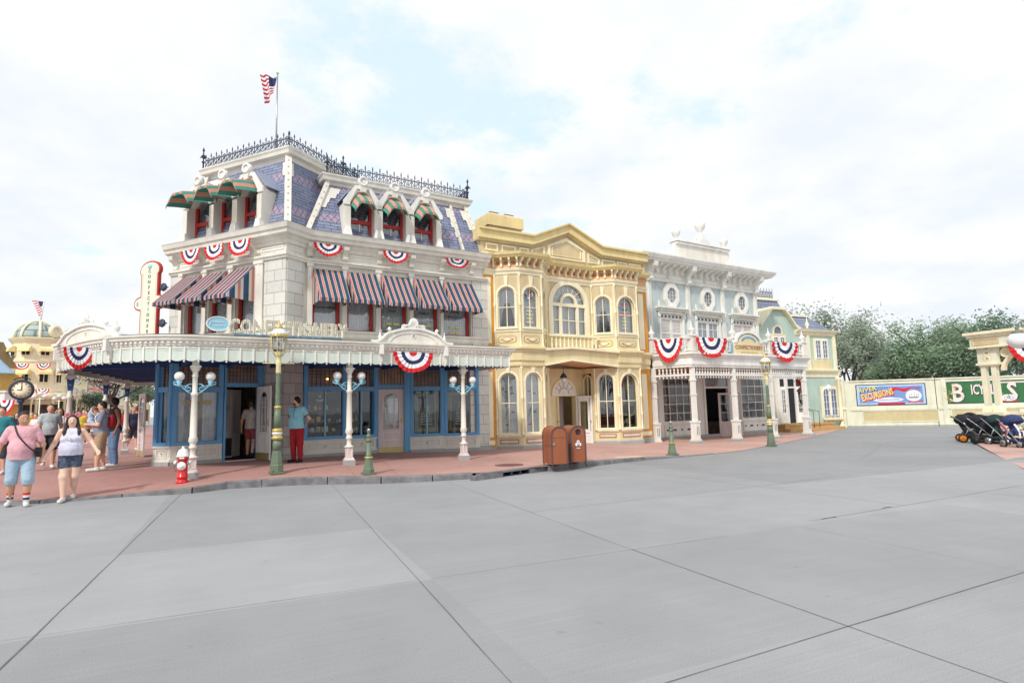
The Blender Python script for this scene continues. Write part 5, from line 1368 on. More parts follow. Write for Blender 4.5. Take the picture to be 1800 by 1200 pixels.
# flagpole and flag on the roof
fp = FL.w(FL.U(486,225,-1.7),-1.7,ZL2+0.1)
pt = FL.at(LL-0.9,-1.7)
zp = FL.Z(489,131,-1.7)
fl = empty('flagpole',fp,'steel flagpole on the roof of the corner building flying a limp flag','flagpole')
mb = MB(); T = Matrix.Translation(fp); hh = zp-fp[2]
mb.tube([(0,0,0),(0,0,hh)],0.035,'steel',T,8,0.022); mb.build('pole',fl)
mb = MB(); mb.lathe([(0.001,hh),(0.05,hh+0.05),(0.001,hh+0.1)],'gold',T,8); mb.tube([(0,0,hh-0.1),(-0.12,0,hh-0.13)],0.012,'iron',T,5); mb.build('finial',fl)
def flag_mesh(T,w,h,limp=True):
 m = MB(); nu,nv = 26,13; rows = []
 for j in range(nv+1):
  r = []; v = j/nv
  for i in range(nu+1):
   t = i/nu
   x = -w*(0.95*t*(0.30+0.70*(1-v)**1.2)); z = -h*v*(0.85+0.15*t)-h*0.75*t*v*(1-0.3*t)+0.18*h*t*(1-v)-0.0
   if limp: z -= 0.35*h*t*v
   y = 0.09*math.sin(t*9+v*2)*min(1,t*3)
   r.append((x,y,z))
  rows.append(r)
 def c(j,i):
  if i < nu*0.4 and j < 7: return 'bnavy'
  return 'flagred' if j % 2 == 0 else 'bwhite'
 m.grid(rows,c,T); m.grid([[(p[0],p[1]+0.004,p[2]) for p in r][::-1] for r in rows],lambda j,i: c(j,nu-1-i),T)
 return m
M['flagred'] = mat('flag_red',(186,52,66),0.8)
flag_mesh(T @ Matrix.Translation((-0.03,0,hh-0.15)) @ Matrix.Rotation(R_(10),4,'Y'),0.68,0.55).build('flag',fl)
# ================================================================== cream shop building with four bay windows
FY = Fr(G(873,789)[:2],32.5)
yb = empty('cream_building',(*FY.o,0.1),'cream and tan two storey shop building with double bay windows and gabled parapet','building')
P1,P2 = 0.63,0.68
A0,A1,A2 = 0.0,FY.U(915,600,P1),FY.U(954,600,P1); A3 = A2+P1
B1_,B2_ = FY.U(1083,600,P2),FY.U(1122,600,P2); B0 = B1_-P2; B3 = B2_+.5
YE = FY.U(1139,600)
TY = Tm(FY)
def wp(u,d): return FY.w(u,d,0)[:2]
zb0 = -0.2
# outline of one storey: left pier, bay, recess, bay, right pier
pathY = [wp(-0.42,0.02),wp(A0,0.0),wp(A1,P1),wp(A2,P1),wp(A3,0.0),wp(B0,0.0),wp(B1_,P2),wp(B2_,P2),wp(B3,0.0),wp(YE,0.02)]
faces = [(A0,0,A1,P1),(A1,P1,A2,P1),(A2,P1,A3,0),(B0,0,B1_,P2),(B1_,P2,B2_,P2),(B2_,P2,B3,0)]
def face_frame(f):
 a,b = wp(f[0],f[1]),wp(f[2],f[3]); return Fr(a,math.degrees(math.atan2(b[1]-a[1],b[0]-a[0]))),math.hypot(b[0]-a[0],b[1]-a[1])
M['aqua'] = mat('aqua_display',(84,150,184),0.7,var=0.5,scale=5)
M['paleposter'] = mat('pale_window_poster',(224,232,232),0.6,var=0.1,scale=12)
walls = MB(); trimb = MB()
body = MB()
for k,f in enumerate(faces):
 fr,w = face_frame(f); T = Tm(fr); mg = 0.16; a,b = mg,w-mg
 narrow = k in (2,5)
 for (z0,z1,lo) in ((0.66,2.86,True),(4.52,6.04,False)):
  zs = z1-(b-a)/2
  zt_,zb_ = (3.1,0.0) if lo else (6.5,3.6)
  walls.wall(0,w,zb_ if lo else 4.42,zt_,[(a,b,z0,z1)],0,'cream' if lo else 'cream',T,0.12)
  # spandrels closing the square opening round the arched head
  r = (b-a)/2; c = (a+b)/2
  le = [(a,z1),(a,zs)]+[(c-r*math.cos(math.pi/2*i/6),zs+r*math.sin(math.pi/2*i/6)) for i in range(1,7)]
  walls.prism(le,-0.1,0.01,'tan',T); walls.prism([(2*c-x,z) for x,z in le][::-1],-0.1,0.01,'tan',T)
  # tan spandrel panel, arch moulding, keystone
  trimb.box(a-0.07,b+0.07,0.0,0.01,z1,zt_-0.06,'tan',T,skip='b'); trimb.box(a-0.07,a,0.0,0.01,zs,z1,'tan',T,skip='b'); trimb.box(b,b+0.07,0.0,0.01,zs,z1,'tan',T,skip='b')
  o = [(c+(r+0.075)*math.cos(math.pi*i/12),zs+(r+0.075)*math.sin(math.pi*i/12)) for i in range(13)]; inn = [(c+r*math.cos(math.pi*i/12),zs+r*math.sin(math.pi*i/12)) for i in range(13)]
  for i in range(12): trimb.prism([inn[i],o[i],o[i+1],inn[i+1]],0,0.04,'cream2',T)
  trimb.box(a-0.06,a,0,0.03,z0,zs,'cream2',T); trimb.box(b,b+0.06,0,0.03,z0,zs,'cream2',T)
  trimb.prism([(c-0.05,z1-0.01),(c+0.05,z1-0.01),(c+0.08,zt_-0.05),(c-0.08,zt_-0.05)],0,0.07,'cream2',T)
  trimb.box(a-0.08,b+0.08,0,0.07,z0-0.07,z0,'cream2',T)
  cur = None
  if lo: cur = None
  else: cur = 'tied' if k in (0,3) else 'half' if narrow else 'top'
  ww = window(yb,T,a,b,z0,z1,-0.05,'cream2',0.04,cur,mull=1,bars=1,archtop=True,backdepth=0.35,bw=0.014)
  if lo and k < 3:
   p = MB(); p.face([(x,0.12,z) for x,z in arch(a+0.03,b-0.03,z0+0.04,zs,8)],'paleposter',T)
   pc = (a+b)/2
   for i in range(9): aa = R_(15+i*18.75); p.tube([(pc+0.09*math.cos(aa),0.115,zs+0.09*math.sin(aa)),(pc+(r-0.07)*math.cos(aa),0.115,zs+(r-0.07)*math.sin(aa))],0.006,'cyan',T,4)
   for q,(hx,hz) in enumerate([(-0.12,1.5),(0.12,1.42),(-0.1,0.3),(0.13,0.75)]): p.box(pc+hx-0.06,pc+hx+0.06,-0.118,-0.112,z0+hz,z0+hz+0.045,'bred' if q % 2 == 0 else 'ink',T)
   for i in range(5): p.tube([(pc-0.17+0.04*i,0.115,z0+0.55+0.1*i),(pc-0.1+0.05*i,0.115,z0+0.85+0.08*i)],0.006,'ink',T,4)
   p.build('window_poster',ww)
  elif lo:
   p = MB(); rnd = random.Random(k)
   p.box(a-0.05,b+0.05,-0.95,-0.93,z0,z1,'aqua',T)
   for i in range(16):
    x = rnd.uniform(a+0.05,b-0.05); z = z0+rnd.choice([0.1,0.25,0.5,0.7,0.95]); s_ = rnd.uniform(0.03,0.08)
    p.lathe([(0.001,0),(s_,s_*0.5),(s_*0.8,s_*1.6),(0.001,s_*2.2)],rnd.choice(['bwhite','aqua','bred','gold','tan','pink','navy']),T,7,x,-rnd.uniform(0.3,0.8))
   for z in (0.12,0.52): p.box(a,b,-0.85,-0.25,z0+z-0.02,z0+z,'cyan',T)
   p.build('window_display',ww)
  if not lo and k in (1,4):
   p = MB(); pc = (a+b)/2
   if k == 1:
    for i in range(12): aa = R_(i*30); p.lathe([(0.001,0),(0.045,0.004),(0.001,0.008)],['cyan','bwhite','bred','aqua'][i % 4],T @ Matrix.Translation((pc+0.13*math.cos(aa)*1.2,0.09,zs+0.05+0.13*math.sin(aa))) @ Matrix.Rotation(R_(90),4,'X'),8)
   else:
    text_mesh('CHINA',0.1,0.001,'bred',T @ Matrix.Translation((pc,0.09,zs+0.15)),p,0.003); text_mesh('GLASS',0.09,0.001,'bnavy',T @ Matrix.Translation((pc,0.09,zs-0.08)),p,0.003)
    p.box(pc-0.18,pc+0.18,-0.09,-0.085,zs-0.3,zs-0.24,'bred',T)
   for i in range(4): p.box(pc-0.16+0.03*(i % 2),pc+0.15-0.03*(i % 2),-0.095,-0.09,z0+0.2+0.14*i,z0+0.235+0.14*i,'tagy',T)
   o = p.build('window_artwork',ww); o['kind'] = 'stuff'
 # parapet panel between the storeys with lozenge
 walls.box(0,w,-0.05,0.0,3.76,4.42,'cream',T)
 trimb.box(mg-0.1,w-mg+0.1,0,0.03,4.36,4.44,'cream2',T)
 cz,cx_ = 4.08,w/2; hw_,hh_ = (w-2*mg)*0.52,0.13
 o = [(cx_-hw_,cz-hh_*0.5),(cx_-hw_*0.8,cz-hh_),(cx_+hw_*0.8,cz-hh_),(cx_+hw_,cz-hh_*0.5),(cx_+hw_,cz+hh_*0.5),(cx_+hw_*0.8,cz+hh_),(cx_-hw_*0.8,cz+hh_),(cx_-hw_,cz+hh_*0.5)]
 trimb.prism(o,0,0.012,'brown',T)
 oi = [(lerp(cx_,x,0.93),lerp(cz,z,0.86)) for x,z in o]; trimb.prism(oi,0,0.016,'cream',T)
 trimb.prism([(cx_-hw_*0.72,cz),(cx_,cz-hh_*0.72),(cx_+hw_*0.72,cz),(cx_,cz+hh_*0.72)],0.01,0.03,'brown',T)
 trimb.prism([(cx_-hw_*0.58,cz),(cx_,cz-hh_*0.55),(cx_+hw_*0.58,cz),(cx_,cz+hh_*0.55)],0.01,0.045,'cream2',T)
 # base panel
 trimb.box(mg-0.02,w-mg+0.02,0,0.012,0.30,0.47,'brown',T); trimb.box(mg+0.02,w-mg-0.02,0.01,0.02,0.34,0.43,'pink',T)
 trimb.box(0.04,w-0.04,0,0.05,0.55,0.61,'cream2',T)
# piers in ochre at both ends and general wall between
for (a,b) in ((-0.42,A0),(B3,YE)):
 walls.box(a,b,-0.3,0.02,0.2,7.3,'orange',TY)
 trimb.box(a+(b-a)*0.3,b-(b-a)*0.3,0.02,0.04,0.55,2.9,'cream2',TY); trimb.box(a+(b-a)*0.3,b-(b-a)*0.3,0.02,0.04,3.95,6.4,'cream2',TY); trimb.box(a+0.08,b-0.08,0.02,0.05,0.28,0.45,'cream2',TY); trimb.box(a,b,-0.3,0.06,zb0,0.2,'plinth',TY)
# slim corner colonnettes
def colonn(u,d):
 for z0,z1 in ((0.6,3.08),(3.78,6.5)):
  trimb.lathe([(0.06,z0),(0.06,z0+0.06),(0.035,z0+0.1),(0.035,z0+0.55),(0.05,z0+0.58),(0.05,z0+0.66),(0.035,z0+0.7),(0.032,z1-1.2),(0.05,z1-1.17),(0.05,z1-1.08),(0.032,z1-1.05),(0.03,z1-0.12),(0.055,z1-0.04),(0.055,z1)],'cream2',TY,8,u,d)
for u,d in ((A0+0.03,0.03),(A1,P1+0.01),(A2,P1+0.01),(A3,0.05),(B0,0.05),(B1_,P2+0.01),(B2_,P2+0.01),(B3,0.04)): colonn(u,d)
# plinth
trimb.sweep([(0.0,zb0),(0.05,zb0),(0.05,0.22),(0.0,0.25)],[wp(A0,0.0),wp(A1,P1),wp(A2,P1),wp(A3,0.0),wp(A3,-1.0)],'plinth',ends=False)
trimb.sweep([(0.0,zb0),(0.05,zb0),(0.05,0.16),(0.0,0.19)],[wp(B0,-1.0),wp(B0,0.0),wp(B1_,P2),wp(B2_,P2),wp(B3,0.0)],'plinth',ends=False)
# middle entablature following the bays, gable over the porch
mid = [(0,3.08),(0.06,3.1),(0.07,3.18),(0.04,3.2),(0.06,3.28),(0.10,3.30),(0.10,3.58),(0.14,3.61),(0.16,3.68),(0.22,3.71),(0.22,3.78),(0.0,3.84)]
gl,gr_,gc = A2+0.12,B1_-0.15,(A3+B0)/2+0.12
trimb.sweep(mid,[wp(-0.42,0.0),wp(A0-0.05,0.0),wp(A1,P1),wp(A2,P1)],'cream'); trimb.sweep(mid,[wp(B1_,P2),wp(B2_,P2),wp(B3+0.05,0.0),wp(YE,0.0)],'cream')
gpk = FY.Z(1004,610,P1+0.1); gc = FY.U(1004,610,P1+0.1); g1 = [(A2,3.1),(A2,3.74),(gc,gpk),(B1_,3.74),(B1_,3.1),(gc,FY.Z(1004,634,P1+0.1))]
trimb.prism([g1[5],g1[4],g1[3],g1[2],g1[1],g1[0]],P1-0.08,P1+0.1,'cream',TY)
for (p,q) in ((g1[1],g1[2]),(g1[2],g1[3])): trimb.prism([(p[0],p[1]-0.07),(q[0],q[1]-0.07),(q[0],q[1]+0.02),(p[0],p[1]+0.02)],P1-0.3,P1+0.24,'cream2',TY)
for (p,q) in ((g1[0],g1[5]),(g1[5],g1[4])): trimb.prism([(p[0],p[1]),(q[0],q[1]),(q[0],q[1]+0.07),(p[0],p[1]+0.07)],P1-0.1,P1+0.15,'cream2',TY)
# porch soffit + upper recess floor
walls.face([wp(A2,P1)+(3.11,),wp(gc,P1)+(g1[5][1]+.02,),wp(gc,-1.1)+(g1[5][1]+.02,),wp(A2,-1.1)+(3.11,)][::-1],'peach'); walls.face([wp(gc,P1)+(g1[5][1]+.02,),wp(B1_,P1)+(3.11,),wp(B1_,-1.1)+(3.11,),wp(gc,-1.1)+(g1[5][1]+.02,)][::-1],'peach')
walls.prism([(A3-.3,3.0),(B0+.3,3.0),(B0+.3,3.3),(gc,g1[5][1]+.05),(A3-.3,3.3)],-1.3,-1.1,'cream',TY)
walls.face([wp(A2,P1)+(3.75,),wp(B1_,P2)+(3.75,),wp(B1_,-0.1)+(3.75,),wp(A2,-0.1)+(3.75,)],'cream')
# porch back wall and side returns
PD = -0.8
porch = MB(); Tp = TY
dU0,dU1 = FY.U(984,740,PD),FY.U(1008,740,PD)
porch.wall(A3,B0,-0.2,3.12,[(dU0-0.05,dU1+0.1,-0.2,2.0)],PD,'cream',TY,0.2)
fc = (dU0+dU1)/2-0.1
o = arch(fc-0.62,fc+0.62,2.1,2.1,10)[2:]; i_ = arch(fc-0.52,fc+0.52,2.1,2.1,10)[2:]
for q in range(10): porch.prism([i_[q],o[q],o[q+1],i_[q+1]],PD,PD+0.05,'cream2',TY)
porch.prism(arch(fc-0.52,fc+0.52,2.08,2.1,10),PD,PD+0.015,'lace',TY)
for q in range(5): a_ = R_(30+q*30); porch.tube([(fc+0.24*math.cos(a_),-PD-0.03,2.1+0.24*math.sin(a_)),(fc+0.52*math.cos(a_),-PD-0.03,2.1+0.52*math.sin(a_))],0.014,'tan',TY,4)
for q in range(8): a_,b_ = R_(q*22.5),R_((q+1)*22.5); porch.tube([(fc+0.24*math.cos(a_),-PD-0.03,2.1+0.24*math.sin(a_)),(fc+0.24*math.cos(b_),-PD-0.03,2.1+0.24*math.sin(b_))],0.014,'tan',TY,4)
porch.box(fc-0.65,fc+0.65,PD,PD+0.06,2.02,2.1,'cream2',TY)
porch.box(A3-0.02,A3,PD,0.0,-0.2,3.12,'cream',TY); porch.box(B0,B0+0.02,PD,0.0,-0.2,0.62,'cream',TY); porch.box(B0,B0+0.02,PD,0.0,2.9,3.12,'cream',TY); porch.box(B0,B0+0.02,PD,-0.7,0.62,2.9,'cream',TY); porch.box(B0,B0+0.02,-0.15,0.0,0.62,2.9,'cream',TY)
porch.box(dU0,dU1+0.4,PD-1.6,PD-1.55,-0.2,2.1,'dark',TY); porch.box(dU1-0.2,dU1+0.15,PD-0.9,PD-0.85,-0.1,2.0,'pink',TY); porch.box(A3,B0,PD-1.5,0.0,-0.25,0.02,'pav',TY)
porch.build('porch',yb)
Fret = Fr(wp(B0-0.01,PD),FY.a+90-180); Fret = Fr(wp(B0,0.0),FY.a+90)
window(yb,Tm(Fr(wp(B0-0.0,-0.15),FY.a-90+0).at(0,0)) if False else Tm(Fr(wp(B0,-0.7),FY.a-90)),0.0,0.55,0.62,2.86,0.0,'cream2',0.05,None,mull=1,bars=1,archtop=True,backdepth=0.3,bw=0.014)
def dotted_door(parent,T,w,h,m,glassmat='glassd'):
 b = MB(); s_ = 0.2
 b.box(0,s_,-0.025,0.025,0,h,m,T); b.box(w-s_,w,-0.025,0.025,0,h,m,T); b.box(s_,w-s_,-0.025,0.025,h-0.22,h,m,T); b.box(s_,w-s_,-0.025,0.025,0,0.66,m,T)
 for x in (s_*0.5,w-s_*0.5):
  for i in range(17): b.box(x-0.018,x+0.018,-0.03,0.03,0.62+i*0.08,0.655+i*0.08,'black',T)
 n = int((w-s_)/0.08)
 for i in range(n): b.box(s_*0.5+0.08*i-0.018+0.04,s_*0.5+0.08*i+0.018+0.04,-0.03,0.03,0.5,0.535,'black',T)
 panel(b,T,0.08,w-0.08,0.12,0.42,0.025,m,0.02,0.012)
 d = b.build('shop_door',parent); g = MB(); g.face([(s_,0,0.66),(w-s_,0,0.66),(w-s_,0,h-0.22),(s_,0,h-0.22)],glassmat,T); g.build('pane',d)
 k = MB(); k.lathe([(0.01,0.02),(0.01,0.05),(0.03,0.07),(0.0,0.1)],'gold',T @ Matrix.Translation((w-0.06,0,1.0)) @ Matrix.Rotation(R_(90),4,'X'),8); k.build('door_handle',d)
p = wp(dU0-0.05,PD+0.05); dotted_door(yb,Tm(Fr((p[0]-0.5*math.cos(R_(FY.a-25)),p[1]-0.5*math.sin(R_(FY.a-25))),FY.a-25),0,0,0.0),0.5,2.0,'cream')
p = wp(dU1+0.12,PD+0.05); dotted_door(yb,Tm(Fr(p,FY.a-62),0,0,-0.02),0.72,2.02,'white2')
pl = MB(); c_ = FY.w(FY.U(990,645,0.1),0.1,0); Tl = Matrix.Translation((c_[0],c_[1],0)); pl.tube([(0,0,3.12),(0,0,2.86)],0.012,'iron',Tl,5); pl.lathe([(0.02,2.9),(0.09,2.82),(0.15,2.72),(0.13,2.7),(0.0,2.7)],'iron',Tl,12); pl.lathe([(0.07,2.7),(0.1,2.64),(0.06,2.56),(0.0,2.54)],'globe',Tl,12)
pl.build('porch_lamp',yb)
# upper recess: big arched window and balustrade
TYu = Tm(FY)
cu_ = (A3+B0)/2; R0 = 0.92; zspring = 5.62
up = MB()
up.wall(A3-0.02,B0+0.02,3.7,6.6,[(cu_-R0,cu_+R0,4.42,zspring+R0)],0.0,'cream',TY,0.1)
le = [(cu_-R0,zspring+R0),(cu_-R0,zspring)]+[(cu_-R0*math.cos(math.pi/2*i/8),zspring+R0*math.sin(math.pi/2*i/8)) for i in range(1,9)]
up.prism(le,-0.08,0.0,'tan',TY); up.prism([(2*cu_-x,z) for x,z in le][::-1],-0.08,0.0,'tan',TY)
up.build('recess_wall',yb)
bw_ = MB()
def arcband(r0,r1,d0,d1,m,z=zspring,n=16):
 for i in range(n):
  a_,b_ = math.pi*i/n,math.pi*(i+1)/n
  bw_.prism([(cu_+r0*math.cos(a_),z+r0*math.sin(a_)),(cu_+r1*math.cos(a_),z+r1*math.sin(a_)),(cu_+r1*math.cos(b_),z+r1*math.sin(b_)),(cu_+r0*math.cos(b_),z+r0*math.sin(b_))],d0,d1,m,TY)
arcband(R0-0.1,R0+0.1,-0.08,0.05,'cream2'); arcband(0.32,0.44,-0.07,0.02,'cream2',zspring+0.05)
for sg_ in (-1,1): bw_.box(cu_+sg_*R0-0.1,cu_+sg_*R0+0.1,-0.08,0.05,4.42,zspring,'cream2',TY)
bw_.box(cu_-R0,cu_+R0,-0.07,0.03,zspring-0.07,zspring+0.06,'cream2',TY); bw_.box(cu_-R0-0.15,cu_+R0+0.15,-0.07,0.08,4.36,4.44,'cream2',TY)
for x in (-0.42,0.42): bw_.box(cu_+x-0.06,cu_+x+0.06,-0.07,0.02,4.44,zspring-0.07,'cream2',TY)
bw_.box(cu_-0.012,cu_+0.012,-0.07,-0.02,4.44,zspring-0.07,'cream2',TY)
for x0_,x1_ in ((-R0+0.1,-0.48),(-0.36,0.36),(0.48,R0-0.1)):
 bw_.box(cu_+x0_,cu_+x1_,-0.07,-0.02,4.98,5.01,'cream2',TY)
for q in range(1,8): a_ = math.pi*q/8; bw_.tube([(cu_+0.44*math.cos(a_),0.04,zspring+0.05+0.44*math.sin(a_)),(cu_+(R0-0.08)*math.cos(a_),0.04,zspring+(R0-0.08)*math.sin(a_))],0.014,'cream2',TY,4)
ww = bw_.build('arched_window',yb)
g = MB(); g.face([(x,0.05,z) for x,z in arch(cu_-R0+0.05,cu_+R0-0.05,4.42,zspring,12)],'glass',TY); g.build('pane',ww)
g = MB(); k = 60; g.grid([[(lerp(cu_-R0,cu_+R0,i/k),0.16+0.012*math.sin(i*1.3),z) for i in range(k+1)] for z in (4.42,zspring+R0)],'lace',TY); g.build('curtain',ww)
bl = MB(); bl.box(A3-0.1,B0+0.1,P1*0.45-0.05,P1*0.45+0.06,4.3,4.36,'cream2',TY); bl.box(A3-0.1,B0+0.1,P1*0.45-0.04,P1*0.45+0.04,3.72,3.8,'cream2',TY)
bl.build('balustrade',yb)
for i in range(12):
 q = MB(); baluster(q,TY,lerp(A3-0.05,B0+0.05,(i+0.5)/12),P1*0.45,3.8,0.5,0.045,'cream2',6); q.build('baluster',yb)
# bracketed cornice following the bays
trimb.sweep([(-0.02,6.48),(0.04,6.5),(0.05,6.58),(0.09,6.62),(0.11,6.7),(0.02,6.74)],pathY,'cream2')
trimb.sweep([(0.0,6.72),(0.02,6.72),(0.02,7.12),(0.0,7.12)],pathY,'peach')
trimb.sweep([(0.0,7.1),(0.26,7.1),(0.28,7.16),(0.33,7.18),(0.36,7.28),(0.0,7.34)],pathY,'butter')
for i in range(1,len(pathY)-2):
 a,b = pathY[i],pathY[i+1]; ln = math.hypot(b[0]-a[0],b[1]-a[1]); fr = Fr(a,math.degrees(math.atan2(b[1]-a[1],b[0]-a[0]))); T = Tm(fr)
 n = max(2,int(round(ln/0.32)))
 for j in range(n+1 if i == 1 else n+1):
  x = lerp(0.04,ln-0.04,j/n); bracket(trimb,T,x,0.07,6.76,7.1,0.02,0.22,'cream2')
  if j < n: xx = lerp(0.04,ln-0.04,(j+0.5)/n); trimb.lathe([(0.0,0),(0.075,0),(0.07,0.02),(0.05,0.02),(0.05,0.008),(0,0.008)],'brown',T @ Matrix.Translation((xx,-0.02,6.92)) @ Matrix.Rotation(R_(90),4,'X'),8)
# flat roof over bays
rf = MB(); rf.face([(p[0],p[1],7.31) for p in pathY]+[(*wp(YE,-6),7.31),(*wp(-0.42,-6),7.31)],'plinth')
rf.face([(p[0],p[1],7.1) for p in pathY][::-1]+[(*wp(-0.42,-1.0),7.1),(*wp(YE,-1.0),7.1)][::1],'peach')
for a,b in ((wp(YE,0),wp(YE,-7)),(wp(YE,-7),wp(-0.42,-7)),(wp(-0.42,-7),wp(-0.42,-0.3))): rf.face([(*a,-0.2),(*b,-0.2),(*b,8.0),(*a,8.0)],'cream')
rf.build('flat_roof',yb)
# attic with gable
za = FY.Z(848,402,0.1); u1g,zg1 = FY.P(937,413,0.1); ucg,zcg = FY.P(999,392.5,0.1); u2g,zg2 = FY.P(1058,431.5,0.1); zend = FY.Z(1130,442,0.1)
zA = (za+zend+zg1+zg2)/4
at_ = MB(); pf = [(-0.45,7.3),(YE,7.3),(YE,zA-0.3),(u2g,zA-0.3),(ucg,zcg-0.3),(u1g,zA-0.3),(-0.45,zA-0.3)]
at_.prism(pf,-0.35,-0.1,'tan',TY)
tp = [(YE+0.15,zA),(u2g,zA),(ucg,zcg),(u1g,zA),(-0.6,zA)]
for (x0_,z0_),(x1_,z1_) in zip(tp[:-1],tp[1:]):
 at_.prism([(x1_,z1_-0.38),(x0_,z0_-0.38),(x0_,z0_-0.06),(x1_,z1_-0.06)],-0.4,0.1,'butter',TY)
 at_.prism([(x1_,z1_-0.07),(x0_,z0_-0.07),(x0_,z0_),(x1_,z1_)],-0.42,0.2,'butter',TY)
 at_.prism([(x1_,z1_-0.46),(x0_,z0_-0.46),(x0_,z0_-0.38),(x1_,z1_-0.38)],-0.4,0.0,'tan',TY)
at_.build('attic',yb)
ap = MB()
def poly_frame(pts,d,m,w=0.05,h=0.03):
 c = (sum(p[0] for p in pts)/len(pts),sum(p[1] for p in pts)/len(pts))
 inn = []
 for p in pts:
  v = (c[0]-p[0],c[1]-p[1]); l_ = math.hypot(*v); inn.append((p[0]+v[0]/l_*w*1.5,p[1]+v[1]/l_*w*1.5))
 ap.ring(pts,inn,d,d+h,m,TY)
poly_frame([(ucg-0.95,7.5),(ucg+0.95,7.5),(ucg+0.95,zA-0.28),(ucg,zcg-0.58),(ucg-0.95,zA-0.28)],-0.1,'cream2',0.08,0.05)
poly_frame([(ucg-0.75,7.62),(ucg+0.75,7.62),(ucg+0.75,zA-0.32),(ucg,zcg-0.68),(ucg-0.75,zA-0.32)],-0.1,'cream2',0.03,0.03)
xs_ = [-0.35,0.35,1.15,u1g-0.05]
for a,b in zip(xs_[:-1],xs_[1:]): panel(ap,TY,a+0.1,b-0.06,7.45,zA-0.52,-0.1,'cream2',0.06,0.04)
poly_frame([(u1g,7.5),(ucg-1.1,7.5),(ucg-1.1,zA-0.35),(u1g,zA-0.55)],-0.1,'cream2',0.06,0.04)
poly_frame([(ucg+1.1,7.5),(u2g,7.5),(u2g,zA-0.55),(ucg+1.1,zA-0.35)],-0.1,'cream2',0.06,0.04)
xs_ = [u2g+0.05,u2g+0.9,u2g+1.6,YE-0.1]
for a,b in zip(xs_[:-1],xs_[1:]): panel(ap,TY,a+0.05,b-0.05,7.45,zA-0.52,-0.1,'cream2',0.06,0.04)
ap.build('attic_panel',yb)
walls.build('bay_wall',yb); trimb.build('bay_trim',yb)
# chimney
u0,z0 = FY.P(856,400,-1.6); u1,z1 = FY.P(916,400,-1.6); zt_ = FY.Z(870,375,-1.6)
ch = MB(); T = TY; uu0,uu1 = u0+0.1,u1-0.1
ch.box(uu0,uu1,-2.4,-1.6,7.3,zt_-0.75,'tan',T); ch.box(uu0-0.08,uu1+0.08,-2.48,-1.52,zt_-0.75,zt_-0.62,'brown',T); ch.box(uu0-0.04,uu1+0.04,-2.44,-1.56,zt_-0.62,zt_-0.55,'pink',T); ch.box(uu0-0.14,uu1+0.14,-2.54,-1.46,zt_-0.55,zt_-0.1,'butter',T); ch.box(uu0-0.08,uu1+0.08,-2.48,-1.52,zt_-0.1,zt_-0.03,'cream2',T)
chim = ch.build('chimney',yb)
M['pot'] = mat('terracotta_pot',(150,96,82),0.7)
for x in (lerp(uu0,uu1,0.25),lerp(uu0,uu1,0.75)): q = MB(); q.frustum(x,-2.0,zt_-0.03,zt_+0.08,0.34,0.3,'pot',T); q.frustum(x,-2.0,zt_+0.08,zt_+0.13,0.46,0.42,'pot',T); q.build('chimney_pot',chim)
# ================================================================== grey-mint shop building with balcony veranda
FW = Fr(G(1150,772)[:2],32.5); TW = Tm(FW)
mint = empty('mint_building',(*FW.o,-0.1),'grey mint shop building with octagonal windows, rooftop urns and a white balcony veranda','building')
def U(px,py=560,d=0): return FW.U(px,py,d)
def Z(px,py,d=0): return FW.Z(px,py,d)
uL,uR = U(1137),U(1332)
ZWt = (Z(1145,495)+Z(1327,514.5))/2; ZMt = 8.9; zgm = -0.35
pp_ = [U(1142),U(1210),U(1271),U(1328)]
zo = [Z(1179,520),Z(1242.6,527),Z(1302,532.6)]; uo = [U(1179,520),U(1242.6,527),U(1302,532.6)]
hw_z0,hw_z1 = 4.1,(Z(1180,552)+Z(1244,559))/2
wn = [(U(1160),U(1198)),(U(1224),U(1262)),(U(1287),U(1321))]
zoc = sum(zo)/3; ro = 0.6
m_ = MB()
holes = [(a,b,hw_z0,hw_z1) for a,b in wn]
m_.wall(uL,uR,3.4,ZWt,holes,0,'mint',TW,0.12)
# end walls, back, roof
for a,b in (((uR,0),(uR,-7)),((uR,-7),(uL,-7)),((uL,-7),(uL,0))):
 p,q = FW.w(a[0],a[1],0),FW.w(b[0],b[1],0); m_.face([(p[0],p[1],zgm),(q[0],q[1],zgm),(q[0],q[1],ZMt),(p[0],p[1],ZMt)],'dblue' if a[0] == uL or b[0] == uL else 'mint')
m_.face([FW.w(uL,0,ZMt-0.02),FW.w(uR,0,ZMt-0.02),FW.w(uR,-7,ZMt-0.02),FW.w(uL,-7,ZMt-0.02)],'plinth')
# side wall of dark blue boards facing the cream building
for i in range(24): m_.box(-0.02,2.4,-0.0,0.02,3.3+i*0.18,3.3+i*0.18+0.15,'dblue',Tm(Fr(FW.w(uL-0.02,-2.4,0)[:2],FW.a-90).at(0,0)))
m_.build('upper_wall',mint)
m_ = MB()
for x in pp_:
 m_.box(x-0.13,x+0.13,0,0.08,3.6,ZWt,'white2',TW); m_.box(x-0.05,x+0.05,0.08,0.1,4.0,ZWt-0.1,'white',TW)
m_.sweep([(0,ZWt-0.02),(0.1,ZWt),(0.12,ZWt+0.08),(0.03,ZWt+0.1),(0.03,8.2),(0.08,8.22),(0.1,8.3),(0.0,8.32)],[FW.w(uL-0.05,0,0)[:2],FW.w(uR+0.05,0,0)[:2],FW.w(uR+0.05,-2,0)[:2]],'white2')
m_.sweep([(0,8.3),(0.62,8.42),(0.66,8.5),(0.72,8.52),(0.8,8.68),(0.8,8.74),(0.2,8.9),(0,8.92)],[FW.w(uL-0.05,-2.0,0)[:2],FW.w(uL-0.05,0,0)[:2],FW.w(uR+0.05,0,0)[:2],FW.w(uR+0.05,-2,0)[:2]],'white2')
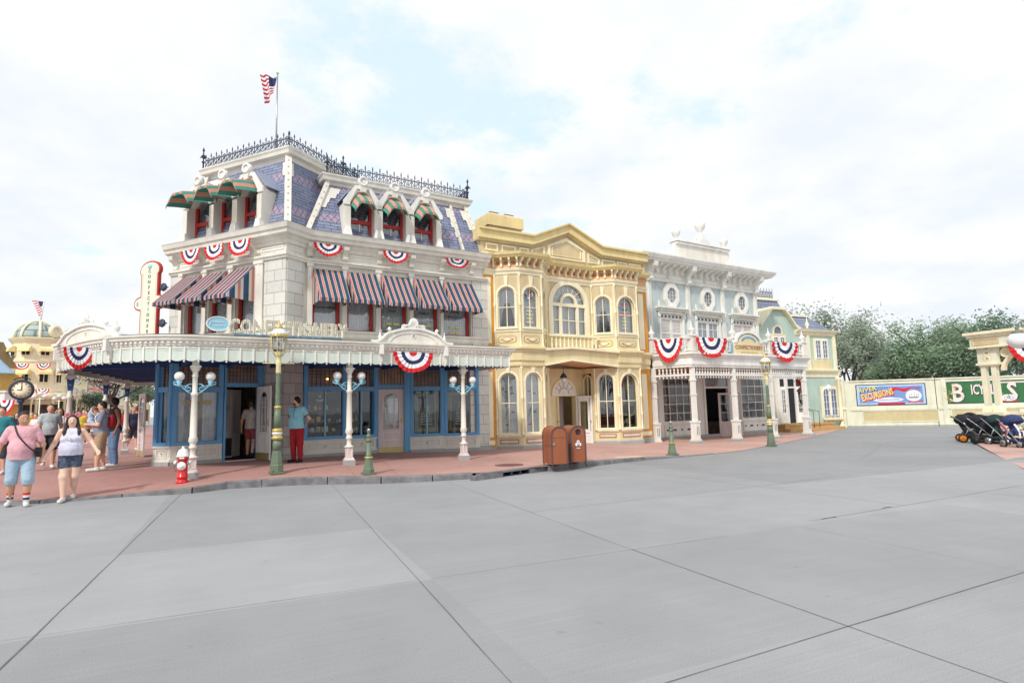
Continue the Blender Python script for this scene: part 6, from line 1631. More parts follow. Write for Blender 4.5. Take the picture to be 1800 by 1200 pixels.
for i in range(19):
 x = lerp(uL+0.25,uR-0.25,i/18)
 if min(abs(x-q) for q in pp_) > 0.22: bracket(m_,TW,x,0.13,7.98,8.42,0.03,0.48,'white2')
for x in pp_: bracket(m_,TW,x,0.28,ZWt-0.05,8.42,0.03,0.6,'white2')
for a,b in zip(pp_[:-1],pp_[1:]):
 panel(m_,TW,a+0.3,b-0.3,ZWt+0.16,7.95,0.03,'white',0.03,0.02)
 c = (a+b)/2; m_.lathe([(0.05,0),(0.1,0.02),(0.12,0)],'white',TW @ Matrix.Translation((c,-0.03,(ZWt+8.1)/2)) @ Matrix.Rotation(R_(90),4,'X'),10)
m_.build('cornice',mint)
# octagonal windows
for x,z in zip(uo,[zoc]*3):
 o = MB(); oct_ = lambda r: [(x+r*0.92*math.cos(R_(22.5+45*i)),z+r*1.08*math.sin(R_(22.5+45*i))) for i in range(8)]
 o.ring(oct_(ro+0.07),oct_(ro-0.04),0,0.06,'white',TW); o.ring(oct_(ro-0.02),oct_(ro*0.62),0,0.11,'white2',TW)
 ov_ = [(x+0.3*math.cos(R_(15*i)),z+0.36*math.sin(R_(15*i))) for i in range(24)]
 for k in (-0.1,0.1): o.box(x+k-0.008,x+k+0.008,0.03,0.045,z-0.33,z+0.33,'white2',TW);
 for k in (-0.18,0,0.18): o.box(x-0.3,x+0.3,0.03,0.043,z+k-0.008,z+k+0.008,'white2',TW)
 w = o.build('octagonal_window',mint); g = MB(); g.face([(a,-0.02,b) for a,b in ov_],'paneg',TW) if 'paneg' in M else None
 M.setdefault('paneg',mat('dim_window_glass',(138,146,150),0.08,var=0.1,spec=0.9))
 g.face([(a,-0.02,b) for a,b in oct_(ro*0.66)],'paneg',TW); g.build('pane',w)
# upper windows with hoods, shutters or casements
for i,(a,b) in enumerate(wn):
 o = MB(); o.box(a-0.12,a,0,0.08,3.8,hw_z1+0.1,'white2',TW); o.box(b,b+0.12,0,0.08,3.8,hw_z1+0.1,'white2',TW)
 o.box(a-0.12,b+0.12,0,0.1,hw_z1,hw_z1+0.14,'white2',TW)
 o.box(a-0.3,b+0.3,0,0.34,hw_z1+0.24,hw_z1+0.31,'white2',TW); o.box(a-0.24,b+0.24,0,0.24,hw_z1+0.14,hw_z1+0.24,'white',TW)
 for k in (a-0.12,b+0.12): bracket(o,TW,k,0.1,hw_z1-0.2,hw_z1+0.24,0.05,0.2,'white2')
 for k in (a-0.22,b+0.22): o.lathe([(0.05,hw_z1+0.31),(0.08,hw_z1+0.38),(0.03,hw_z1+0.46),(0.05,hw_z1+0.5),(0.004,hw_z1+0.62)],'white2',TW,7,k,0.2)
 o.box(a,b,-0.02,0.02,hw_z1-0.22,hw_z1-0.02,'white',TW);
 for k in range(6): o.box(lerp(a,b,(k+0.25)/6),lerp(a,b,(k+0.8)/6),0.02,0.025,hw_z1-0.17,hw_z1-0.07,'iron',TW)
 w = o.build('hooded_window',mint)
 c = (a+b)/2
 if i != 1:
  s_ = MB()
  for x0_,x1_ in ((a+0.02,c-0.01),(c+0.01,b-0.02)):
   panel(s_,TW,x0_,x1_,hw_z0-0.1,hw_z1-0.22,-0.05,'white2',0.07,0.05)
   s_.box(x0_+0.07,x1_-0.07,-0.06,-0.045,hw_z0,hw_z1-0.3,'pink',TW)
   n = 22
   for k in range(n): z = lerp(hw_z0,hw_z1-0.34,k/n); s_.box(x0_+0.07,x1_-0.07,-0.045,-0.02,z+0.01,z+0.035,'white2',TW)
   s_.box(x0_+0.07,x1_-0.07,-0.045,0.0,(hw_z0+hw_z1)/2-0.05,(hw_z0+hw_z1)/2+0.03,'white2',TW)
  s_.build('shutters',w)
 else:
  s_ = MB()
  for x0_,x1_ in ((a+0.02,c-0.01),(c+0.01,b-0.02)):
   panel(s_,TW,x0_,x1_,hw_z0-0.1,hw_z1-0.22,-0.05,'white2',0.08,0.05)
   s_.face([(x0_,0.04,hw_z0-0.1),(x1_,0.04,hw_z0-0.1),(x1_,0.04,hw_z1-0.22),(x0_,0.04,hw_z1-0.22)],'paneg',TW)
   for k in (1,2,3): z = lerp(hw_z0,hw_z1-0.22,k/4); s_.box(x0_,x1_,-0.04,-0.015,z-0.015,z+0.015,'white2',TW)
   s_.box((x0_+x1_)/2-0.012,(x0_+x1_)/2+0.012,-0.04,-0.014,hw_z0,hw_z1-0.22,'white2',TW)
  s_.build('casements',w)
# roof crest with urns
cb = MB(); c0,c1 = U(1188,450),U(1276,455); zc1 = Z(1230,431)
cb.box(c0,c1,-0.2,0.1,8.85,zc1-0.18,'white',TW); panel(cb,TW,c0+.08,c1-.08,8.95,zc1-.24,.1,'white2'); cb.box(c0-0.08,c1+0.08,-0.28,0.2,zc1-0.18,zc1-0.07,'white2',TW); cb.box(c0-0.14,c1+0.14,-0.32,0.26,zc1-0.05,zc1,'white2',TW)
for x,sg_ in ((c0,-1),(c1,1)):
 pr = [(x,8.85),(x+sg_*0.75,8.85),(x+sg_*0.6,8.98),(x+sg_*0.25,9.05),(x+sg_*0.12,zc1-0.2),(x,zc1-0.2)]
 cb.prism(pr if sg_ > 0 else pr[::-1],-0.1,0.1,'white2',TW)
cm = (c0+c1)/2; cb.frustum(cm,0,zc1,zc1+0.25,0.95,0.6,'white2',TW,0.5,0.5); cb.frustum(cm,0,zc1+0.25,zc1+0.5,0.5,0.42,'white2',TW)
for sg_ in (-1,1): cb.tube([(cm+sg_*(0.28+0.12*math.cos(i*0.6)*(1-i/14)),0,zc1+0.3+0.12*math.sin(i*0.6)*(1-i/14)) for i in range(13)],0.035,'white2',TW,5)
cb.build('roof_crest',mint)
for x,s_,zz_ in ((c0+0.1,1.15,zc1),(cm,1.45,zc1+0.5),(c1-0.1,1.15,zc1)):
 q = MB(); urn(q,FW.w(x,0.0,zz_),s_); q.build('urn',mint)
# ---- balcony veranda
FB2 = Fr(G(1222,779)[:2],32.5); TB = Tm(FB2)
pu = [FB2.U(x,650) for x in (1216.5,1288,1352,1411)]
zb_top,zb_bot = 3.70,3.0            # entablature
zpar = FB2.Z(1214,592,0.0); zspb = FB2.Z(1250,658)
ve = MB();
lf = FB2.w(pu[0]-0.0,0,0); lw = FW.w(U(1146),0.5,0)       # the veranda's left flank runs back to the wall
lpx = onray(1152,lf[:2],(lf[0]-3.5,lf[1]+2.2));
left_end = (lpx[0],lpx[1])
vp = [left_end,FB2.w(pu[0]-0.15,0.12,0)[:2],FB2.w(pu[3]+0.15,0.12,0)[:2],FB2.w(pu[3]+0.15,-2.8,0)[:2]]
ve.sweep([(-0.25,3.12),(0,3.12),(0.0,3.2),(0.04,3.22),(0.04,3.5),(0.1,3.54),(0.13,3.62),(0.2,3.65),(0.2,3.72),(-0.1,3.76)],vp,'white2')
ve.face([(p[0],p[1],3.74) for p in vp]+[FW.w(uR,0,3.74),FW.w(uL,0,3.74)],'plinth'); ve.face([(p[0],p[1],3.13) for p in vp][::-1]+[FW.w(uL,0.01,3.13),FW.w(uR,0.01,3.13)],'brown'); ve.box(uL,uR,0.0,0.02,2.93,3.13,'brown',TW)
ve.build('veranda_roof',mint)
# parapet of turned balusters between square posts
par = MB(); par.sweep([(-0.06,3.82),(0.02,3.82),(0.02,3.88),(-0.06,3.88)],vp,'white2'); par.sweep([(-0.08,zpar-0.1),(0.05,zpar-0.1),(0.07,zpar-0.03),(0.0,zpar),(-0.08,zpar)],vp,'white2')
for x,y,a in walk(vp,0.16): par.lathe([(0.02,3.88),(0.035,4.0),(0.02,4.15),(0.03,4.25),(0.02,zpar-0.1)],'white2',Matrix.Translation((x,y,0)),5)
o = par.build('balustrade',mint)
def bal_post(x,y,fin=True):
 q = MB(); T = Matrix.Translation((x,y,0)) @ Matrix.Rotation(R_(32.5),4,'Z')
 q.box(-0.14,0.14,-0.14,0.14,3.72,zpar+0.02,'white2',T); q.box(-0.19,0.19,-0.19,0.19,zpar+0.02,zpar+0.09,'white2',T); q.box(-0.17,0.17,-0.17,0.17,3.78,3.86,'white',T)
 if fin: q.lathe([(0.07,zpar+0.09),(0.05,zpar+0.14),(0.14,zpar+0.24),(0.16,zpar+0.32),(0.05,zpar+0.4),(0.03,zpar+0.5),(0.005,zpar+0.66)],'white2',T,9)
 q.build('balcony_post',mint)
for u in pu: bal_post(*FB2.w(u,0.08,0)[:2])
bal_post(*left_end)
# posts with stone bases, spindle screens between
for u in pu+[None]:
 if u is None: x,y = left_end
 else: x,y = FB2.w(u,0,0)[:2]
 z = zpav(x,y)-0.1 if u is not None else -0.25; q = MB(); T = Matrix.Translation((x,y,z)) @ Matrix.Rotation(R_(32.5),4,'Z'); H = 3.15-z
 q.box(-0.135,0.135,-0.135,0.135,0.2,0.95,'white2',T); q.box(-0.17,0.17,-0.17,0.17,0.2,0.28,'white',T); q.box(-0.16,0.16,-0.16,0.16,0.95,1.03,'white2',T)
 for k in (-0.05,0.05): q.box(k-0.012,k+0.012,0.135,0.14,0.45,0.8,'iron',T)
 q.box(-0.085,0.085,-0.085,0.085,1.03,H,'white2',T); q.box(-0.11,0.11,-0.11,0.11,H-0.62,H-0.55,'white2',T); q.box(-0.11,0.11,-0.11,0.11,2.1,2.15,'white2',T)
 c = q.build('veranda_post',mint); q = MB(); q.box(-0.26,0.26,-0.26,0.26,0,0.2,'plinth',T); q.build('post_base',c)
def screen(p,q_):
 fr = Fr(p,math.degrees(math.atan2(q_[1]-p[1],q_[0]-p[0]))); w = math.hypot(q_[0]-p[0],q_[1]-p[1]); T = Tm(fr); s_ = MB()
 s_.box(0.1,w-0.1,-0.04,0.04,zspb-0.05,zspb+0.03,'white2',T)
 n = int((w-0.3)/0.17)
 for i in range(n):
  x = lerp(0.2,w-0.2,(i+0.5)/n); s_.lathe([(0.05,zspb+0.03),(0.05,zspb+0.09),(0.02,zspb+0.14),(0.055,zspb+0.22),(0.02,zspb+0.3),(0.05,zspb+0.37),(0.05,3.14)],'white2',T,6,x)
  s_.lathe([(0.0,zspb-0.17),(0.035,zspb-0.12),(0.02,zspb-0.05)],'white2',T,6,x)
 s_.build('spindle_screen',mint)
pts_ = [left_end]+[FB2.w(u,0,0)[:2] for u in pu]
for a,b in zip(pts_[:-1],pts_[1:]): screen(a,b)
# ---- ground-floor shopfronts on the wall plane
gf = MB(); zl = -0.25
doors = [(U(1231),U(1252)),]
sw = [(U(1140),U(1151)),(U(1158),U(1217)),(U(1294),U(1342))]
zt0,zt1 = Z(1180,742),Z(1180,668)
gf.wall(uL,uR+0.5,zl,3.4,[(a,b,0.7,2.85) for a,b in sw]+[(doors[0][0],doors[0][1]+0.9,zl,2.9)],0,'white2',TW,0.15)
for a,b in sw[1:]:
 panel(gf,TW,a,b,0.05,0.6,0,'white',0.05,0.03)
 for k in range(5): x = lerp(a+0.2,b-0.2,k/4); gf.box(x-(0.05 if k % 2 == 0 else 0.12),x+(0.05 if k % 2 == 0 else 0.12),0,0.012,0.29,0.37,'iron',TW)
gf.box(uL,uR+0.5,0,0.08,zl,0.02,'plinth',TW)
gf.box(uL,uR+0.3,-2.6,-2.5,zl,3.3,'pinkin',TW) if 'pinkin' in M else None
M['pinkin'] = mat('pale_shop_interior',(168,148,138),0.9,var=0.25,scale=3)
gf.box(uL,uR+0.3,-2.6,-2.5,zl,3.3,'pinkin',TW); gf.box(uL,uR+0.3,-2.5,-0.2,zl,zl+0.05,'brownin',TW)
gf.build('shopfront',mint)
rnd = random.Random(5)
for i,(a,b) in enumerate(sw):
 w = window(mint,TW,a,b,0.7,2.85,-0.02,'white2',0.05,None,mull=[1,4,3][i],bars=4,backdepth=2.0,bw=0.018,name='lattice_window',glassm='glassd')
 if i:
  q = MB()
  for zz_ in (0.8,1.25,1.7): q.box(a,b,-0.9,-0.4,zz_-0.03,zz_,'brownin' if i == 1 else 'white2',TW)
  for k in range(26):
   zz_ = rnd.choice([0.8,1.25,1.7]); x = rnd.uniform(a+0.1,b-0.1); s_ = rnd.uniform(0.05,0.13); dd = -rnd.uniform(0.45,0.8)
   mm = rnd.choice(['bred','brownin','dark','bwhite','tan','brown','steel'] if i == 1 else ['bwhite','cyan','dark','steel','tan','lace'])
   if k % 2: q.box(x-s_,x+s_,dd-0.08,dd+0.08,zz_,zz_+s_*2,mm,TW)
   else: q.lathe([(s_*0.8,zz_),(s_,zz_+s_*0.7),(s_*0.5,zz_+s_*1.8),(0.01,zz_+s_*2)],mm,TW,8,x,dd)
  tag(q.build('shelf_goods'),['','boxes and pots on the shelves in the lattice window left of the open teal doorway','pale goods on the shelves in the lattice window right of the open teal doorway'][i],'shop display')
M['tealdoor'] = mat('teal_door_paint',(104,132,128),0.5)
d0_,d1_ = doors[0]
q = MB(); q.box(d0_+0.02,d1_+0.05,-1.1,-1.04,zl,2.3,'tealdoor',TW); q.box(d1_+0.05,d1_+0.4,-1.1,-1.04,zl,2.5,'pinkin',TW); q.box(d0_-0.1,d1_+1.0,-0.1,0.05,2.32,2.42,'white2',TW); q.box(d0_,d1_+0.9,-0.08,-0.05,2.42,2.9,'paneg',TW); q.box(d0_-0.12,d0_,-0.1,0.06,zl,2.9,'white2',TW); q.build('doorway',mint)
FDm = Fr(FW.w(d1_+0.02,0.02,0)[:2],32.5-38)
def grid_door(parent,T,w,h,m,n=2,rows=4,zlo=0.8):
 b = MB(); panel(b,T,0,w,0,h,-0.02,m,0.11,0.045); b.box(0.11,w-0.11,-0.02,0.02,0.1,zlo,m,T); panel(b,T,0.16,w/2-0.03,0.2,zlo-0.1,0.02,m,0.03,0.012); panel(b,T,w/2+0.03,w-0.16,0.2,zlo-0.1,0.02,m,0.03,0.012)
 for i in range(1,n): x = lerp(0.11,w-0.11,i/n); b.box(x-0.015,x+0.015,-0.01,0.02,zlo,h-0.11,m,T)
 for i in range(1,rows): z = lerp(zlo,h-0.11,i/rows); b.box(0.11,w-0.11,-0.01,0.018,z-0.015,z+0.015,m,T)
 d = b.build('shop_door',parent); g = MB(); g.face([(0.1,0,zlo),(w-0.1,0,zlo),(w-0.1,0,h-0.1),(0.1,0,h-0.1)],'glassd',T); g.build('pane',d)
 k = MB(); k.lathe([(0.01,0.02),(0.01,0.05),(0.03,0.07),(0.0,0.1)],'gold',T @ Matrix.Translation((w-0.06,0,1.0)) @ Matrix.Rotation(R_(90),4,'X'),8); k.build('door_handle',d)
grid_door(mint,Tm(FDm,0,0,zl+0.03),1.15,2.3,'pink',2,3,0.85)
# CONFECTIONERY name board over the balcony
su0,z0s = FB2.P(1288,622,0.2); su1,z1s = FB2.P(1341,622,0.2); zs1 = FB2.Z(1313,588,0.2)
sgn = empty('name_board',FB2.w((su0+su1)/2,0.2,z0s),'cream arched name board reading CONFECTIONERY on the mint building balcony','sign')
T = Tm(FB2,(su0+su1)/2,0.24,0); w_ = (su1-su0)/2; zsh = lerp(z0s,zs1,0.55)
ol = [(-w_,z0s),(w_,z0s),(w_,zsh-0.1),(w_*0.93,zsh),(w_*0.66,zsh)]+[(w_*0.66*math.cos(math.pi*i/12),zsh+(zs1-zsh)*math.sin(math.pi*i/12)) for i in range(1,12)]+[(-w_*0.66,zsh),(-w_*0.93,zsh),(-w_,zsh-0.1)]
q = MB(); q.prism([(x*1.05,lerp((z0s+zs1)/2,z,1.07)) for x,z in ol],-0.06,0.0,'blue',T); q.prism(ol,-0.02,0.03,'signcream' if 'signcream' in M else 'cream',T)
for i in range(1,12): pass
q.build('board',sgn)
q = MB(); text_mesh('CONFECTIONERY',0.25,0.008,'brown',T @ Matrix.Translation((0,-0.04,lerp(z0s,zsh,0.62))),q,0.006,sx=2*w_*0.9/2.02); q.build('lettering',sgn)
q = MB()
for i in range(10):
 a0_,a1_ = math.pi*(0.12+0.76*i/10),math.pi*(0.12+0.76*(i+0.75)/10)
 rr = w_*0.42; q.prism([(rr*math.cos(a0_),zsh-0.02+0.55*rr*math.sin(a0_)),((rr+0.13)*math.cos(a0_),zsh-0.02+0.55*(rr+0.16)*math.sin(a0_)),((rr+0.13)*math.cos(a1_),zsh-0.02+0.55*(rr+0.16)*math.sin(a1_)),(rr*math.cos(a1_),zsh-0.02+0.55*rr*math.sin(a1_))],0.03,0.045,'blue',T)
q.build('arched_lettering',sgn)
q = MB(); q.box(-w_*0.55,w_*0.55,0.03,0.04,z0s+0.07,z0s+0.11,'gold',T); q.build('underline',sgn)
q = MB(); n = 14
for i in range(n):
 a0_,a1_ = math.pi*i/n,math.pi*(i+1)/n; r0_,r1_ = w_*0.76,w_*0.9; hh_ = (zs1-zsh)
 q.prism([(r0_*math.cos(a0_),zsh+0.02+hh_*1.08*math.sin(a0_)),(r1_*math.cos(a0_),zsh+0.02+hh_*1.3*math.sin(a0_)),(r1_*math.cos(a1_),zsh+0.02+hh_*1.3*math.sin(a1_)),(r0_*math.cos(a1_),zsh+0.02+hh_*1.08*math.sin(a1_))],-0.2,0.06,'white2',T)
q.build('arched_moulding',sgn)
# buntings on the balcony
gB = 'red white and blue buntings on the balcony of the mint building'
al = math.degrees(math.atan2(vp[1][1]-vp[0][1],vp[1][0]-vp[0][0]))
fl_ = Fr(vp[0],al)
u0,z0 = fl_.P(1151,601,0.16); u1,_ = fl_.P(1200,596,0.16); bunting(fl_.w((u0+u1)/2,0.18,zpar-0.04),al,u1-u0,zpar-0.04-fl_.Z(1172,636,0.16),'large bunting on the left flank of the mint building balcony beside the cream building',gB)
for k,(a,b,yt,yb_) in enumerate([(1222,1276,593,630),(1355,1401,602,636)]):
 u0,z0 = FB2.P(a,yt,0.3); u1,_ = FB2.P(b,yt+3,0.3); bunting(FB2.w((u0+u1)/2,0.3,zpar-0.03),FB2.a,u1-u0,zpar-0.03-FB2.Z((a+b)/2,yb_,0.3),['large bunting on the mint building balcony left of the cream name board','large bunting on the mint building balcony right of the cream name board'][k],gB)
p = FB2.w(pu[3]+0.42,-0.5,3.55); bunting(p,FB2.a+50,1.1,1.15,'bunting hanging round the right corner of the mint building balcony',gB)
# ================================================================== soft green house with gable and slate roof
FG = Fr(G(1440,753)[:2],26.0); TG = Tm(FG)
gh = empty('green_house',(*FG.o,-0.2),'soft green house with cream gable and grey slate roof at the row right end','building')
def gu(px,py=600,d=0): return FG.U(px,py,d)
def gz(px,py,d=0): return FG.Z(px,py,d)
gx0,gx1,gx2 = gu(1330),gu(1404),gu(1466)
zr = gz(1436,582); zpk = gz(1368,545); zlo_ = gz(1340,574)
q = MB()
q.face([(gx0-1.5,0,-0.4),(gx1,0,-0.4),(gx1,0,zr),(gx1-0.35,0,zr+0.12),(gu(1383),0,zpk-0.25),(gu(1378),0,zpk),(gu(1357),0,zpk),(gu(1352),0,zpk-0.25),(gx0+0.2,0,zlo_),(gx0-1.5,0,zlo_)],'green',TG)
q.face([(gx1,0.001,-0.4),(gx2,0.001,-0.4),(gx2,0.001,zr),(gx1,0.001,zr)],'green',TG)
for a,b in (((gx2,0),(gx2,-6)),((gx2,-6),(gx0-1.5,-6))):
 p,r = FG.w(*a,0),FG.w(*b,0); q.face([(p[0],p[1],-0.4),(r[0],r[1],-0.4),(r[0],r[1],zr),(p[0],p[1],zr)],'green')
q.build('wall',gh)
q = MB()
rp_ = [(gx1,zr-0.02),(gx1-0.35,zr+0.12),(gu(1383),zpk-0.25),(gu(1378),zpk),(gu(1357),zpk),(gu(1352),zpk-0.25),(gx0+0.2,zlo_)]
for a,b in zip(rp_[:-1],rp_[1:]):
 q.prism([(b[0],b[1]),(b[0],b[1]+0.16),(a[0],a[1]+0.16),(a[0],a[1])][::-1],-5.0,0.25,'cream2',TG)
q.sweep([(0,zr-0.3),(0.05,zr-0.28),(0.1,zr-0.1),(0.25,zr-0.06),(0.3,zr+0.05),(0,zr+0.1)],[FG.w(gx1-0.3,0,0)[:2],FG.w(gx2,0,0)[:2],FG.w(gx2,-5,0)[:2]],'cream2')
for x in (gu(1419),gx2-0.08): q.box(x-0.12,x+0.12,0,0.08,3.2,zr-0.25,'cream2',TG)
q.lathe([(0.09,zr+0.1),(0.05,zr+0.2),(0.14,zr+0.35),(0.05,zr+0.5),(0.004,zr+0.85)],'cream2',TG,8,gu(1417),0.15)
zm_ = gz(1436,652)
q.sweep([(0,zm_-0.4),(0.06,zm_-0.36),(0.06,zm_-0.1),(0.2,zm_-0.04),(0.24,zm_+0.06),(0,zm_+0.12)],[FG.w(gx1,0,0)[:2],FG.w(gx2,0,0)[:2],FG.w(gx2,-3,0)[:2]],'cream2')
q.box(gu(1425),gu(1458),0,0.03,zm_+0.1,gz(1440,632),'cream',TG)
q.build('trim',gh)
M['slate2'] = brickmat('grey_blue_slates',(138,146,168),(120,130,152),(80,88,110),0.3,0.22,0.02)
q = MB(); zw = gz(1420,557,-1.0)
q.face([(gx1-0.6,0.1,zr+0.08),(gx2,0.1,zr+0.08),(gx2-0.7,1.2,zw),(gx1-1.0,1.2,zw)],'slate2',TG)
q.face([(gx2,0.1,zr+0.08),(gx2,6,zr+0.08),(gx2-0.7,5,zw),(gx2-0.7,1.2,zw)],'slate2',TG)
q.box(gx1-1.0,gx2-0.6,-3.0,-1.1,zw,zw+0.12,'cream2',TG)
zb0_,zb1_ = gz(1350,548,-2.2),gz(1350,528,-3.0)
bu0,bu1 = gu(1326,540,-2.2),gu(1379,545,-2.2)
q.face([(bu0-2,2.2,zb0_-1.2),(bu1+0.3,2.2,zb0_-0.6),(gu(1366,530,-3.0),3.0,zb1_),(bu0-2,3.0,zb1_)],'slate2',TG)
q.face([(bu1+0.3,2.2,zb0_-0.6),(bu1+0.6,6,zb0_-0.6),(gu(1366,530,-3.0),6,zb1_),(gu(1366,530,-3.0),3.0,zb1_)],'slate2',TG)
q.box(bu0-2,gu(1366,530,-3.0)+0.1,-6,-2.9,zb1_,zb1_+0.15,'cream2',TG)
q.build('roof',gh)
q = MB(); cresting(q,FG.at(0,0),bu0-1.0,gu(1358,525,-3.0),-3.0,zb1_+0.15,0.6); q.build('roof_cresting',gh)
# windows
def pairwin(a,b,z0,z1,archtop=False,n=2):
 c = (a+b)/2; w_ = MB(); w_.box(a-0.12,b+0.12,0,0.04,z0-0.12,z1+0.12,'cream2',TG)
 w_.build('window_surround',gh)
 for x0_,x1_ in ((a,c-0.06),(c+0.06,b)):
  f = MB();
  if archtop: zs_ = z1-(x1_-x0_)/2; f.ring(arch(x0_,x1_,z0,zs_,8),arch(x0_+0.05,x1_-0.05,z0+0.05,zs_,8),0.04,0.09,'white2',TG)
  else: panel(f,TG,x0_,x1_,z0,z1,0.04,'white2',0.05,0.05)
  f.box((x0_+x1_)/2-0.012,(x0_+x1_)/2+0.012,0.045,0.075,z0,z1-0.05,'white2',TG)
  for k in (1,2,3): f.box(x0_,x1_,0.045,0.074,lerp(z0,z1,k/4)-0.012,lerp(z0,z1,k/4)+0.012,'white2',TG)
  w = f.build('window',gh); g = MB()
  if archtop: g.face([(x,-0.045,z) for x,z in arch(x0_+0.02,x1_-0.02,z0,zs_,8)],'bluepane',TG)
  else: g.face([(x0_,-0.045,z0),(x1_,-0.045,z0),(x1_,-0.045,z1),(x0_,-0.045,z1)],'bluepane',TG)
  g.build('pane',w)
M['bluepane'] = mat('blue_grey_glass',(92,108,138),0.08,var=0.25,scale=2,spec=0.9)
pairwin(gu(1431),gu(1452),gz(1440,630),gz(1440,598)); pairwin(gu(1437),gu(1461),gz(1448,731),gz(1448,682),True)
pairwin(gu(1358),gu(1378),gz(1368,612),gz(1368,592))
q = MB(); c_ = gu(1367); z_ = gz(1367,580); q.ring(arch(c_-0.42,c_+0.42,z_-0.3,z_-0.1,8),arch(c_-0.3,c_+0.3,z_-0.22,z_-0.1,8),0,0.07,'cream2',TG); q.face([(x,-0.02,z) for x,z in arch(c_-0.32,c_+0.32,z_-0.3,z_-0.1,8)],'bluepane',TG); q.build('arched_window',gh)
# entrance with steps
e0,e1 = gu(1360,740),gu(1405,740)
q = MB(); q.box(e0-0.3,e1+0.1,0,0.5,0.0,3.0,'white',TG,skip='b');
q.box(e0,e1,0.5,0.56,2.32,2.4,'white2',TG)
for a,b in ((0,0.22),(0.27,0.62),(0.67,0.9)): q.box(lerp(e0,e1,a)+0.03,lerp(e0,e1,b)-0.03,0.5,0.515,2.42,2.85,'dark',TG)
q.box(lerp(e0,e1,0.3),lerp(e0,e1,0.58),0.5,0.512,0.3,2.3,'dark',TG)
for x in (0,0.25,0.3,0.6,0.95): q.box(lerp(e0,e1,x)-0.03,lerp(e0,e1,x)+0.03,0.5,0.58,0.3,3.0,'white2',TG)
q.build('entrance',gh)
grid_door(gh,Tm(FG,lerp(e0,e1,0.02),0.56,0.32),(e1-e0)*0.22,2.0,'white2',2,5,0.6); grid_door(gh,Tm(FG.at(lerp(e0,e1,0.62),0.56,-20),0,0,0.32),(e1-e0)*0.33,2.0,'white2',2,5,0.6)
M['wood'] = mat('honey_wood_steps',(196,158,104),0.6,var=0.12,scale=5)
q = MB(); s0 = gu(1362,752,0.6); s1 = gu(1446,750,0.6)
q.box(s0,s1,0.0,1.3,-0.4,0.28,'wood',TG); q.box(s0-0.1,s1+0.5,0.0,1.7,-0.4,0.05,'wood',TG); q.box(s0-0.05,s1+0.05,1.28,1.34,0.2,0.3,'wood',TG)
q.build('entrance_step',gh)
q = MB()
for px in (1428,1438): u = gu(px,740,1.4); q.tube([(u,-1.5,-0.1),(u,-1.5,0.95),(u,-0.3,1.2)],0.02,'iron',TG,5)
q.build('handrail',gh)
q = MB(); fz = gz(1448,734,0.15); q.box(gu(1436),gu(1464),0.0,0.3,fz-0.14,fz,'cream2',TG);
for k in range(4): bracket(q,TG,lerp(gu(1439),gu(1461),k/3),0.07,fz-0.35,fz-0.14,0,0.22,'cream2')
q.build('window_box',gh)
M['lilac'] = mat('lilac_blossom',(140,140,190),0.8,var=0.2); M['leafy'] = mat('box_leaves',(84,110,78),0.8,var=0.2)
q = MB(); rnd = random.Random(3)
for k in range(260):
 x,d,z = rnd.uniform(gu(1436),gu(1464)),rnd.uniform(0.05,0.35),fz+rnd.random()**2*0.28; s_ = rnd.uniform(0.02,0.045)
 a_ = rnd.random()*6.28; q.face([(x,-d,z),(x+s_*math.cos(a_),-d-s_*0.5,z+s_*0.4),(x+s_*0.3,-d,z+s_*1.4)],rnd.choice(['lilac','lilac','leafy']),TG)
tag(q.build('flowers'),'lilac flowers growing in the window box of the soft green house','flowers',kind=None)
q = MB(); u_ = gx2-0.1
q.lathe([(0.16,-0.4),(0.16,0.0),(0.1,0.06),(0.09,zm_-0.6),(0.14,zm_-0.5),(0.14,zm_-0.4)],'cream2',TG,12,u_,0.14); q.build('corner_column',gh)
# red and glass lantern by the mint building's last post
lx = FB2.w(pu[3]+0.75,-0.6,0); T = Matrix.Translation((lx[0],lx[1],0)); zz_ = FB2.Z(1427,690,-0.6)
q = MB(); q.lathe([(0.02,zz_+0.35),(0.16,zz_+0.22),(0.25,zz_+0.12),(0.24,zz_+0.06),(0.0,zz_+0.06)],'pot',T,8); q.build('x',None,org=(lx[0],lx[1],zz_)) if False else None
lt = empty('hanging_lantern',(lx[0],lx[1],zz_-0.6),'six sided lantern with a dull red cap hanging right of the mint veranda','lantern')
q.build('cap',lt); q = MB()
for k in range(6): a_ = R_(60*k); q.tube([(0.2*math.cos(a_),0.2*math.sin(a_),zz_+0.06),(0.12*math.cos(a_),0.12*math.sin(a_),zz_-0.5)],0.014,'iron',T,4)
q.lathe([(0.13,zz_-0.5),(0.13,zz_-0.53),(0.03,zz_-0.6),(0.0,zz_-0.62)],'iron',T,6); q.build('cage',lt)
q = MB(); q.lathe([(0.11,zz_-0.48),(0.18,zz_+0.05)],'glass',T,6); q.build('glass',lt)
q = MB(); q.tube([(0,0,zz_+0.35),(0,0,zz_+0.55),(-0.4,0.15,zz_+0.62)],0.015,'iron',T,5); q.build('hook',lt)
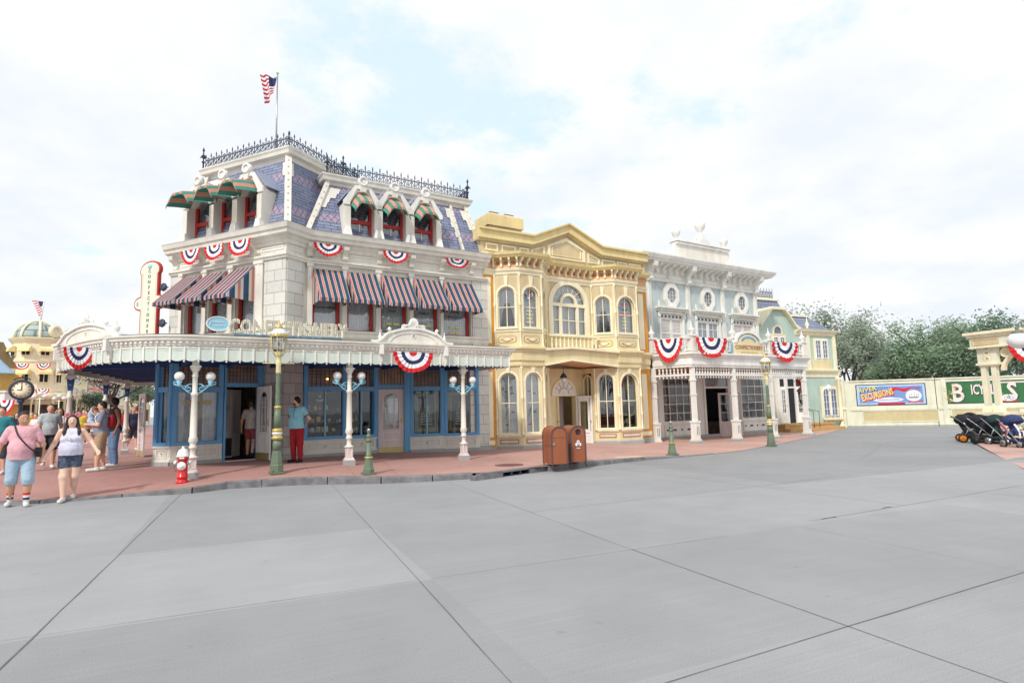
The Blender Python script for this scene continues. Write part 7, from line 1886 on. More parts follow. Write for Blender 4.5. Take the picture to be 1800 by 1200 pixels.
# ================================================================== boarded fence, banners, gateway, trees
FF = Fr(G(1490,751,False)[:2],-18.0); TF = Tm(FF)
zt = (FF.Z(1500,668.8)+FF.Z(1730,661.3))/2; zb = -0.2
M['fcream'] = mat('pale_cream_boarding',(230,228,204),0.55,streak=0.03); M['fbeige'] = mat('beige_inset_panel',(206,190,146),0.6)
def fence(u0,u1,label,seam_at=()):
 e = empty('boarded_fence',FF.w((u0+u1)/2,0,zb),label,'fence','boarded fence sections')
 q = MB(); q.box(u0,u1,-0.12,0,zb,zt-0.08,'fcream',TF); q.build('boarding',e)
 q = MB(); q.box(u0,u1,-0.16,0.06,zt-0.08,zt,'fcream',TF); q.build('cap_rail',e)
 q = MB(); q.box(u0,u1,0,0.05,FF.Z(1560,719)-0.06,FF.Z(1560,719)+0.1,'fcream',TF); q.build('middle_rail',e)
 q = MB(); q.box(u0,u1,0,0.03,zb,zb+0.16,'plinth',TF); q.build('base_board',e)
 return e
uS = FF.U(1646,700); uE = FF.U(1800,690)+9
f1 = fence(0.0,uS-0.02,'cream boarded fence section carrying the blue river banner'); f2 = fence(uS+0.02,uE,'cream boarded fence section carrying the green bicycles banner')
def inset(par_,a,b):
 za,zb_ = FF.Z(1570,740),FF.Z(1570,722); q = MB(); q.box(a,b,0,0.008,za,zb_,'fbeige',TF); panel(q,TF,a-0.05,b+0.05,za-0.05,zb_+0.05,0.0,'fcream',0.05,0.03); q.build('inset_panel',par_)
inset(f1,FF.U(1506),FF.U(1636)); inset(f2,FF.U(1660),FF.U(1778)); inset(f2,FF.U(1790),uE-0.5)
q = MB(); q.box(uS-0.02,uS+0.02,-0.1,-0.02,zb,zt-0.1,'black',TF); q.build('gap_post',f2)
for x,pr_ in ((0.12,f1),(FF.U(1650),f2)): q = MB(); q.box(x-0.12,x+0.12,0,0.045,zb+0.16,zt-0.08,'fcream',TF); q.build('batten',pr_)
# banner 1
a,b = FF.U(1506,690),FF.U(1626,690); z0,z1 = FF.Z(1565,710.5),FF.Z(1565,676); c = (a+b)/2; w = b-a; h = z1-z0
bn = empty('river_banner',FF.w(c,0.06,z0),'blue banner on the fence reading RIVER EXCURSIONS with a red pennant','banner')
T = Tm(FF,c,0,z0)
M['bblue'] = mat('banner_blue',(112,146,206),0.6,var=0.06); M['bblue2'] = mat('banner_pale_blue',(178,206,232),0.6); M['byel'] = mat('banner_yellow',(238,218,130),0.6)
q = MB(); q.box(-w/2-0.05,w/2+0.05,0,0.02,-0.05,h+0.05,'bnavy',T); q.box(-w/2+0.0,w/2,0.02,0.026,0,h,'bblue2',T); q.box(-w/2+0.12,w/2-0.12,0.026,0.03,0.1,h-0.1,'bblue',T)
for k in range(5): q.box(-w/2+0.12,w/2-0.12,0.03,0.032,0.15+k*0.14,0.17+k*0.14,'bblue2',T)
q.build('board',bn)
def skew(txt,size,m,ox,oz,ang,bold,sx=1.0,lay=0.036,par_=bn,nm='lettering'):
 q = MB(); text_mesh(txt,size,0.002,m,T @ Matrix.Translation((ox,-lay,oz)) @ Matrix.Rotation(R_(-ang),4,'Y'),q,bold,sx=sx); q.build(nm,par_)
skew('RIVER',h*0.30,'bnavy',-w*0.34+0.03,h*0.78-0.03,8,0.016,1.1); skew('RIVER',h*0.30,'byel',-w*0.34,h*0.78,8,0.008,1.1,0.042)
skew('EXCURSIONS',h*0.46,'bred',-w*0.2+0.04,h*0.5-0.05,13,0.03,w*0.48/(h*0.46*5.9)); skew('EXCURSIONS',h*0.46,'byel',-w*0.2,h*0.5,13,0.014,w*0.48/(h*0.46*5.9),0.042)
q = MB(); top_,bot_ = [],[]
for i in range(17): t = i/16; x = lerp(-w*0.0,w*0.44,t); wv = 0.06*math.sin(t*11); th = h*0.26*(1-t)**0.7*(0.75+0.3*math.cos(t*13)); top_.append((x,h*0.83+wv*0.7)); bot_.append((x,h*0.83+wv*0.7-th-0.01))
for i in range(16): q.face([(bot_[i][0],-0.034,bot_[i][1]),(bot_[i+1][0],-0.034,bot_[i+1][1]),(top_[i+1][0],-0.034,top_[i+1][1]),(top_[i][0],-0.034,top_[i][1])],'bred',T)
q.build('pennant',bn)
q = MB(); ov1 = [(w*0.33+w*0.115*math.cos(2*math.pi*i/24),h*0.42+h*0.28*math.sin(2*math.pi*i/24)) for i in range(24)]; q.prism(ov1,0.03,0.034,'bwhite',T)
for k in range(5): q.box(w*0.27+k*0.12,w*0.27+k*0.12+0.02,0.034,0.037,h*0.35,h*(0.5+0.05*(k % 3)),'ink',T)
q.box(w*0.26,w*0.40,0.034,0.037,h*0.30,h*0.35,'ink',T); q.build('boat_vignette',bn)
q = MB(); ov1 = [(-w*0.04+w*0.22*math.cos(2*math.pi*i/24),h*0.24+h*0.11*math.sin(2*math.pi*i/24)) for i in range(24)]; q.prism(ov1,0.032,0.034,'bwhite',T); q.box(-w*0.2,w*0.12,0.034,0.036,h*0.22,h*0.26,'bblue',T); q.build('caption_plate',bn)
q = MB(); q.box(-w*0.2,w*0.2,0.032,0.036,0.0,0.1,'bred',T); q.box(w*0.24,w*0.46,0.033,0.037,h*0.08,h*0.14,'bred',T); q.build('red_strips',bn)
# banner 2
a = FF.U(1660,690); b = a+8.2; z0,z1 = FF.Z(1700,707.5),FF.Z(1700,671.0); c = (a+b)/2; w = b-a; h = z1-z0
bn2 = empty('bicycle_banner',FF.w(c,0.06,z0),'green banner on the fence reading BICYCLES in white letters','banner')
T = Tm(FF,c,0,z0)
M['bgreen'] = mat('banner_green',(54,112,68),0.6,var=0.12); M['bgold'] = mat('banner_old_gold',(190,168,84),0.6,var=0.1); M['bpink'] = mat('banner_blush',(236,216,206),0.6,var=0)
q = MB(); q.box(-w/2-0.04,w/2+0.04,0,0.02,-0.04,h+0.04,'bnavy',T); q.box(-w/2,w/2,0.02,0.026,0,h,'bgreen',T); q.build('board',bn2)
rnd = random.Random(9)
def flourish(x,z,s_,nm='flourish'):
 q = MB()
 for k in range(7):
  a_ = rnd.random()*6.28; l_ = s_*rnd.uniform(0.6,1.1); px_,pz_ = x+0.5*s_*math.cos(a_),z+0.4*s_*math.sin(a_)
  q.tube([(px_+0.25*l_*math.cos(a_+i*0.8)*(1-i/9),-0.03,pz_+0.25*l_*math.sin(a_+i*0.8)*(1-i/9)) for i in range(8)],0.028,'bgold',T,5,0.012)
 q.build(nm,bn2)
for x,z,s_ in ((-w/2+0.3,h*0.7,0.5),(-w/2+0.35,h*0.3,0.5),(-w*0.16,h*0.2,0.4),(w*0.03,h*0.2,0.4),(w*0.43,h*0.7,0.6),(w*0.44,h*0.3,0.5)): flourish(x,z,s_)
def bt(txt,size,ox,oz,bold,sx=1.0):
 for m_,dx,ly,bb in (('bnavy',0.03,0.03,bold+0.02),('bpink',0,0.036,bold)):
  q = MB(); text_mesh(txt,size,0.002,m_,T @ Matrix.Translation((ox+dx,-ly,oz-dx)),q,bb,sx=sx); q.build('lettering',bn2)
xB,xI0,xI1,xS = [FF.U(v_,690)-c for v_ in (1683,1697,1766,1779)]
bt('B',h*1.15,xB,h*0.46,0.035,0.8); bt('ICYCLE',h*0.66,(xI0+xI1)/2,h*0.6,0.02,(xI1-xI0)/(h*0.66*4.5)); bt('S',h*1.15,xS,h*0.46,0.035,0.8)
q = MB(); q.tube([(xB-0.1+0.34*math.cos(R_(t)),-0.045,h*0.27+0.26*math.sin(R_(t))) for t in range(200,520,20)],0.03,'bpink',T,5); q.build('swash',bn2)
q = MB(); q.prism([(-w*0.12+0.42*math.cos(2*math.pi*i/20),h*0.2+0.19*math.sin(2*math.pi*i/20)) for i in range(20)],0.03,0.038,'bwhite',T)
for dx in (-0.13,0.13): q.tube([(-w*0.12+dx+0.09*math.cos(R_(t)),-0.042,h*0.2+0.09*math.sin(R_(t))) for t in range(0,361,30)],0.008,'ink',T,4)
q.build('bicycle_vignette',bn2)
q = MB(); q.box(-w*0.2,w*0.2,0.03,0.036,h*0.9,h*0.96,'bpink',T); q.build('caption_strip',bn2); q = MB(); q.box(-w*0.17,-w*0.07,0.031,0.037,0.03,0.1,'bred',T); q.build('red_strip',bn2)
# pier and curved end wall between the green house and the fence
pw = empty('garden_wall',FF.w(-0.6,0,-0.2),'low cream wall end with arched panel and ball finial beside the green house','wall')
q = MB(); zpw = FF.Z(1478,652)
FP = Fr(FF.w(-0.95,0.15,0)[:2],-10); Tq = Tm(FP)
q.box(0,0.95,-0.2,0,-0.2,zt+0.05,'fcream',Tq); q.prism([(0,zt+0.05),(0.95,zt+0.05),(0.8,zt+0.2),(0.5,zt+0.32),(0.2,zt+0.36),(0,zt+0.36)],-0.2,0.03,'cream2',Tq)
q.prism(arch(0.15,0.8,1.2,zt-0.35,8),0,0.01,'fbeige',Tq); q.box(0.15,0.8,0,0.01,0.1,0.9,'fbeige',Tq); q.box(0,0.95,0,0.06,0.95,1.08,'cream2',Tq)
q.build('wall_face',pw)
q = MB(); q.box(-0.3,0.1,-0.3,0.1,-0.2,zpw+0.0,'cream2',Tq); q.box(-0.38,0.18,-0.38,0.18,zpw,zpw+0.1,'cream2',Tq); q.build('pier',pw)
q = MB(); q.lathe([(0.1,zpw+0.1),(0.08,zpw+0.16)]+[(0.19*math.sin(R_(t)),zpw+0.34-0.19*math.cos(R_(t))) for t in range(25,180,20)]+[(0.003,zpw+0.53)],'white2',Tq,12,-0.1,-0.1); q.build('ball_finial',pw)
q = MB(); zz_ = FF.Z(1474,681,0.3); q.lathe([(0.2*math.sin(R_(t)),zz_-0.2*math.cos(R_(t))) for t in range(1,181,18)],'globe',Tq,14,-0.1,0.4); q.tube([(-0.1,-0.1,zz_-0.3),(-0.1,-0.4,zz_-0.28),(-0.1,-0.4,zz_-0.18)],0.03,'cream2',Tq,6); q.build('wall_lamp',pw)
# ---- gateway at the right edge
gy = 22.0; g0_ = at(1733,700,gy)
FA = Fr(g0_[:2],-68.0); TA = Tm(FA)
ga = empty('gateway_arch',(g0_[0],g0_[1],-0.1),'cream gateway arch with paired columns and balustrade at the right edge','gateway')
zE = FA.Z(1733,583); zP = FA.Z(1740,723.5); zC = FA.Z(1738,640)
GW = 4.2
q = MB()
q.box(-0.36,GW+0.36,-0.36,0.36,zE-0.1,zE,'cream2',TA); q.box(-0.28,GW+0.28,-0.28,0.28,zE-0.2,zE-0.1,'cream2',TA); q.box(-0.22,GW+0.22,-0.22,0.22,zE-0.55,zE-0.2,'fcream',TA); q.box(-0.26,GW+0.26,-0.26,0.26,zE-0.6,zE-0.55,'cream2',TA)
panel(q,TA,-0.15,0.75,zE-0.5,zE-0.26,0.22,'tan',0.04,0.02); q.box(-0.08,0.68,0.22,0.225,zE-0.46,zE-0.3,'tan',TA); panel(q,Tm(Fr(FA.w(-0.22,-0.2,0)[:2],-68-90)),-0.4,0.0,zE-0.5,zE-0.26,0.0,'tan',0.04,0.02)
q.build('entablature',ga)
q = MB()
for s0_ in (0.0,GW-0.46):
 q = MB(); q.box(s0_-0.08,s0_+0.56,-0.1,0.1,zC+0.05,zE-0.6,'fcream',TA)
 for k in range(3):
  for dd in (0.1,-0.115): q.lathe([(0.06,0),(0.09,0.02),(0.12,0)],'cream2',TA @ Matrix.Translation((s0_+0.24,-dd,zC+0.2+k*0.2)) @ Matrix.Rotation(R_(90),4,'X'),12)
 q.box(s0_-0.12,s0_+0.62,-0.16,0.16,zC-0.03,zC+0.05,'cream2',TA)
 q.build('frieze_panel',ga)
# arch ring between the piers
q = MB(); rA = (GW-1.5)/2; cA = GW/2; n = 20
zA0 = zE-0.62-rA*0.62
for i in range(n):
 a0_,a1_ = math.pi*i/n,math.pi*(i+1)/n
 q.prism([(cA+rA*math.cos(a0_),zA0+rA*0.6*math.sin(a0_)),(cA+(rA+0.12)*math.cos(a0_),zA0+(rA+0.12)*0.6*math.sin(a0_)),(cA+(rA+0.12)*math.cos(a1_),zA0+(rA+0.12)*0.6*math.sin(a1_)),(cA+rA*math.cos(a1_),zA0+rA*0.6*math.sin(a1_))],-0.08,0.08,'cream2',TA)
q.build('arch_ring',ga)
for sg_ in (-1,1): q = MB(); q.lathe([(0.12,0),(0.15,0.03),(0.19,0)],'cream2',TA @ Matrix.Translation((cA+sg_*(rA-0.08),-0.05,zE-0.82)) @ Matrix.Rotation(R_(90),4,'X'),14); q.build('roundel',ga)
for s0_ in (0.0,0.34,GW-0.46,GW-0.12):
 q = MB(); q.box(s0_-0.08,s0_+0.21,-0.13,0.13,zP,zP+0.1,'cream2',TA); q.frustum(s0_+0.065,0,zP+0.1,zP+0.2,0.26,0.18,'cream2',TA); q.box(s0_-0.02,s0_+0.15,-0.085,0.085,zP+0.22,zC-0.1,'fcream',TA)
 for k in (0.02,0.065,0.11): q.box(s0_+k-0.008,s0_+k+0.008,0.085,0.093,zP+0.3,zC-0.2,'cream2',TA)
 q.frustum(s0_+0.065,0,zC-0.1,zC-0.03,0.18,0.26,'cream2',TA); q.build('gate_column',ga)
for s0_ in (-0.14,GW-0.6):
 q = MB(); q.box(s0_+0.02,s0_+0.72,-0.2,0.2,-0.2,zP-0.12,'fcream',TA); q.box(s0_-0.06,s0_+0.8,-0.28,0.28,zP-0.12,zP,'cream2',TA); q.box(s0_-0.03,s0_+0.77,-0.25,0.25,-0.2,0.0,'cream2',TA); panel(q,TA,s0_+0.1,s0_+0.64,0.2,zP-0.25,0.2,'cream2',0.04,0.02); q.build('pedestal',ga)
q = MB(); q.box(0.66,1.9,-0.14,0.14,zP-0.1,zP,'cream2',TA); q.box(0.66,1.9,-0.12,0.12,-0.1,0.12,'cream2',TA); q.build('balustrade_rail',ga)
for k in range(6): q = MB(); baluster(q,TA,0.82+k*0.18,0,0.12,zP-0.22,0.075,'cream2',8); q.build('baluster',ga)
pz = FA.w(1.9,0.25,zE-0.55); bunting(pz,-68,1.7,0.75,'red white and blue bunting under the cream gateway arch at the right edge','x')
for o in COL.objects:
 if o.get('group') == 'x': del o['group']
# hanging globe lamp on an arm; its post stands outside the picture
gl_ = at(1790,598,14.5); lp = empty('globe_lamp',(gl_[0]+0.9,gl_[1]-0.2,-0.1),'large white globe lamp hanging from a dark scrolled arm at the right edge','street lamp')
T = Matrix.Translation((gl_[0],gl_[1],gl_[2])); q = MB(); q.lathe([(0.225*math.sin(R_(t)),-0.2*math.cos(R_(t))) for t in range(1,172,10)],'globe',T,24); q.build('globe',lp)
q = MB(); q.lathe([(0.13,0.17),(0.11,0.21),(0.06,0.24),(0.03,0.27),(0.05,0.31),(0.02,0.36),(0.0,0.37)],'lampgreen',T,16); q.tube([(0,0,0.34),(0.02,0,0.44),(0.15,0,0.5),(0.35,-0.05,0.45),(0.6,-0.1,0.32),(0.9,-0.2,0.3)],0.03,'steel',T,7); q.tube([(0.2+0.12*math.cos(i*0.5)*(1-i/18),0,0.36+0.1*math.sin(i*0.5)*(1-i/18)) for i in range(14)],0.018,'steel',T,5); q.build('lamp_arm',lp)
q = MB(); q.lathe([(0.2,-gl_[2]-0.1),(0.2,-gl_[2]+0.2),(0.1,-gl_[2]+0.4),(0.07,-1.0),(0.05,0.6),(0.0,0.8)],'lampgreen',T,12,0.9,0.2); q.build('post',lp)
# ---- trees behind the fence
def leafmat(name,rgb,var=0.35):
 m = bpy.data.materials.new(name); m.use_nodes = True; n,l = m.node_tree.nodes,m.node_tree.links; b = n['Principled BSDF']; b.inputs['Roughness'].default_value = 0.6; b.inputs['Specular IOR Level'].default_value = 0.35
 oi = n.new('ShaderNodeNewGeometry'); wn_ = n.new('ShaderNodeTexNoise'); wn_.inputs['Scale'].default_value = 1.6; l.new(oi.outputs['Position'],wn_.inputs['Vector'])
 r = n.new('ShaderNodeMapRange'); r.inputs[1].default_value = 0.3; r.inputs[2].default_value = 0.7; r.inputs[3].default_value = 1-var; r.inputs[4].default_value = 1+var; l.new(wn_.outputs[0],r.inputs[0])
 sc = n.new('ShaderNodeVectorMath'); sc.operation = 'SCALE'; sc.inputs[0].default_value = L(*rgb)[:3]; l.new(r.outputs[0],sc.inputs['Scale']); l.new(sc.outputs[0],b.inputs['Base Color'])
 tr = n.new('ShaderNodeBsdfTranslucent'); l.new(sc.outputs[0],tr.inputs[0]); mx = n.new('ShaderNodeMixShader'); mx.inputs[0].default_value = 0.4; o = n['Material Output']
 l.new(b.outputs[0],mx.inputs[1]); l.new(tr.outputs[0],mx.inputs[2]); l.new(mx.outputs[0],o.inputs[0]); MATS[name] = m; return m
M['leafA'] = leafmat('grey_green_leaves',(160,173,154)); M['leafB'] = leafmat('fresh_green_leaves',(150,174,144)); M['leafC'] = leafmat('dark_green_leaves',(116,140,118)); M['bark'] = mat('brown_bark',(96,84,76),0.9,var=0.2,bump=0.5)
def make_tree(name,label,cat,seed,h,w,nl,leaf,ls=0.17,trunk_h=0.3,cone=0.0,group=None,org=(0,0,0)):
 rnd = random.Random(seed); e = empty(name,org,label,cat,group); t = MB(); ends = []
 def limb(p,d,l_,r,dep):
  pts = [p]; q = Vector(p); dd = Vector(d).normalized()
  for i in range(4): dd = (dd+Vector((rnd.uniform(-.25,.25),rnd.uniform(-.25,.25),rnd.uniform(-.05,.2)))).normalized(); q = q+dd*l_/4; pts.append(tuple(q))
  t.tube(pts,r,'bark',None,5,r*0.45)
  if dep == 0: ends.append(tuple(q)); ends.append(pts[2]); return
  for k in range(rnd.randint(3,4)):
   a_ = rnd.random()*6.28; up = rnd.uniform(0.2,1.0); nd = Vector((math.cos(a_),math.sin(a_),up))+dd*0.4
   limb(tuple(q) if k else pts[3],nd,l_*rnd.uniform(0.62,0.85),r*0.5,dep-1)
 t.tube([(0,0,-0.3),(rnd.uniform(-.1,.1),0,h*trunk_h*0.6),(rnd.uniform(-.2,.2),0,h*trunk_h)],h*0.028,'bark',None,8,h*0.018)
 for k in range(5):
  a_ = k*1.3+rnd.random(); limb((0,0,h*trunk_h*rnd.uniform(0.8,1.0)),(math.cos(a_)*0.8,math.sin(a_)*0.8,rnd.uniform(0.5,1.2)),h*0.24,h*0.014,2)
 limb((0,0,h*trunk_h),(0,0,1),h*0.3,h*0.016,2)
 e2 = []
 for x,y,z in ends:
  r = math.hypot(x,y);
  e2.append((x,y,z))
 zm = max(z for _,_,z in e2); rm = max(math.hypot(x,y) for x,y,_ in e2)
 e2 = [(x*w/2/rm,y*w/2/rm,z*h/zm*0.97) for x,y,z in e2]
 t.v = [(x*(w/2/rm if z > h*trunk_h*0.8 else 1),y*(w/2/rm if z > h*trunk_h*0.8 else 1),z*(h/zm*0.97 if z > 0 else 1)) for x,y,z in t.v]
 # extra clump centres fill the crown
 for k in range(len(e2)//2): a,b = rnd.choice(e2),rnd.choice(e2); f = rnd.uniform(0.2,0.8); e2.append(tuple(a[i]*f+b[i]*(1-f) for i in range(3)))
 t.build('trunk',e,local=True)
 c = MB(); V = []; Fc = []; per = max(6,nl//len(e2))
 mi = c.mi(leaf)
 for (x,y,z) in e2:
  cr = w*rnd.uniform(0.05,0.10)*(1.0)
  for k in range(per):
   dx,dy,dz = rnd.gauss(0,cr),rnd.gauss(0,cr),rnd.gauss(0,cr*0.75); s_ = ls*rnd.uniform(0.6,1.3)
   a1,a2 = rnd.random()*6.28,rnd.uniform(-1.0,1.0); u = Vector((math.cos(a1),math.sin(a1),a2*0.6)); v = Vector((-math.sin(a1)*a2,math.cos(a1)*a2,1)).normalized()
   p = Vector((x+dx,y+dy,z+dz)); kk_ = len(c.v)
   c.v += [tuple(p-u*s_*0.5),tuple(p+v*s_*0.28),tuple(p+u*s_*0.6),tuple(p-v*s_*0.28)]
   c.f.append((kk_,kk_+1,kk_+2,kk_+3)); c.m.append(mi); c.uv.append([(0,0)]*4); c.sm.append(False)
 c.build('crown',e,local=True); return e
gT = 'trees behind the boarded fence'
tA = make_tree('broadleaf_tree','tall grey green tree close behind the green house','tree',11,8.6,6.4,15000,'leafA',0.20,0.22,group=gT)
tB = make_tree('broadleaf_tree','wide fresh green tree behind the blue river banner','tree',23,7.8,7.0,15000,'leafB',0.20,0.2,group=gT)
tC = make_tree('broadleaf_tree','dark green tree above the gateway at the right edge','tree',37,8.6,6.0,13000,'leafC',0.22,0.22,group=gT)
def put(o,px,Y,rz=0,sc=1.0): p = at(px,700,Y); o.location = (p[0],p[1],-0.2); o.rotation_euler[2] = R_(rz); o.scale = (sc,sc,sc)
put(tA,1440,50,0,1.12); put(tB,1612,49,40,1.0); put(tC,1786,44,0,0.93)
for src,px,Y,rz,sc,lab in [(tA,1497,47,120,0.98,'grey green tree with an open top between the green house and the river banner'),(tA,1540,56,200,0.68,'lower grey green tree behind the left half of the river banner'),(tB,1584,54,300,0.92,'green tree behind the middle of the river banner'),(tB,1660,51,160,1.0,'fresh green tree behind the gap between the two banners'),
        (tA,1700,47,250,0.92,'grey green tree behind the green bicycles banner'),(tB,1742,46,20,0.98,'fresh green tree directly behind the gateway columns'),(tC,1660,60,90,0.95,'dark tree farthest back behind the gap between the two banners'),(tC,1840,52,140,1.1,'dark tree partly cut off by the right edge')]:
 o = copy_tree(src,label=lab); put(o,px,Y,rz,sc)
# unseen trees added behind the viewer, to give the shop windows something to mirror
for i,(x,y,sc) in enumerate([(-30,-26,1.5),(-20,-32,1.7),(-10,-28,1.5),(0,-34,1.8),(10,-28,1.5),(20,-32,1.7),(31,-26,1.6),(-38,-12,1.5),(36,-8,1.6)]):
 o = copy_tree((tA,tB,tC)[i % 3],loc=(x,y,-.2),rz=i*57,scale=sc,label=['broad','tall','spreading'][i % 3]+' unseen park tree added behind the viewer for the shop windows to mirror, '+['far left','left','left of centre','centre','right of centre','right','far right','nearest on the left','nearest on the right'][i]); o['group'] = 'unseen park trees added for window reflections'
# ================================================================== people: one continuous skin each, clothes as children
def _ell(P,c,r):
 q = (P-np.array(c))/np.array(r); k0 = np.sqrt((q**2).sum(-1)); k1 = np.sqrt(((q/np.array(r))**2).sum(-1))+1e-9; return k0*(k0-1)/k1
def _cap(P,a,b,ra,rb):
 a = np.array(a,float); b = np.array(b,float); ab = b-a; t = np.clip(((P-a)@ab)/max(1e-9,ab@ab),0,1)
 return np.sqrt(((P-(a+t[...,None]*ab))**2).sum(-1))-(ra+(rb-ra)*t)
def nets(prims,h,cuts=()):
 """smooth union of ellipsoids and tapered limbs, turned into one closed quad surface"""
 lo = np.min([np.minimum(p[1],p[2])-p[5] if p[0] == 'c' else np.array(p[1])-np.array(p[2]) for p in prims],0)-3*h-0.02
 hi = np.max([np.maximum(p[1],p[2])+p[5] if p[0] == 'c' else np.array(p[1])+np.array(p[2]) for p in prims],0)+3*h+0.02
 n = np.ceil((hi-lo)/h).astype(int)+1; F = np.full(n,0.3)
 ax = [lo[i]+h*np.arange(n[i]) for i in range(3)]
 for p in prims:
  if p[0] == 'c': a,b = np.minimum(p[1],p[2])-p[5],np.maximum(p[1],p[2])+p[5]; k = p[6] if len(p) > 6 else 0.03
  else: a,b = np.array(p[1])-np.array(p[2]),np.array(p[1])+np.array(p[2]); k = p[3] if len(p) > 3 else 0.04
  i0 = np.maximum(0,((a-lo-k-2*h)/h).astype(int)); i1 = np.minimum(n,((b-lo+k+2*h)/h).astype(int)+2)
  sl = tuple(slice(i0[i],i1[i]) for i in range(3))
  P = np.stack(np.meshgrid(*[ax[i][sl[i]] for i in range(3)],indexing='ij'),-1)
  d = _cap(P,p[1],p[2],p[3],p[4]) if p[0] == 'c' else _ell(P,p[1],p[2])
  A = F[sl]; hh = np.clip(0.5+0.5*(A-d)/k,0,1); F[sl] = A*(1-hh)+d*hh-k*hh*(1-hh)
 for (c,nn) in cuts:
  P0 = [ax[i]-c[i] for i in range(3)]; nn = np.array(nn,float)/np.linalg.norm(nn)
  F = np.maximum(F,P0[0][:,None,None]*nn[0]+P0[1][None,:,None]*nn[1]+P0[2][None,None,:]*nn[2])
 S = F < 0
 m = tuple(x-1 for x in n); cnt = np.zeros(m); acc = np.zeros(m+(3,))
 off = [(0,0,0),(1,0,0),(0,1,0),(1,1,0),(0,0,1),(1,0,1),(0,1,1),(1,1,1)]
 def cs(A,o): return A[o[0]:o[0]+m[0],o[1]:o[1]+m[1],o[2]:o[2]+m[2]]
 for i,o in enumerate(off):
  for axi in range(3):
   if o[axi]: continue
   o2 = list(o); o2[axi] = 1
   a,b = cs(F,o),cs(F,o2); x = (a < 0) != (b < 0); t = np.where(x,a/np.where(x,a-b,1),0)
   cnt += x;
   for q in range(3): acc[...,q] += np.where(x,o[q]+(t if q == axi else 0),0)
 ok = cnt > 0; idx = -np.ones(m,int); idx[ok] = np.arange(ok.sum())
 ii = np.argwhere(ok); V = lo+h*(ii+acc[ok]/cnt[ok][:,None])
 Fc = []
 for axi in range(3):
  u,v = (axi+1) % 3,(axi+2) % 3
  sa = [slice(None)]*3; sb = [slice(None)]*3; sa[axi] = slice(0,-1); sb[axi] = slice(1,None)
  A,B = S[tuple(sa)],S[tuple(sb)]; E = np.argwhere(A != B)
  E = E[(E[:,u] > 0) & (E[:,v] > 0) & (E[:,u] < m[u]) & (E[:,v] < m[v])]
  du = np.zeros(3,int); dv = np.zeros(3,int); du[u] = 1; dv[v] = 1
  q = np.stack([idx[tuple((E-du-dv).T)],idx[tuple((E-dv).T)],idx[tuple(E.T)],idx[tuple((E-du).T)]],1)
  ins = A[tuple(E.T)]; q[~ins] = q[~ins][:,::-1]; Fc.append(q)
 return V,np.concatenate(Fc)
def net_obj(name,prims,h,m,parent=None,cuts=(),Tr=None,m2=None,test=None,**kw):
 V,Fq = nets(prims,h,cuts)
 if len(V) == 0: return None
 me = bpy.data.meshes.new(name); me.from_pydata(V.tolist(),[],Fq.tolist()); me.materials.append(M[m] if isinstance(m,str) else m)
 if m2:
  for x in m2: me.materials.append(M[x])
  c = V[Fq].mean(1); ids = np.array([test(p) for p in c]); me.polygons.foreach_set('material_index',ids.astype(int))
 me.polygons.foreach_set('use_smooth',[True]*len(me.polygons)); me.update()
 if name in ('shirt','shorts','trousers') and h < .02:
  from mathutils import noise
  nn = [v.normal.copy() for v in me.vertices]
  for v,n_ in zip(me.vertices,nn): c = v.co; v.co = c+n_*(.009*noise.noise(Vector((c.x*9,c.y*9,c.z*5+c.x*6)))+.005*noise.noise(c*22))
  me.update()
 ob = bpy.data.objects.new(name,me); COL.objects.link(ob)
 if parent is not None: ob.parent = parent
 tag(ob,kw.get('label'),kw.get('cat'),kw.get('group')); return ob
SK = {'a': (220,172,146),'b': (232,192,170),'c': (140,98,76),'d': (206,156,126)}
for k,v in SK.items(): M['skin_'+k] = mat('skin_tone_'+{'a': 'warm','b': 'light','c': 'deep','d': 'tan'}[k],v,0.55,var=0.04,scale=20)
def cloth(name,rgb,var=0.08,scale=14):
 M[name] = mat(name,rgb,0.85,var=var,scale=scale,bump=0.35,bscale=9); return name
for nm,c in [('dark_brown_hair',(52,40,34)),('black_hair',(34,30,30)),('brown_hair',(92,68,50)),('grey_hair',(150,146,142)),('fair_hair',(170,140,96))]: M[nm] = mat(nm,c,0.6,var=0.2,scale=30)
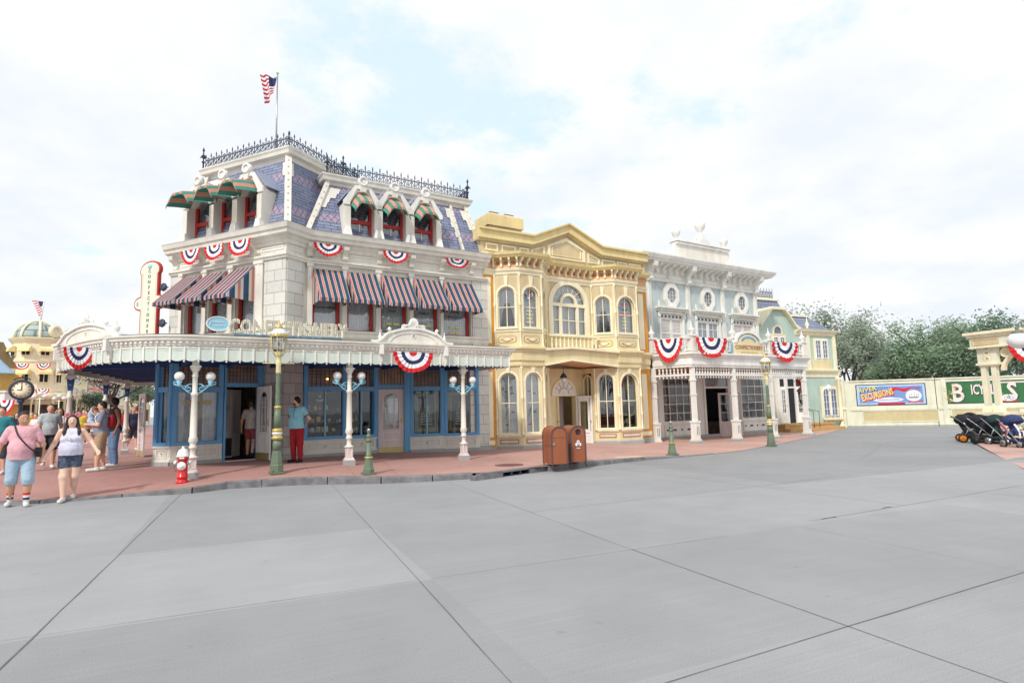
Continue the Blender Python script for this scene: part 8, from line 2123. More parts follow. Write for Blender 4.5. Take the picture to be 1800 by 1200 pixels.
def person(label,loc,rz,H=1.75,fat=0.2,fem=False,skin='a',hair=('short','dark_brown_hair'),shirt=('pink_tee',0.45),bottom=('light_jeans',0.5),shoes='white_shoe',pose=None,h=0.016,fine=False,beard=None,group=None,shirt_hem=0.9,extra=None,loc_z=None):
 s = H/1.75; f = fat
 J = dict(hipL=(.09,0,.93),hipR=(-.09,0,.93),kneeL=(.1,-.02,.5),kneeR=(-.1,-.02,.5),ankL=(.1,.02,.09),ankR=(-.1,.02,.09),shL=(.175+.02*f,0,1.42),shR=(-.175-.02*f,0,1.42),elL=(.25+.08*f,.03,1.14),elR=(-.25-.08*f,.03,1.14),wrL=(.27+.08*f,-.06,.9),wrR=(-.27-.08*f,-.06,.9),head=(0,-.02,1.63),toeL=(.02,-.16,0),toeR=(-.02,-.16,0))
 if pose: J.update(pose)
 v = lambda k: np.array(J[k],float)
 hd = v('head'); bx = (v('shL')+v('shR'))/2; px_ = (v('hipL')+v('hipR'))/2
 ch = lambda t,dy=0: px_*(1-t)+bx*t+np.array([0,dy,0])
 tors = [('e',ch(.72),(.165+.05*f,.11+.05*f,.2)),('e',ch(.30,-.02-.05*f),(.145+.10*f,.105+.13*f,.17+.03*f)),('e',ch(.02,.015),(.155+.06*f,.12+.06*f,.13)),
   ('c',v('shL')*.85+bx*.15,v('shR')*.85+bx*.15,.065,.065,.07,.05)]
 if fem: tors += [('e',ch(.68,-.09-.03*f)+np.array([sg*.075,0,0]),(.075+.02*f,.06+.02*f,.07)) for sg in (-1,1)]
 legs = []
 for S_ in 'LR':
  a,b,c = v('hip'+S_),v('knee'+S_),v('ank'+S_)
  legs += [('c',a,b,.088+.045*f,.06+.03*f,.13,.04),('c',b,c,.058+.03*f,.036+.012*f,.07,.03),('e',b*.68+c*.32+np.array([0,.02,0]),(.052+.012*f,.056+.012*f,.12),.03)]
 arms = []
 for S_ in 'LR':
  a,b,c = v('sh'+S_),v('el'+S_),v('wr'+S_)
  arms += [('c',a,b,.05+.02*f,.04+.012*f,.08,.03),('c',b,c,.041+.01*f,.027+.004*f,.06,.02)]
 hands = []
 for S_,sg in (('L',1),('R',-1)):
  b,c = v('el'+S_),v('wr'+S_); d = (c-b)/np.linalg.norm(c-b); side = J.get('palm'+S_,np.cross(d,np.array([0,-1.,0.3]))*sg); side = np.array(side,float); side -= d*(side@d); side /= np.linalg.norm(side)+1e-9; nrm = np.cross(d,side)
  curl = J.get('curl'+S_,0.35); cd = nrm*sg*(1 if nrm[1]*sg > 0 else 1)
  inw = np.array([-sg,-.3,0]); inw = inw-d*(inw@d); inw /= np.linalg.norm(inw)
  hands += [('c',c,c+d*.07,.028,.033,.04,.015),('c',c+d*.06-side*.018,c+d*.075+side*.018,.02,.02,.03,.012)]
  for q,(o,l_) in enumerate(((-.03,.062),(-.01,.075),(.01,.07),(.03,.055))):
   k0 = c+d*.085+side*o; k1 = k0+d*l_*.5+inw*l_*.5*curl*.6; k2 = k1+d*l_*.5*(1-curl)+inw*l_*.6*curl*1.2
   hands += [('c',k0,k1,.0105,.0095,.02,.006),('c',k1,k2,.0095,.008,.02,.004)]
  t0 = c+d*.03-side*.028; t1 = t0+d*.03-side*.022+inw*.012; hands += [('c',t0,t1,.0125,.011,.02,.01),('c',t1,t1+d*.028+inw*.01,.011,.009,.02,.004)]
 fwd = np.array(J.get('look',(0,-1,0)),float); fwd /= np.linalg.norm(fwd); rt = np.cross(fwd,(0,0,1)); rt /= np.linalg.norm(rt); up = np.cross(rt,fwd)
 hp = lambda a,b,c: hd+rt*a+fwd*b+up*c
 head = [('e',hd+up*.02,(.082,.096,.112),.02),('e',hp(0,.02,-.045),(.058+.012*f,.062,.07),.03),('c',bx+np.array([0,.01,.02]),hd-up*.06,.058+.012*f,.052+.01*f,.08,.03),
   ('c',hp(0,.088,.012),hp(0,.106,-.018),.010,.014,.02,.012),('e',hp(.078,-.005,.0),(.012,.02,.03),.008),('e',hp(-.078,-.005,.0),(.012,.02,.03),.008),('e',hp(0,.078,-.048),(.024,.012,.009),.008),('c',hp(-.04,.074,.032),hp(.04,.074,.032),.012,.012,.02,.012)]
 feet = [('c',v('ank'+S_)+np.array([0,.02,-.045]),v('ank'+S_)+np.array(J['toe'+S_])+np.array([0,0,-.055]),.036,.03,.05,.02) for S_ in 'LR']
 body = net_obj('person',tors+legs+arms+hands+head+feet,h,'skin_'+skin,label=label,cat='person',group=group)
 g = 0.014
 def infl(pr,e):
  if pr[0] == 'c': return ('c',pr[1],pr[2],pr[3]+e,pr[4]+e,pr[5]+e,pr[6] if len(pr) > 6 else .03)
  return ('e',pr[1],tuple(np.array(pr[2])+e),pr[3] if len(pr) > 3 else .04)
 # shirt
 if shirt:
  mm,sl = shirt; pr = [infl(t,g+.004) for t in tors]; pr.append(('e',ch(.0,-.012-.015*f),(.165+.075*f,.128+.09*f,.24),.05))
  if sl > 0:
   for S_ in 'LR':
    a,b,c = v('sh'+S_),v('el'+S_),v('wr'+S_)
    if sl <= 1: e = a+(b-a)*sl; pr.append(('c',a,e,.062+.022*f,.058+.02*f,.08,.03))
    else: pr += [('c',a,b,.062+.02*f,.055+.015*f,.08,.03),('c',b,b+(c-b)*(sl-1),.05+.01*f,.042,.06,.03)]
  cuts = [((0,0,shirt_hem),(0,0,-1)),((0,0,1.50),(0,-.15,1))]
  if sl == 0: cuts = [((0,0,shirt_hem),(0,0,-1)),((0,-.05,1.49),(0,-.35,1)),((.175,0,1.3),(1,0,.32)),((-.175,0,1.3),(-1,0,.32))]
  net_obj('shirt',pr,h,mm,body,cuts)
 if bottom:
  mm,hem = bottom; pr = [infl(tors[2],g),infl(tors[1],g*.4)]; e = g+(.016 if hem > .3 else .006)
  for S_ in 'LR':
   a,b,c = v('hip'+S_),v('knee'+S_),v('ank'+S_); pr.append(('c',a,b,.09+.034*f+e*.6,.06+.02*f+e*.8,.13,.03))
   if hem < .45: pr.append(('c',b,c,.058+.014*f+e,.05+e*.6,.09,.03))
  net_obj('shorts' if hem > .3 else 'trousers',pr,h,mm,body,[((0,0,hem),(0,0,-1)),((0,0,max(shirt_hem+.03,1.0) if shirt else 1.02),(0,0,1))])
 for S_ in 'LR':
  a = v('ank'+S_); t = np.array(J['toe'+S_]); hs = max(h*.7,.009)
  net_obj('shoe',[('c',a+np.array([0,.035,-.045]),a+t*1.12+np.array([0,0,-.05]),.047,.042,.06,.02),('c',a+np.array([0,.01,-.02]),a+np.array([0,.02,.02]),.046,.045,.05,.02)],hs,shoes,body,[(a+np.array([0,0,-.088]),(0,0,-1)),(a+np.array([0,0,.02]),(0,0,1))])
 if hair:
  st,mm = hair; e = .012
  pr = [('e',hd+up*.026-fwd*.006,(.088,.101,.117),.02)]
  if st == 'short': net_obj('hair',pr,h*.8,mm,body,[(hp(0,.07,.075),fwd*1.0-up*.8),(hd-up*.025,-up+fwd*.7)])
  elif st == 'long':
   pr += [('c',hp(.06,-.03,.0),hp(.10,-.02,-.24),.045,.03,.05,.04),('c',hp(-.06,-.03,.0),hp(-.10,-.02,-.24),.045,.03,.05,.04),('c',hp(0,-.06,.0),hp(0,-.08,-.22),.07,.06,.09,.05)]
   net_obj('hair',pr,h*.8,mm,body,[(hp(0,.055,.03),fwd*1.0-up*.35)])
   if J.get('front_hair'):
    for sg in (-1,1): net_obj('hair_lock',[('c',hp(sg*.078,.02,.06),hp(sg*.1,.01,-.1),.028,.034,.04,.02),('c',hp(sg*.1,.01,-.1),hp(sg*.125,.075,-.22),.034,.034,.04,.02),('c',hp(sg*.125,.075,-.22),hp(sg*.11,.12,-.34),.034,.02,.04,.02)],h*.8,mm,body)
  elif st == 'cap': net_obj('cap',[('e',hd+up*.045,(.09,.1,.09),.02),('c',hp(0,.08,.05),hp(0,.15,.04),.05,.045,.06,.01)],h*.8,mm,body,[(hd+up*.045,-up)])
 if beard: net_obj('beard',[('e',hp(0,.022,-.052),(.066+.012*f,.07,.075),.02)],h*.7,beard,body,[(hp(0,.02,-.035),up),(hp(0,.0,0),-fwd)])
 if fine:
  q = MB()
  for sg in (-1,1): q.lathe([(.001,-.007),(.008,-.004),(.01,0),(.008,.004),(.001,.007)],'dark',Matrix.Translation(Vector(hp(sg*.03,.083,.012))),8)
  q.build('eyes',body,local=True); q = MB(); q.tube([hp(-.028,.088,-.04),hp(-.012,.094,-.047),hp(.012,.094,-.047),hp(.028,.088,-.04)],.004,'lace' if fine == 'smile' else 'rosy2',None,5); q.build('mouth',body,local=True)
  q = MB()
  for sg in (-1,1): q.tube([hp(sg*.046,.078,.036),hp(sg*.03,.087,.041),hp(sg*.014,.089,.037)],.0045,hair[1] if hair and hair[0] != 'cap' else 'dark',None,4)
  q.build('eyebrows',body,local=True)
 if extra: extra(body,v,hp,ch,h)
 z = loc[2] if loc_z is None else loc_z
 body.location = (loc[0],loc[1],z); body.rotation_euler[2] = R_(rz); body.scale = (s,s,s)
 return body
for a_ in [('pink_tee',(226,170,178)),('light_jeans',(164,188,206)),('white_shoe',(222,220,216)),('lilac_top',(214,212,232)),('dark_print_shorts',(62,70,88)),('aqua_polo',(140,200,214)),('crimson_trousers',(158,30,40)),('black_shoe',(36,36,40)),
  ('grey_blue_tee',(136,144,164)),('khaki_shorts',(170,146,118)),('black_tank',(44,44,48)),('mid_jeans',(106,132,166)),('grey_tee',(176,184,188)),('black_shorts',(44,44,50)),('teal_shirt',(48,128,140)),('navy_tee',(52,60,84)),('beige_tee',(206,194,182)),('dusty_red_shorts',(160,78,80)),
  ('red_tee',(190,50,52)),('yellow_tee',(222,196,80)),('white_tee',(222,222,222)),('green_tee',(88,130,100)),('dark_shorts',(64,66,76)),('pale_blue_tee',(160,188,214)),('sock_white',(226,226,230)),('baby_blue',(176,196,216))]: cloth(*a_)
M['rosy2'] = mat('lip_pink',(176,104,98),.5)
M['dark_print_shorts'] = mat('dark_print_shorts_cloth',(74,84,104),0.85,var=0.55,scale=26)
# --- the couple walking hand in hand
pm = G(32,889,False); pwm = G(120,880,False)
rzm,rzw = 33.0,28.0
def world_to_local(p,loc,rz,s):
 dx,dy = p[0]-loc[0],p[1]-loc[1]; c,n = math.cos(R_(-rz)),math.sin(R_(-rz)); return np.array([(dx*c-dy*n)/s,(dx*n+dy*c)/s,(p[2]-loc[2])/s])
hold = np.array([(pm[0]+pwm[0])/2+0.02,(pm[1]+pwm[1])/2-0.12,0.80])
HM,HW = 1.74,1.66
hm = world_to_local(hold,pm,rzm,HM/1.75); hw2 = world_to_local(hold,pwm,rzw,HW/1.75)
def sling(body,v,hp,ch,h):
 q = MB(); pts = [ch(.95,.06)+np.array([-.14,.04,.05]),ch(.98)+np.array([-.12,-.06,.09]),ch(.8)+np.array([-.06,-.18,.02]),ch(.5)+np.array([.06,-.25,.0]),ch(.25)+np.array([.19,-.24,-.02]),ch(.15)+np.array([.27,-.12,-.03])]
 pts = resample3(pts); q.tube(pts,.013,'black',None,6); q.build('bag_strap',body,local=True)
 q = MB(); q.frustum(.27,.06,.9,1.08,.07,.09,'black',None,.2,.22); q.build('sling_bag',body,local=True)
 for S_ in 'LR':
  a = v('ank'+S_)
  for m_,z0,z1 in (('sock_white',0.0,.05),('bnavy',.05,.08),('sock_white',.08,.1),('bred',.1,.145)):
   pass
  b = v('knee'+S_); d = (b-a)/np.linalg.norm(b-a); q = MB(); rows = []
  for i in range(8): c = a+d*(.005+.022*i); rows.append([tuple(c+np.array([(.047+.0016*i)*math.cos(2*math.pi*j/14),(.047+.0016*i)*math.sin(2*math.pi*j/14),0])) for j in range(14)])
  q.grid(rows,lambda i,j: ['sock_white','bnavy','bnavy','sock_white','sock_white','bred','bred','bred'][i],None,closed=True); q.build('sock',body,local=True)
 q = MB(); q.box(.07,.13,.262,.266,1.285,1.29,'dark',None);
def resample3(pts,k=4):
 out = []; n = len(pts)
 for i in range(n-1):
  p0,p1,p2,p3 = [np.array(pts[min(max(j,0),n-1)],float) for j in (i-1,i,i+1,i+2)]
  for j in range(k): t = j/k; out.append(tuple(0.5*((2*p1)+(-p0+p2)*t+(2*p0-5*p1+4*p2-p3)*t*t+(-p0+3*p1-3*p2+p3)*t**3)))
 out.append(tuple(pts[-1])); return out
person('man in a pink T-shirt and pale denim shorts with a black sling strap',pm,rzm,HM,0.52,skin='d',hair=('short','dark_brown_hair'),shirt=('pink_tee',.72),bottom=('light_jeans',.40),shoes='white_shoe',fine='smile',h=.0115,beard=None,shirt_hem=.86,
 pose=dict(kneeL=(.13,-.12,.5),ankL=(.12,-.10,.09),kneeR=(-.13,-.03,.5),ankR=(-.14,.12,.10),hipL=(.1,0,.93),hipR=(-.1,0,.93),elL=tuple(np.array([.31,.02,1.13])),wrL=tuple(hm+np.array([-.02,.02,.09])),elR=(-.33,.05,1.14),wrR=(-.36,-.06,.9),look=(.45,-1,-.03),curlL=.95),extra=sling)
def wextra(body,v,hp,ch,h):
 q = MB()
 for sg in (-1,1):
  for k in range(10):
   a_ = R_(36*k); c = hp(sg*.085,-.01,.125)
   q.lathe([(.001,-.028),(.026,-.012),(.028,.01),(.001,.03)],'rosy',Matrix.Translation(Vector(c+np.array([.038*math.cos(a_),0,.036*math.sin(a_)]))),7)
  q.lathe([(.001,-.02),(.045,0),(.001,.02)],'rosy',Matrix.Translation(Vector(hp(sg*.085,-.01,.125))) @ Matrix.Rotation(R_(90),4,'X'),12)
 q.tube([hp(-.085,0,.08),hp(-.05,0,.125),hp(0,0,.138),hp(.05,0,.125),hp(.085,0,.08)],.012,'rosy',None,6)
 q.build('headband',body,local=True)
 q = MB(); c = ch(.62,0); q.lathe([(.0,0),(.035,.0),(.03,.006),(0,.008)],'pink',Matrix.Translation(Vector(c+np.array([0,-.225,.03]))) @ Matrix.Rotation(R_(90),4,'X'),10)
 q.build('shirt_print',body,local=True)
M['rosy'] = mat('pink_velvet',(206,128,142),0.8,var=.2,scale=30)
person('woman in a pale lilac tank top and dark patterned shorts with a fluffy pink headband',pwm,rzw,HW,0.52,fem=True,skin='b',hair=('long','dark_brown_hair'),shirt=('lilac_top',0),bottom=('dark_print_shorts',.69),shoes='white_shoe',fine=True,h=.0115,shirt_hem=.93,
 pose=dict(kneeL=(.08,-.03,.5),ankL=(.05,.16,.12),kneeR=(-.09,-.14,.5),ankR=(-.07,-.18,.09),elR=tuple(np.array([-.30,.02,1.16])),wrR=tuple(hw2+np.array([.03,.02,.09])),elL=(.34,.0,1.2),wrL=(.46,-.16,1.02),look=(.1,-1,0),front_hair=True,curlR=.95),extra=wextra)
# --- shop worker in front of the stone pier
pw_ = G(521,812);
def collar(body,v,hp,ch,h):
 q = MB(); c = ch(1.0); q.lathe([(.085,1.455),(.09,1.48),(.07,1.50),(.068,1.47)],'crimson_trousers',Matrix.Translation(Vector((0,0,0))),14,0,-.0); q.box(-.008,.008,.0,.0,1,1,'bnavy',None)
 q.build('collar',body,local=True); q = MB(); q.tube([ch(1.0)+np.array([0,-.125,.03]),ch(.72)+np.array([0,-.155,0]),ch(.3)+np.array([0,-.20,0]),ch(.02)+np.array([0,-.17,-.02])],.007,'bnavy',None,5); q.build('placket',body,local=True)
 for S_ in 'LR':
  a,b = v('sh'+S_),v('el'+S_); e = a+(b-a)*.62; d = (b-a)/np.linalg.norm(b-a); q = MB(); q.tube([e-d*.012,e+d*.016],.082,'crimson_trousers',None,12); q.build('cuff',body,local=True)
person('bearded shop worker in an aqua polo and crimson trousers, standing by the stone pier',pw_,-15,1.76,0.42,skin='a',hair=('short','black_hair'),shirt=('aqua_polo',.62),bottom=('crimson_trousers',.06),shoes='black_shoe',fine=True,beard='black_hair',h=.013,
 pose=dict(elL=(.30,.12,1.16),wrL=(.12,.22,1.02),elR=(-.28,.14,1.16),wrR=(-.08,.24,1.02),look=(-1,-.55,0),kneeL=(.11,-.01,.5),kneeR=(-.1,-.01,.5)),extra=collar)
# --- guest going in at the open door
pg = FS.w(FS.U(447,800),-0.35,0.30)
person('guest in a beige T-shirt and dusty red shorts walking in through the open shop door',(pg[0],pg[1],0.30),FS.a+150,1.68,0.25,skin='a',hair=('short','brown_hair'),shirt=('beige_tee',.5),bottom=('dusty_red_shorts',.58),shoes='black_shoe',h=.016,
 pose=dict(kneeL=(.1,-.12,.52),ankL=(.1,-.05,.09),kneeR=(-.1,.05,.5),ankR=(-.1,.26,.16),elR=(-.25,.0,1.15),wrR=(-.22,-.18,1.0)))
# --- the family under the veranda
p4 = G(176,827)
def backpack(body,v,hp,ch,h):
 net_obj('backpack',[('e',ch(.62,.2),(.13,.09,.19),.03)],h,'crimson_trousers',body); q = MB()
 for sg in (-1,1): q.tube(resample3([ch(.9,.12)+np.array([sg*.1,0,0]),ch(1.0)+np.array([sg*.11,-.02,.07]),ch(.8)+np.array([sg*.12,-.15,0]),ch(.4)+np.array([sg*.15,-.05,0])]),.016,'bwhite',None,5)
 q.build('strap',body,local=True)
man4 = person('man in a grey-blue T-shirt and khaki shorts carrying a toddler, red backpack on his back',p4,-62,1.74,0.3,skin='a',hair=('short','black_hair'),shirt=('grey_blue_tee',.62),bottom=('khaki_shorts',.42),shoes='white_shoe',h=.014,fine=True,
 pose=dict(elL=(.24,-.06,1.16),wrL=(.06,-.30,1.18),elR=(-.24,-.06,1.16),wrR=(-.04,-.28,1.1),ankL=(.12,-.07,.09),kneeL=(.1,-.06,.5),ankR=(-.12,.06,.09)),extra=backpack)
tod = Vector((p4[0],p4[1],0))+Matrix.Rotation(R_(-62),3,'Z') @ Vector((-.06,-.26,0))
person('toddler in pale blue carried in the arms of the man with the red backpack',(tod.x,tod.y,p4[2]+0.78),120,0.86,0.3,skin='b',hair=('short','black_hair'),shirt=('baby_blue',.7),bottom=('baby_blue',.5),shoes='white_shoe',h=.03,
 pose=dict(head=(0,-.03,1.68),kneeL=(.2,-.2,.8),ankL=(.2,-.1,.5),kneeR=(-.2,-.2,.8),ankR=(-.2,-.1,.5),elL=(.25,-.15,1.3),wrL=(.2,-.3,1.35),elR=(-.25,-.15,1.3),wrR=(-.2,-.3,1.35)))
p5 = G(198,820)
person('tall bearded man in a black sleeveless top and blue jeans under the veranda',p5,-40,1.86,0.2,skin='c',hair=('short','black_hair'),shirt=('black_tank',0),bottom=('mid_jeans',.06),shoes='white_shoe',beard='black_hair',h=.014,fine=True,shirt_hem=.9,
 pose=dict(look=(-.9,-.7,0),elR=(-.26,-.02,1.14),wrR=(-.18,-.2,.98)))
# --- others in the street
def crowd(label,px,py,Y,rz,H,**kw):
 p = at(px,py,Y); gz2 = zpav(p[0],p[1]) if Y < 40 else 0.27
 return person(label,(p[0],p[1],gz2),rz,H,**kw)
gC = 'visitors walking in the street behind the couple'
WALK = dict(kneeL=(.09,-.14,.51),ankL=(.09,-.16,.09),kneeR=(-.09,.02,.5),ankR=(-.09,.26,.14),elL=(.25,.1,1.16),wrL=(.27,.1,.93),elR=(-.25,-.05,1.15),wrR=(-.27,-.2,.95))
crowd('man in a light grey T-shirt and black shorts walking behind the couple',87,760,16.5,40,1.74,skin='a',shirt=('grey_tee',.6),bottom=('black_shorts',.5),h=.018,pose=WALK,hair=('short','brown_hair'),group=gC,fat=.25)
crowd('person in a teal shirt cut off by the left edge behind the pink T-shirt man',2,760,15.0,20,1.66,skin='a',shirt=('teal_shirt',.7),bottom=('dark_shorts',.4),h=.022,hair=('short','brown_hair'),group=gC,fat=.3)
crowd('person in navy walking past the far veranda columns',233,760,24,60,1.72,skin='a',shirt=('navy_tee',.7),bottom=('dark_shorts',.5),h=.022,pose=WALK,hair=('short','fair_hair'),group=gC,fat=.3)
crowd('woman with a sleeveless white top half hidden behind the first side column',104,760,18.5,30,1.66,fem=True,skin='d',shirt=('white_tee',0),bottom=('dark_shorts',.5),h=.022,hair=('long','dark_brown_hair'),group=gC)
crowd('visitor in a red T-shirt beyond the second side column',153,745,30,-30,1.7,skin='a',shirt=('red_tee',.6),bottom=('dark_shorts',.45),h=.028,pose=WALK,hair=('short','black_hair'),group=gC)
# distant visitors: four walkers copied along the street
protos = []
for k,(sh,bt_,hr,sk,fm) in enumerate([('white_tee','dark_shorts',('short','brown_hair'),'a',False),('pale_blue_tee','khaki_shorts',('cap','red_tee'),'d',False),('black_tank','light_jeans',('long','dark_brown_hair'),'b',True),('yellow_tee','black_shorts',('short','black_hair'),'c',False),('red_tee','mid_jeans',('long','fair_hair'),'b',True)]):
 protos.append((sh,person('x',(0,0,0),0,1.7,.25,fm,sk,hr,(sh,.6),(bt_,.5),'white_shoe' if k % 2 else 'black_shoe',WALK,.034)))
desc = {'white_tee': 'white T-shirt','pale_blue_tee': 'pale blue T-shirt and cap','black_tank': 'black top','yellow_tee': 'yellow T-shirt','red_tee': 'red top'}
gD = 'distant visitors crowding the street'
rnd = random.Random(21); used_p = set()
spots = [(8,29),(20,34),(30,27),(46,31),(56,36),(64,26),(72,38),(80,30),(94,34),(101,27),(112,36),(126,30),(134,38),(141,27),(148,33),(160,37),(168,28),(176,35),(190,40),(212,34),(226,42),(240,38),(16,42),(38,44),(58,46),(76,48),(98,46),(118,47),(138,48),(158,46),(180,48),(246,30)]
near_what = [(45,'near the street clock'),(75,'right of the street clock'),(115,'behind the woman with the headband'),(150,'between the first two side columns'),(200,'beyond the family under the veranda'),(300,'beyond the last side column')]
for i,(px,Y) in enumerate(spots):
 sh,pr_ = protos[i % 5]; p = at(px,730,Y); o = pr_ if pr_.name not in used_p else copy_tree(pr_); used_p.add(pr_.name)
 s_ = rnd.uniform(.9,1.05); o.location = (p[0],p[1],.27 if Y < 26 else .22); o.rotation_euler[2] = R_(rnd.choice([30,40,200,215,0,60])); o.scale = (s_,)*3
 o['label'] = 'distant visitor in a '+desc[sh]+' '+next(t for lim,t in near_what if px < lim)+(', far' if Y > 40 else ', nearer' if Y < 31 else ''); o['group'] = gD
# ================================================================== street furniture
def lamp_post(loc,label,rz=32.5):
 e = empty('lamp_post',loc,label,'street lamp','green and cream lamp posts along the kerb',rz); T = None
 q = MB(); q.box(-.15,.15,-.15,.15,0,.05,'lampgreen'); q.lathe([(.15,.05),(.15,.2),(.135,.22),(.135,.25),(.105,.5),(.1,.53)],'lampgreen',None,8,smooth=False)
 for a in (45,135,225,315): q.lathe([(.0,.05),(.03,.06),(.03,.1),(0,.12)],'lampgreen',Matrix.Translation((.13*math.cos(R_(a)),.13*math.sin(R_(a)),0)),6)
 q.build('base',e,local=True)
 q = MB(); q.lathe([(.1,.53),(.095,.78)],'lampgreen',None,12); q.build('shaft',e,local=True); q = MB(); q.lathe([(.088,1.04),(.072,1.5)],'lampgreen',None,12)
 rows = []
 for i in range(40):
  z = lerp(1.55,2.32,i/39); rows.append([((.056-.004*i/39+.005*math.cos(4*(2*math.pi*j/16)+i*.55))*math.cos(2*math.pi*j/16),(.056-.004*i/39+.005*math.cos(4*(2*math.pi*j/16)+i*.55))*math.sin(2*math.pi*j/16),z) for j in range(16)])
 q.grid(rows,'lampgreen',None,closed=True); q.build('shaft',e,local=True)
 q = MB(); q.lathe([(.09,.78),(.125,.79),(.13,.82),(.125,.85),(.1,.86)],'gold',None,14); q.lathe([(.1,.86),(.1,.9),(.12,.91),(.12,.94),(.1,.95)],'white2',None,14); q.lathe([(.1,.95),(.12,.97),(.12,1.01),(.088,1.04)],'gold',None,14); q.build('collar',e,local=True); q = MB(); q.lathe([(.072,1.5),(.085,1.51),(.085,1.54),(.06,1.56)],'gold',None,12); q.build('collar',e,local=True)
 q = MB(); q.lathe([(.055,2.32),(.06,2.34),(.055,2.5),(.07,2.55),(.06,2.6),(.045,2.66),(.07,2.74),(.1,2.78)],'yellowp',None,12); q.tube([(-.34,0,2.56),(.34,0,2.56)],.014,'yellowp',None,6)
 for sg in (-1,1): q.lathe([(.0,2.54),(.02,2.56),(0,2.58)],'yellowp',None,6,sg*.34)
 q.build('neck',e,local=True)
 q = MB(); q.lathe([(.09,2.78),(.1,2.8),(.1,2.82),(.08,2.83)],'yellowp',None,8)
 for k in range(8):
  a = R_(45*k+22.5); q.tube([(.05*math.cos(a),.05*math.sin(a),2.7),(.16*math.cos(a),.16*math.sin(a),2.82),(.195*math.cos(a),.195*math.sin(a),3.0),(.2*math.cos(a),.2*math.sin(a),3.18)],.008,'yellowp',None,5)
 q.lathe([(.19,3.17),(.21,3.18),(.21,3.22),(.19,3.23)],'gold',None,16); lant = q.build('lantern_frame',e,local=True)
 q = MB(); q.lathe([(.095,2.83),(.15,2.9),(.165,3.17)],'lampglass',None,8,smooth=False); g = q.build('lantern_glass',lant,local=True)
 q = MB(); q.tube([(0,0,2.83),(0,0,2.98)],.008,'iron',None,5); q.lathe([(.012,2.98),(.03,3.0),(.02,3.05),(.004,3.08)],'iron',None,8); q.build('burner',lant,local=True)
 q = MB(); q.lathe([(.2,3.22),(.185,3.27),(.14,3.34),(.08,3.38)],'white2',None,16); q.lathe([(.08,3.38),(.085,3.42),(.05,3.44),(.06,3.47),(.02,3.5),(.012,3.55),(.003,3.6)],'gold',None,12)
 for k in range(16): a = R_(22.5*k); q.lathe([(.0,3.2),(.018,3.21),(.0,3.26)],'gold',Matrix.Translation((.2*math.cos(a),.2*math.sin(a),.01)),5)
 q.build('lantern_cap',e,local=True)
 return e
M['lampglass'] = glass('clear_lamp_glass',(0.93,0.93,0.93),0.22)
lp1 = lamp_post(G(486,832),'green and cream lamp post on the kerb in front of the corner stone pier')
lp2 = copy_tree(lp1,loc=G(1356,784),label='green and cream lamp post on the pavement in front of the mint building')
def bollard(loc,label):
 e = empty('bollard',loc,label,'bollard','green cast iron bollards',32.5); q = MB()
 q.box(-.14,.14,-.14,.14,0,.04,'lampgreen'); q.lathe([(.13,.04),(.13,.12),(.115,.14),(.09,.3),(.085,.36)],'lampgreen',None,8,smooth=False); q.build('base',e,local=True)
 q = MB(); q.lathe([(.085,.36),(.1,.37),(.1,.39),(.07,.41)],'gold',None,12); q.lathe([(.085,.405),(.065,.43),(.055,.74)],'lampgreen',None,12); q.build('shaft',e,local=True)
 q = MB(); q.lathe([(.055,.74),(.075,.75),(.075,.78),(.05,.8),(.05,.83),(.065,.85),(.06,.88),(.035,.9),(.032,.94),(.045,.96),(.04,1.0),(.025,1.02)],'lampgreen',None,12); q.lathe([(.025,1.0),(.035,1.01),(.02,1.03),(.0,1.035)],'white2',None,10)
 q.tube([(-.05,0,.86),(-.085,0,.84),(-.09,0,.8)],.01,'iron',None,5); q.build('cap',e,local=True); return e
bo = bollard(G(648,833),'green bollard on the kerb left of the pink shop door')
copy_tree(bo,loc=G(1182,800),label='green bollard on the pavement in front of the mint lattice window')
# hydrant
hy = empty('fire_hydrant',G(320,849),'red fire hydrant with white bonnet and caps at the kerb','fire hydrant',rz=18)
M['hred'] = mat('hydrant_red',(214,28,34),0.3,coat=0.4,var=0.04); M['hwhite'] = mat('hydrant_white',(232,232,230),0.35,coat=0.3,var=0.03)
q = MB(); q.lathe([(.13,0),(.13,.05),(.1,.06),(.1,.11),(.115,.12),(.115,.15),(.1,.16),(.1,.52),(.12,.53),(.12,.57)],'hred',None,16); q.build('barrel',hy,local=True)
q = MB(); q.lathe([(.12,.57),(.135,.575),(.135,.6),(.12,.61),(.115,.66),(.085,.72),(.045,.745),(.03,.75)],'hwhite',None,16); q.lathe([(.032,.75),(.032,.8),(0,.8)],'hwhite',None,5,smooth=False); q.build('bonnet',hy,local=True)
q = MB(); q.lathe([(.0,0),(.085,0),(.09,.03),(.075,.04),(.04,.05),(.03,.07),(0,.07)],'hwhite',Matrix.Translation((0,-.09,.38)) @ Matrix.Rotation(R_(90),4,'X'),14); q.build('pumper_cap',hy,local=True)
for sg in (-1,1):
 q = MB(); q.lathe([(.0,0),(.05,0),(.055,.05),(.04,.07),(.02,.09),(0,.09)],'hwhite',Matrix.Translation((sg*.09,0,.45)) @ Matrix.Rotation(R_(90*sg),4,'Y'),12); q.build('side_cap',hy,local=True)
 q = MB(); q.tube([(sg*.1,-.06,.5),(sg*.15,-.05,.36),(sg*.12,-.07,.26),(sg*.08,-.09,.3)],.005,'iron',None,4); q.build('chain',hy,local=True)
q = MB(); q.box(-.05,.05,.118,.124,.535,.565,'hwhite'); q.build('number_plate',hy,local=True)
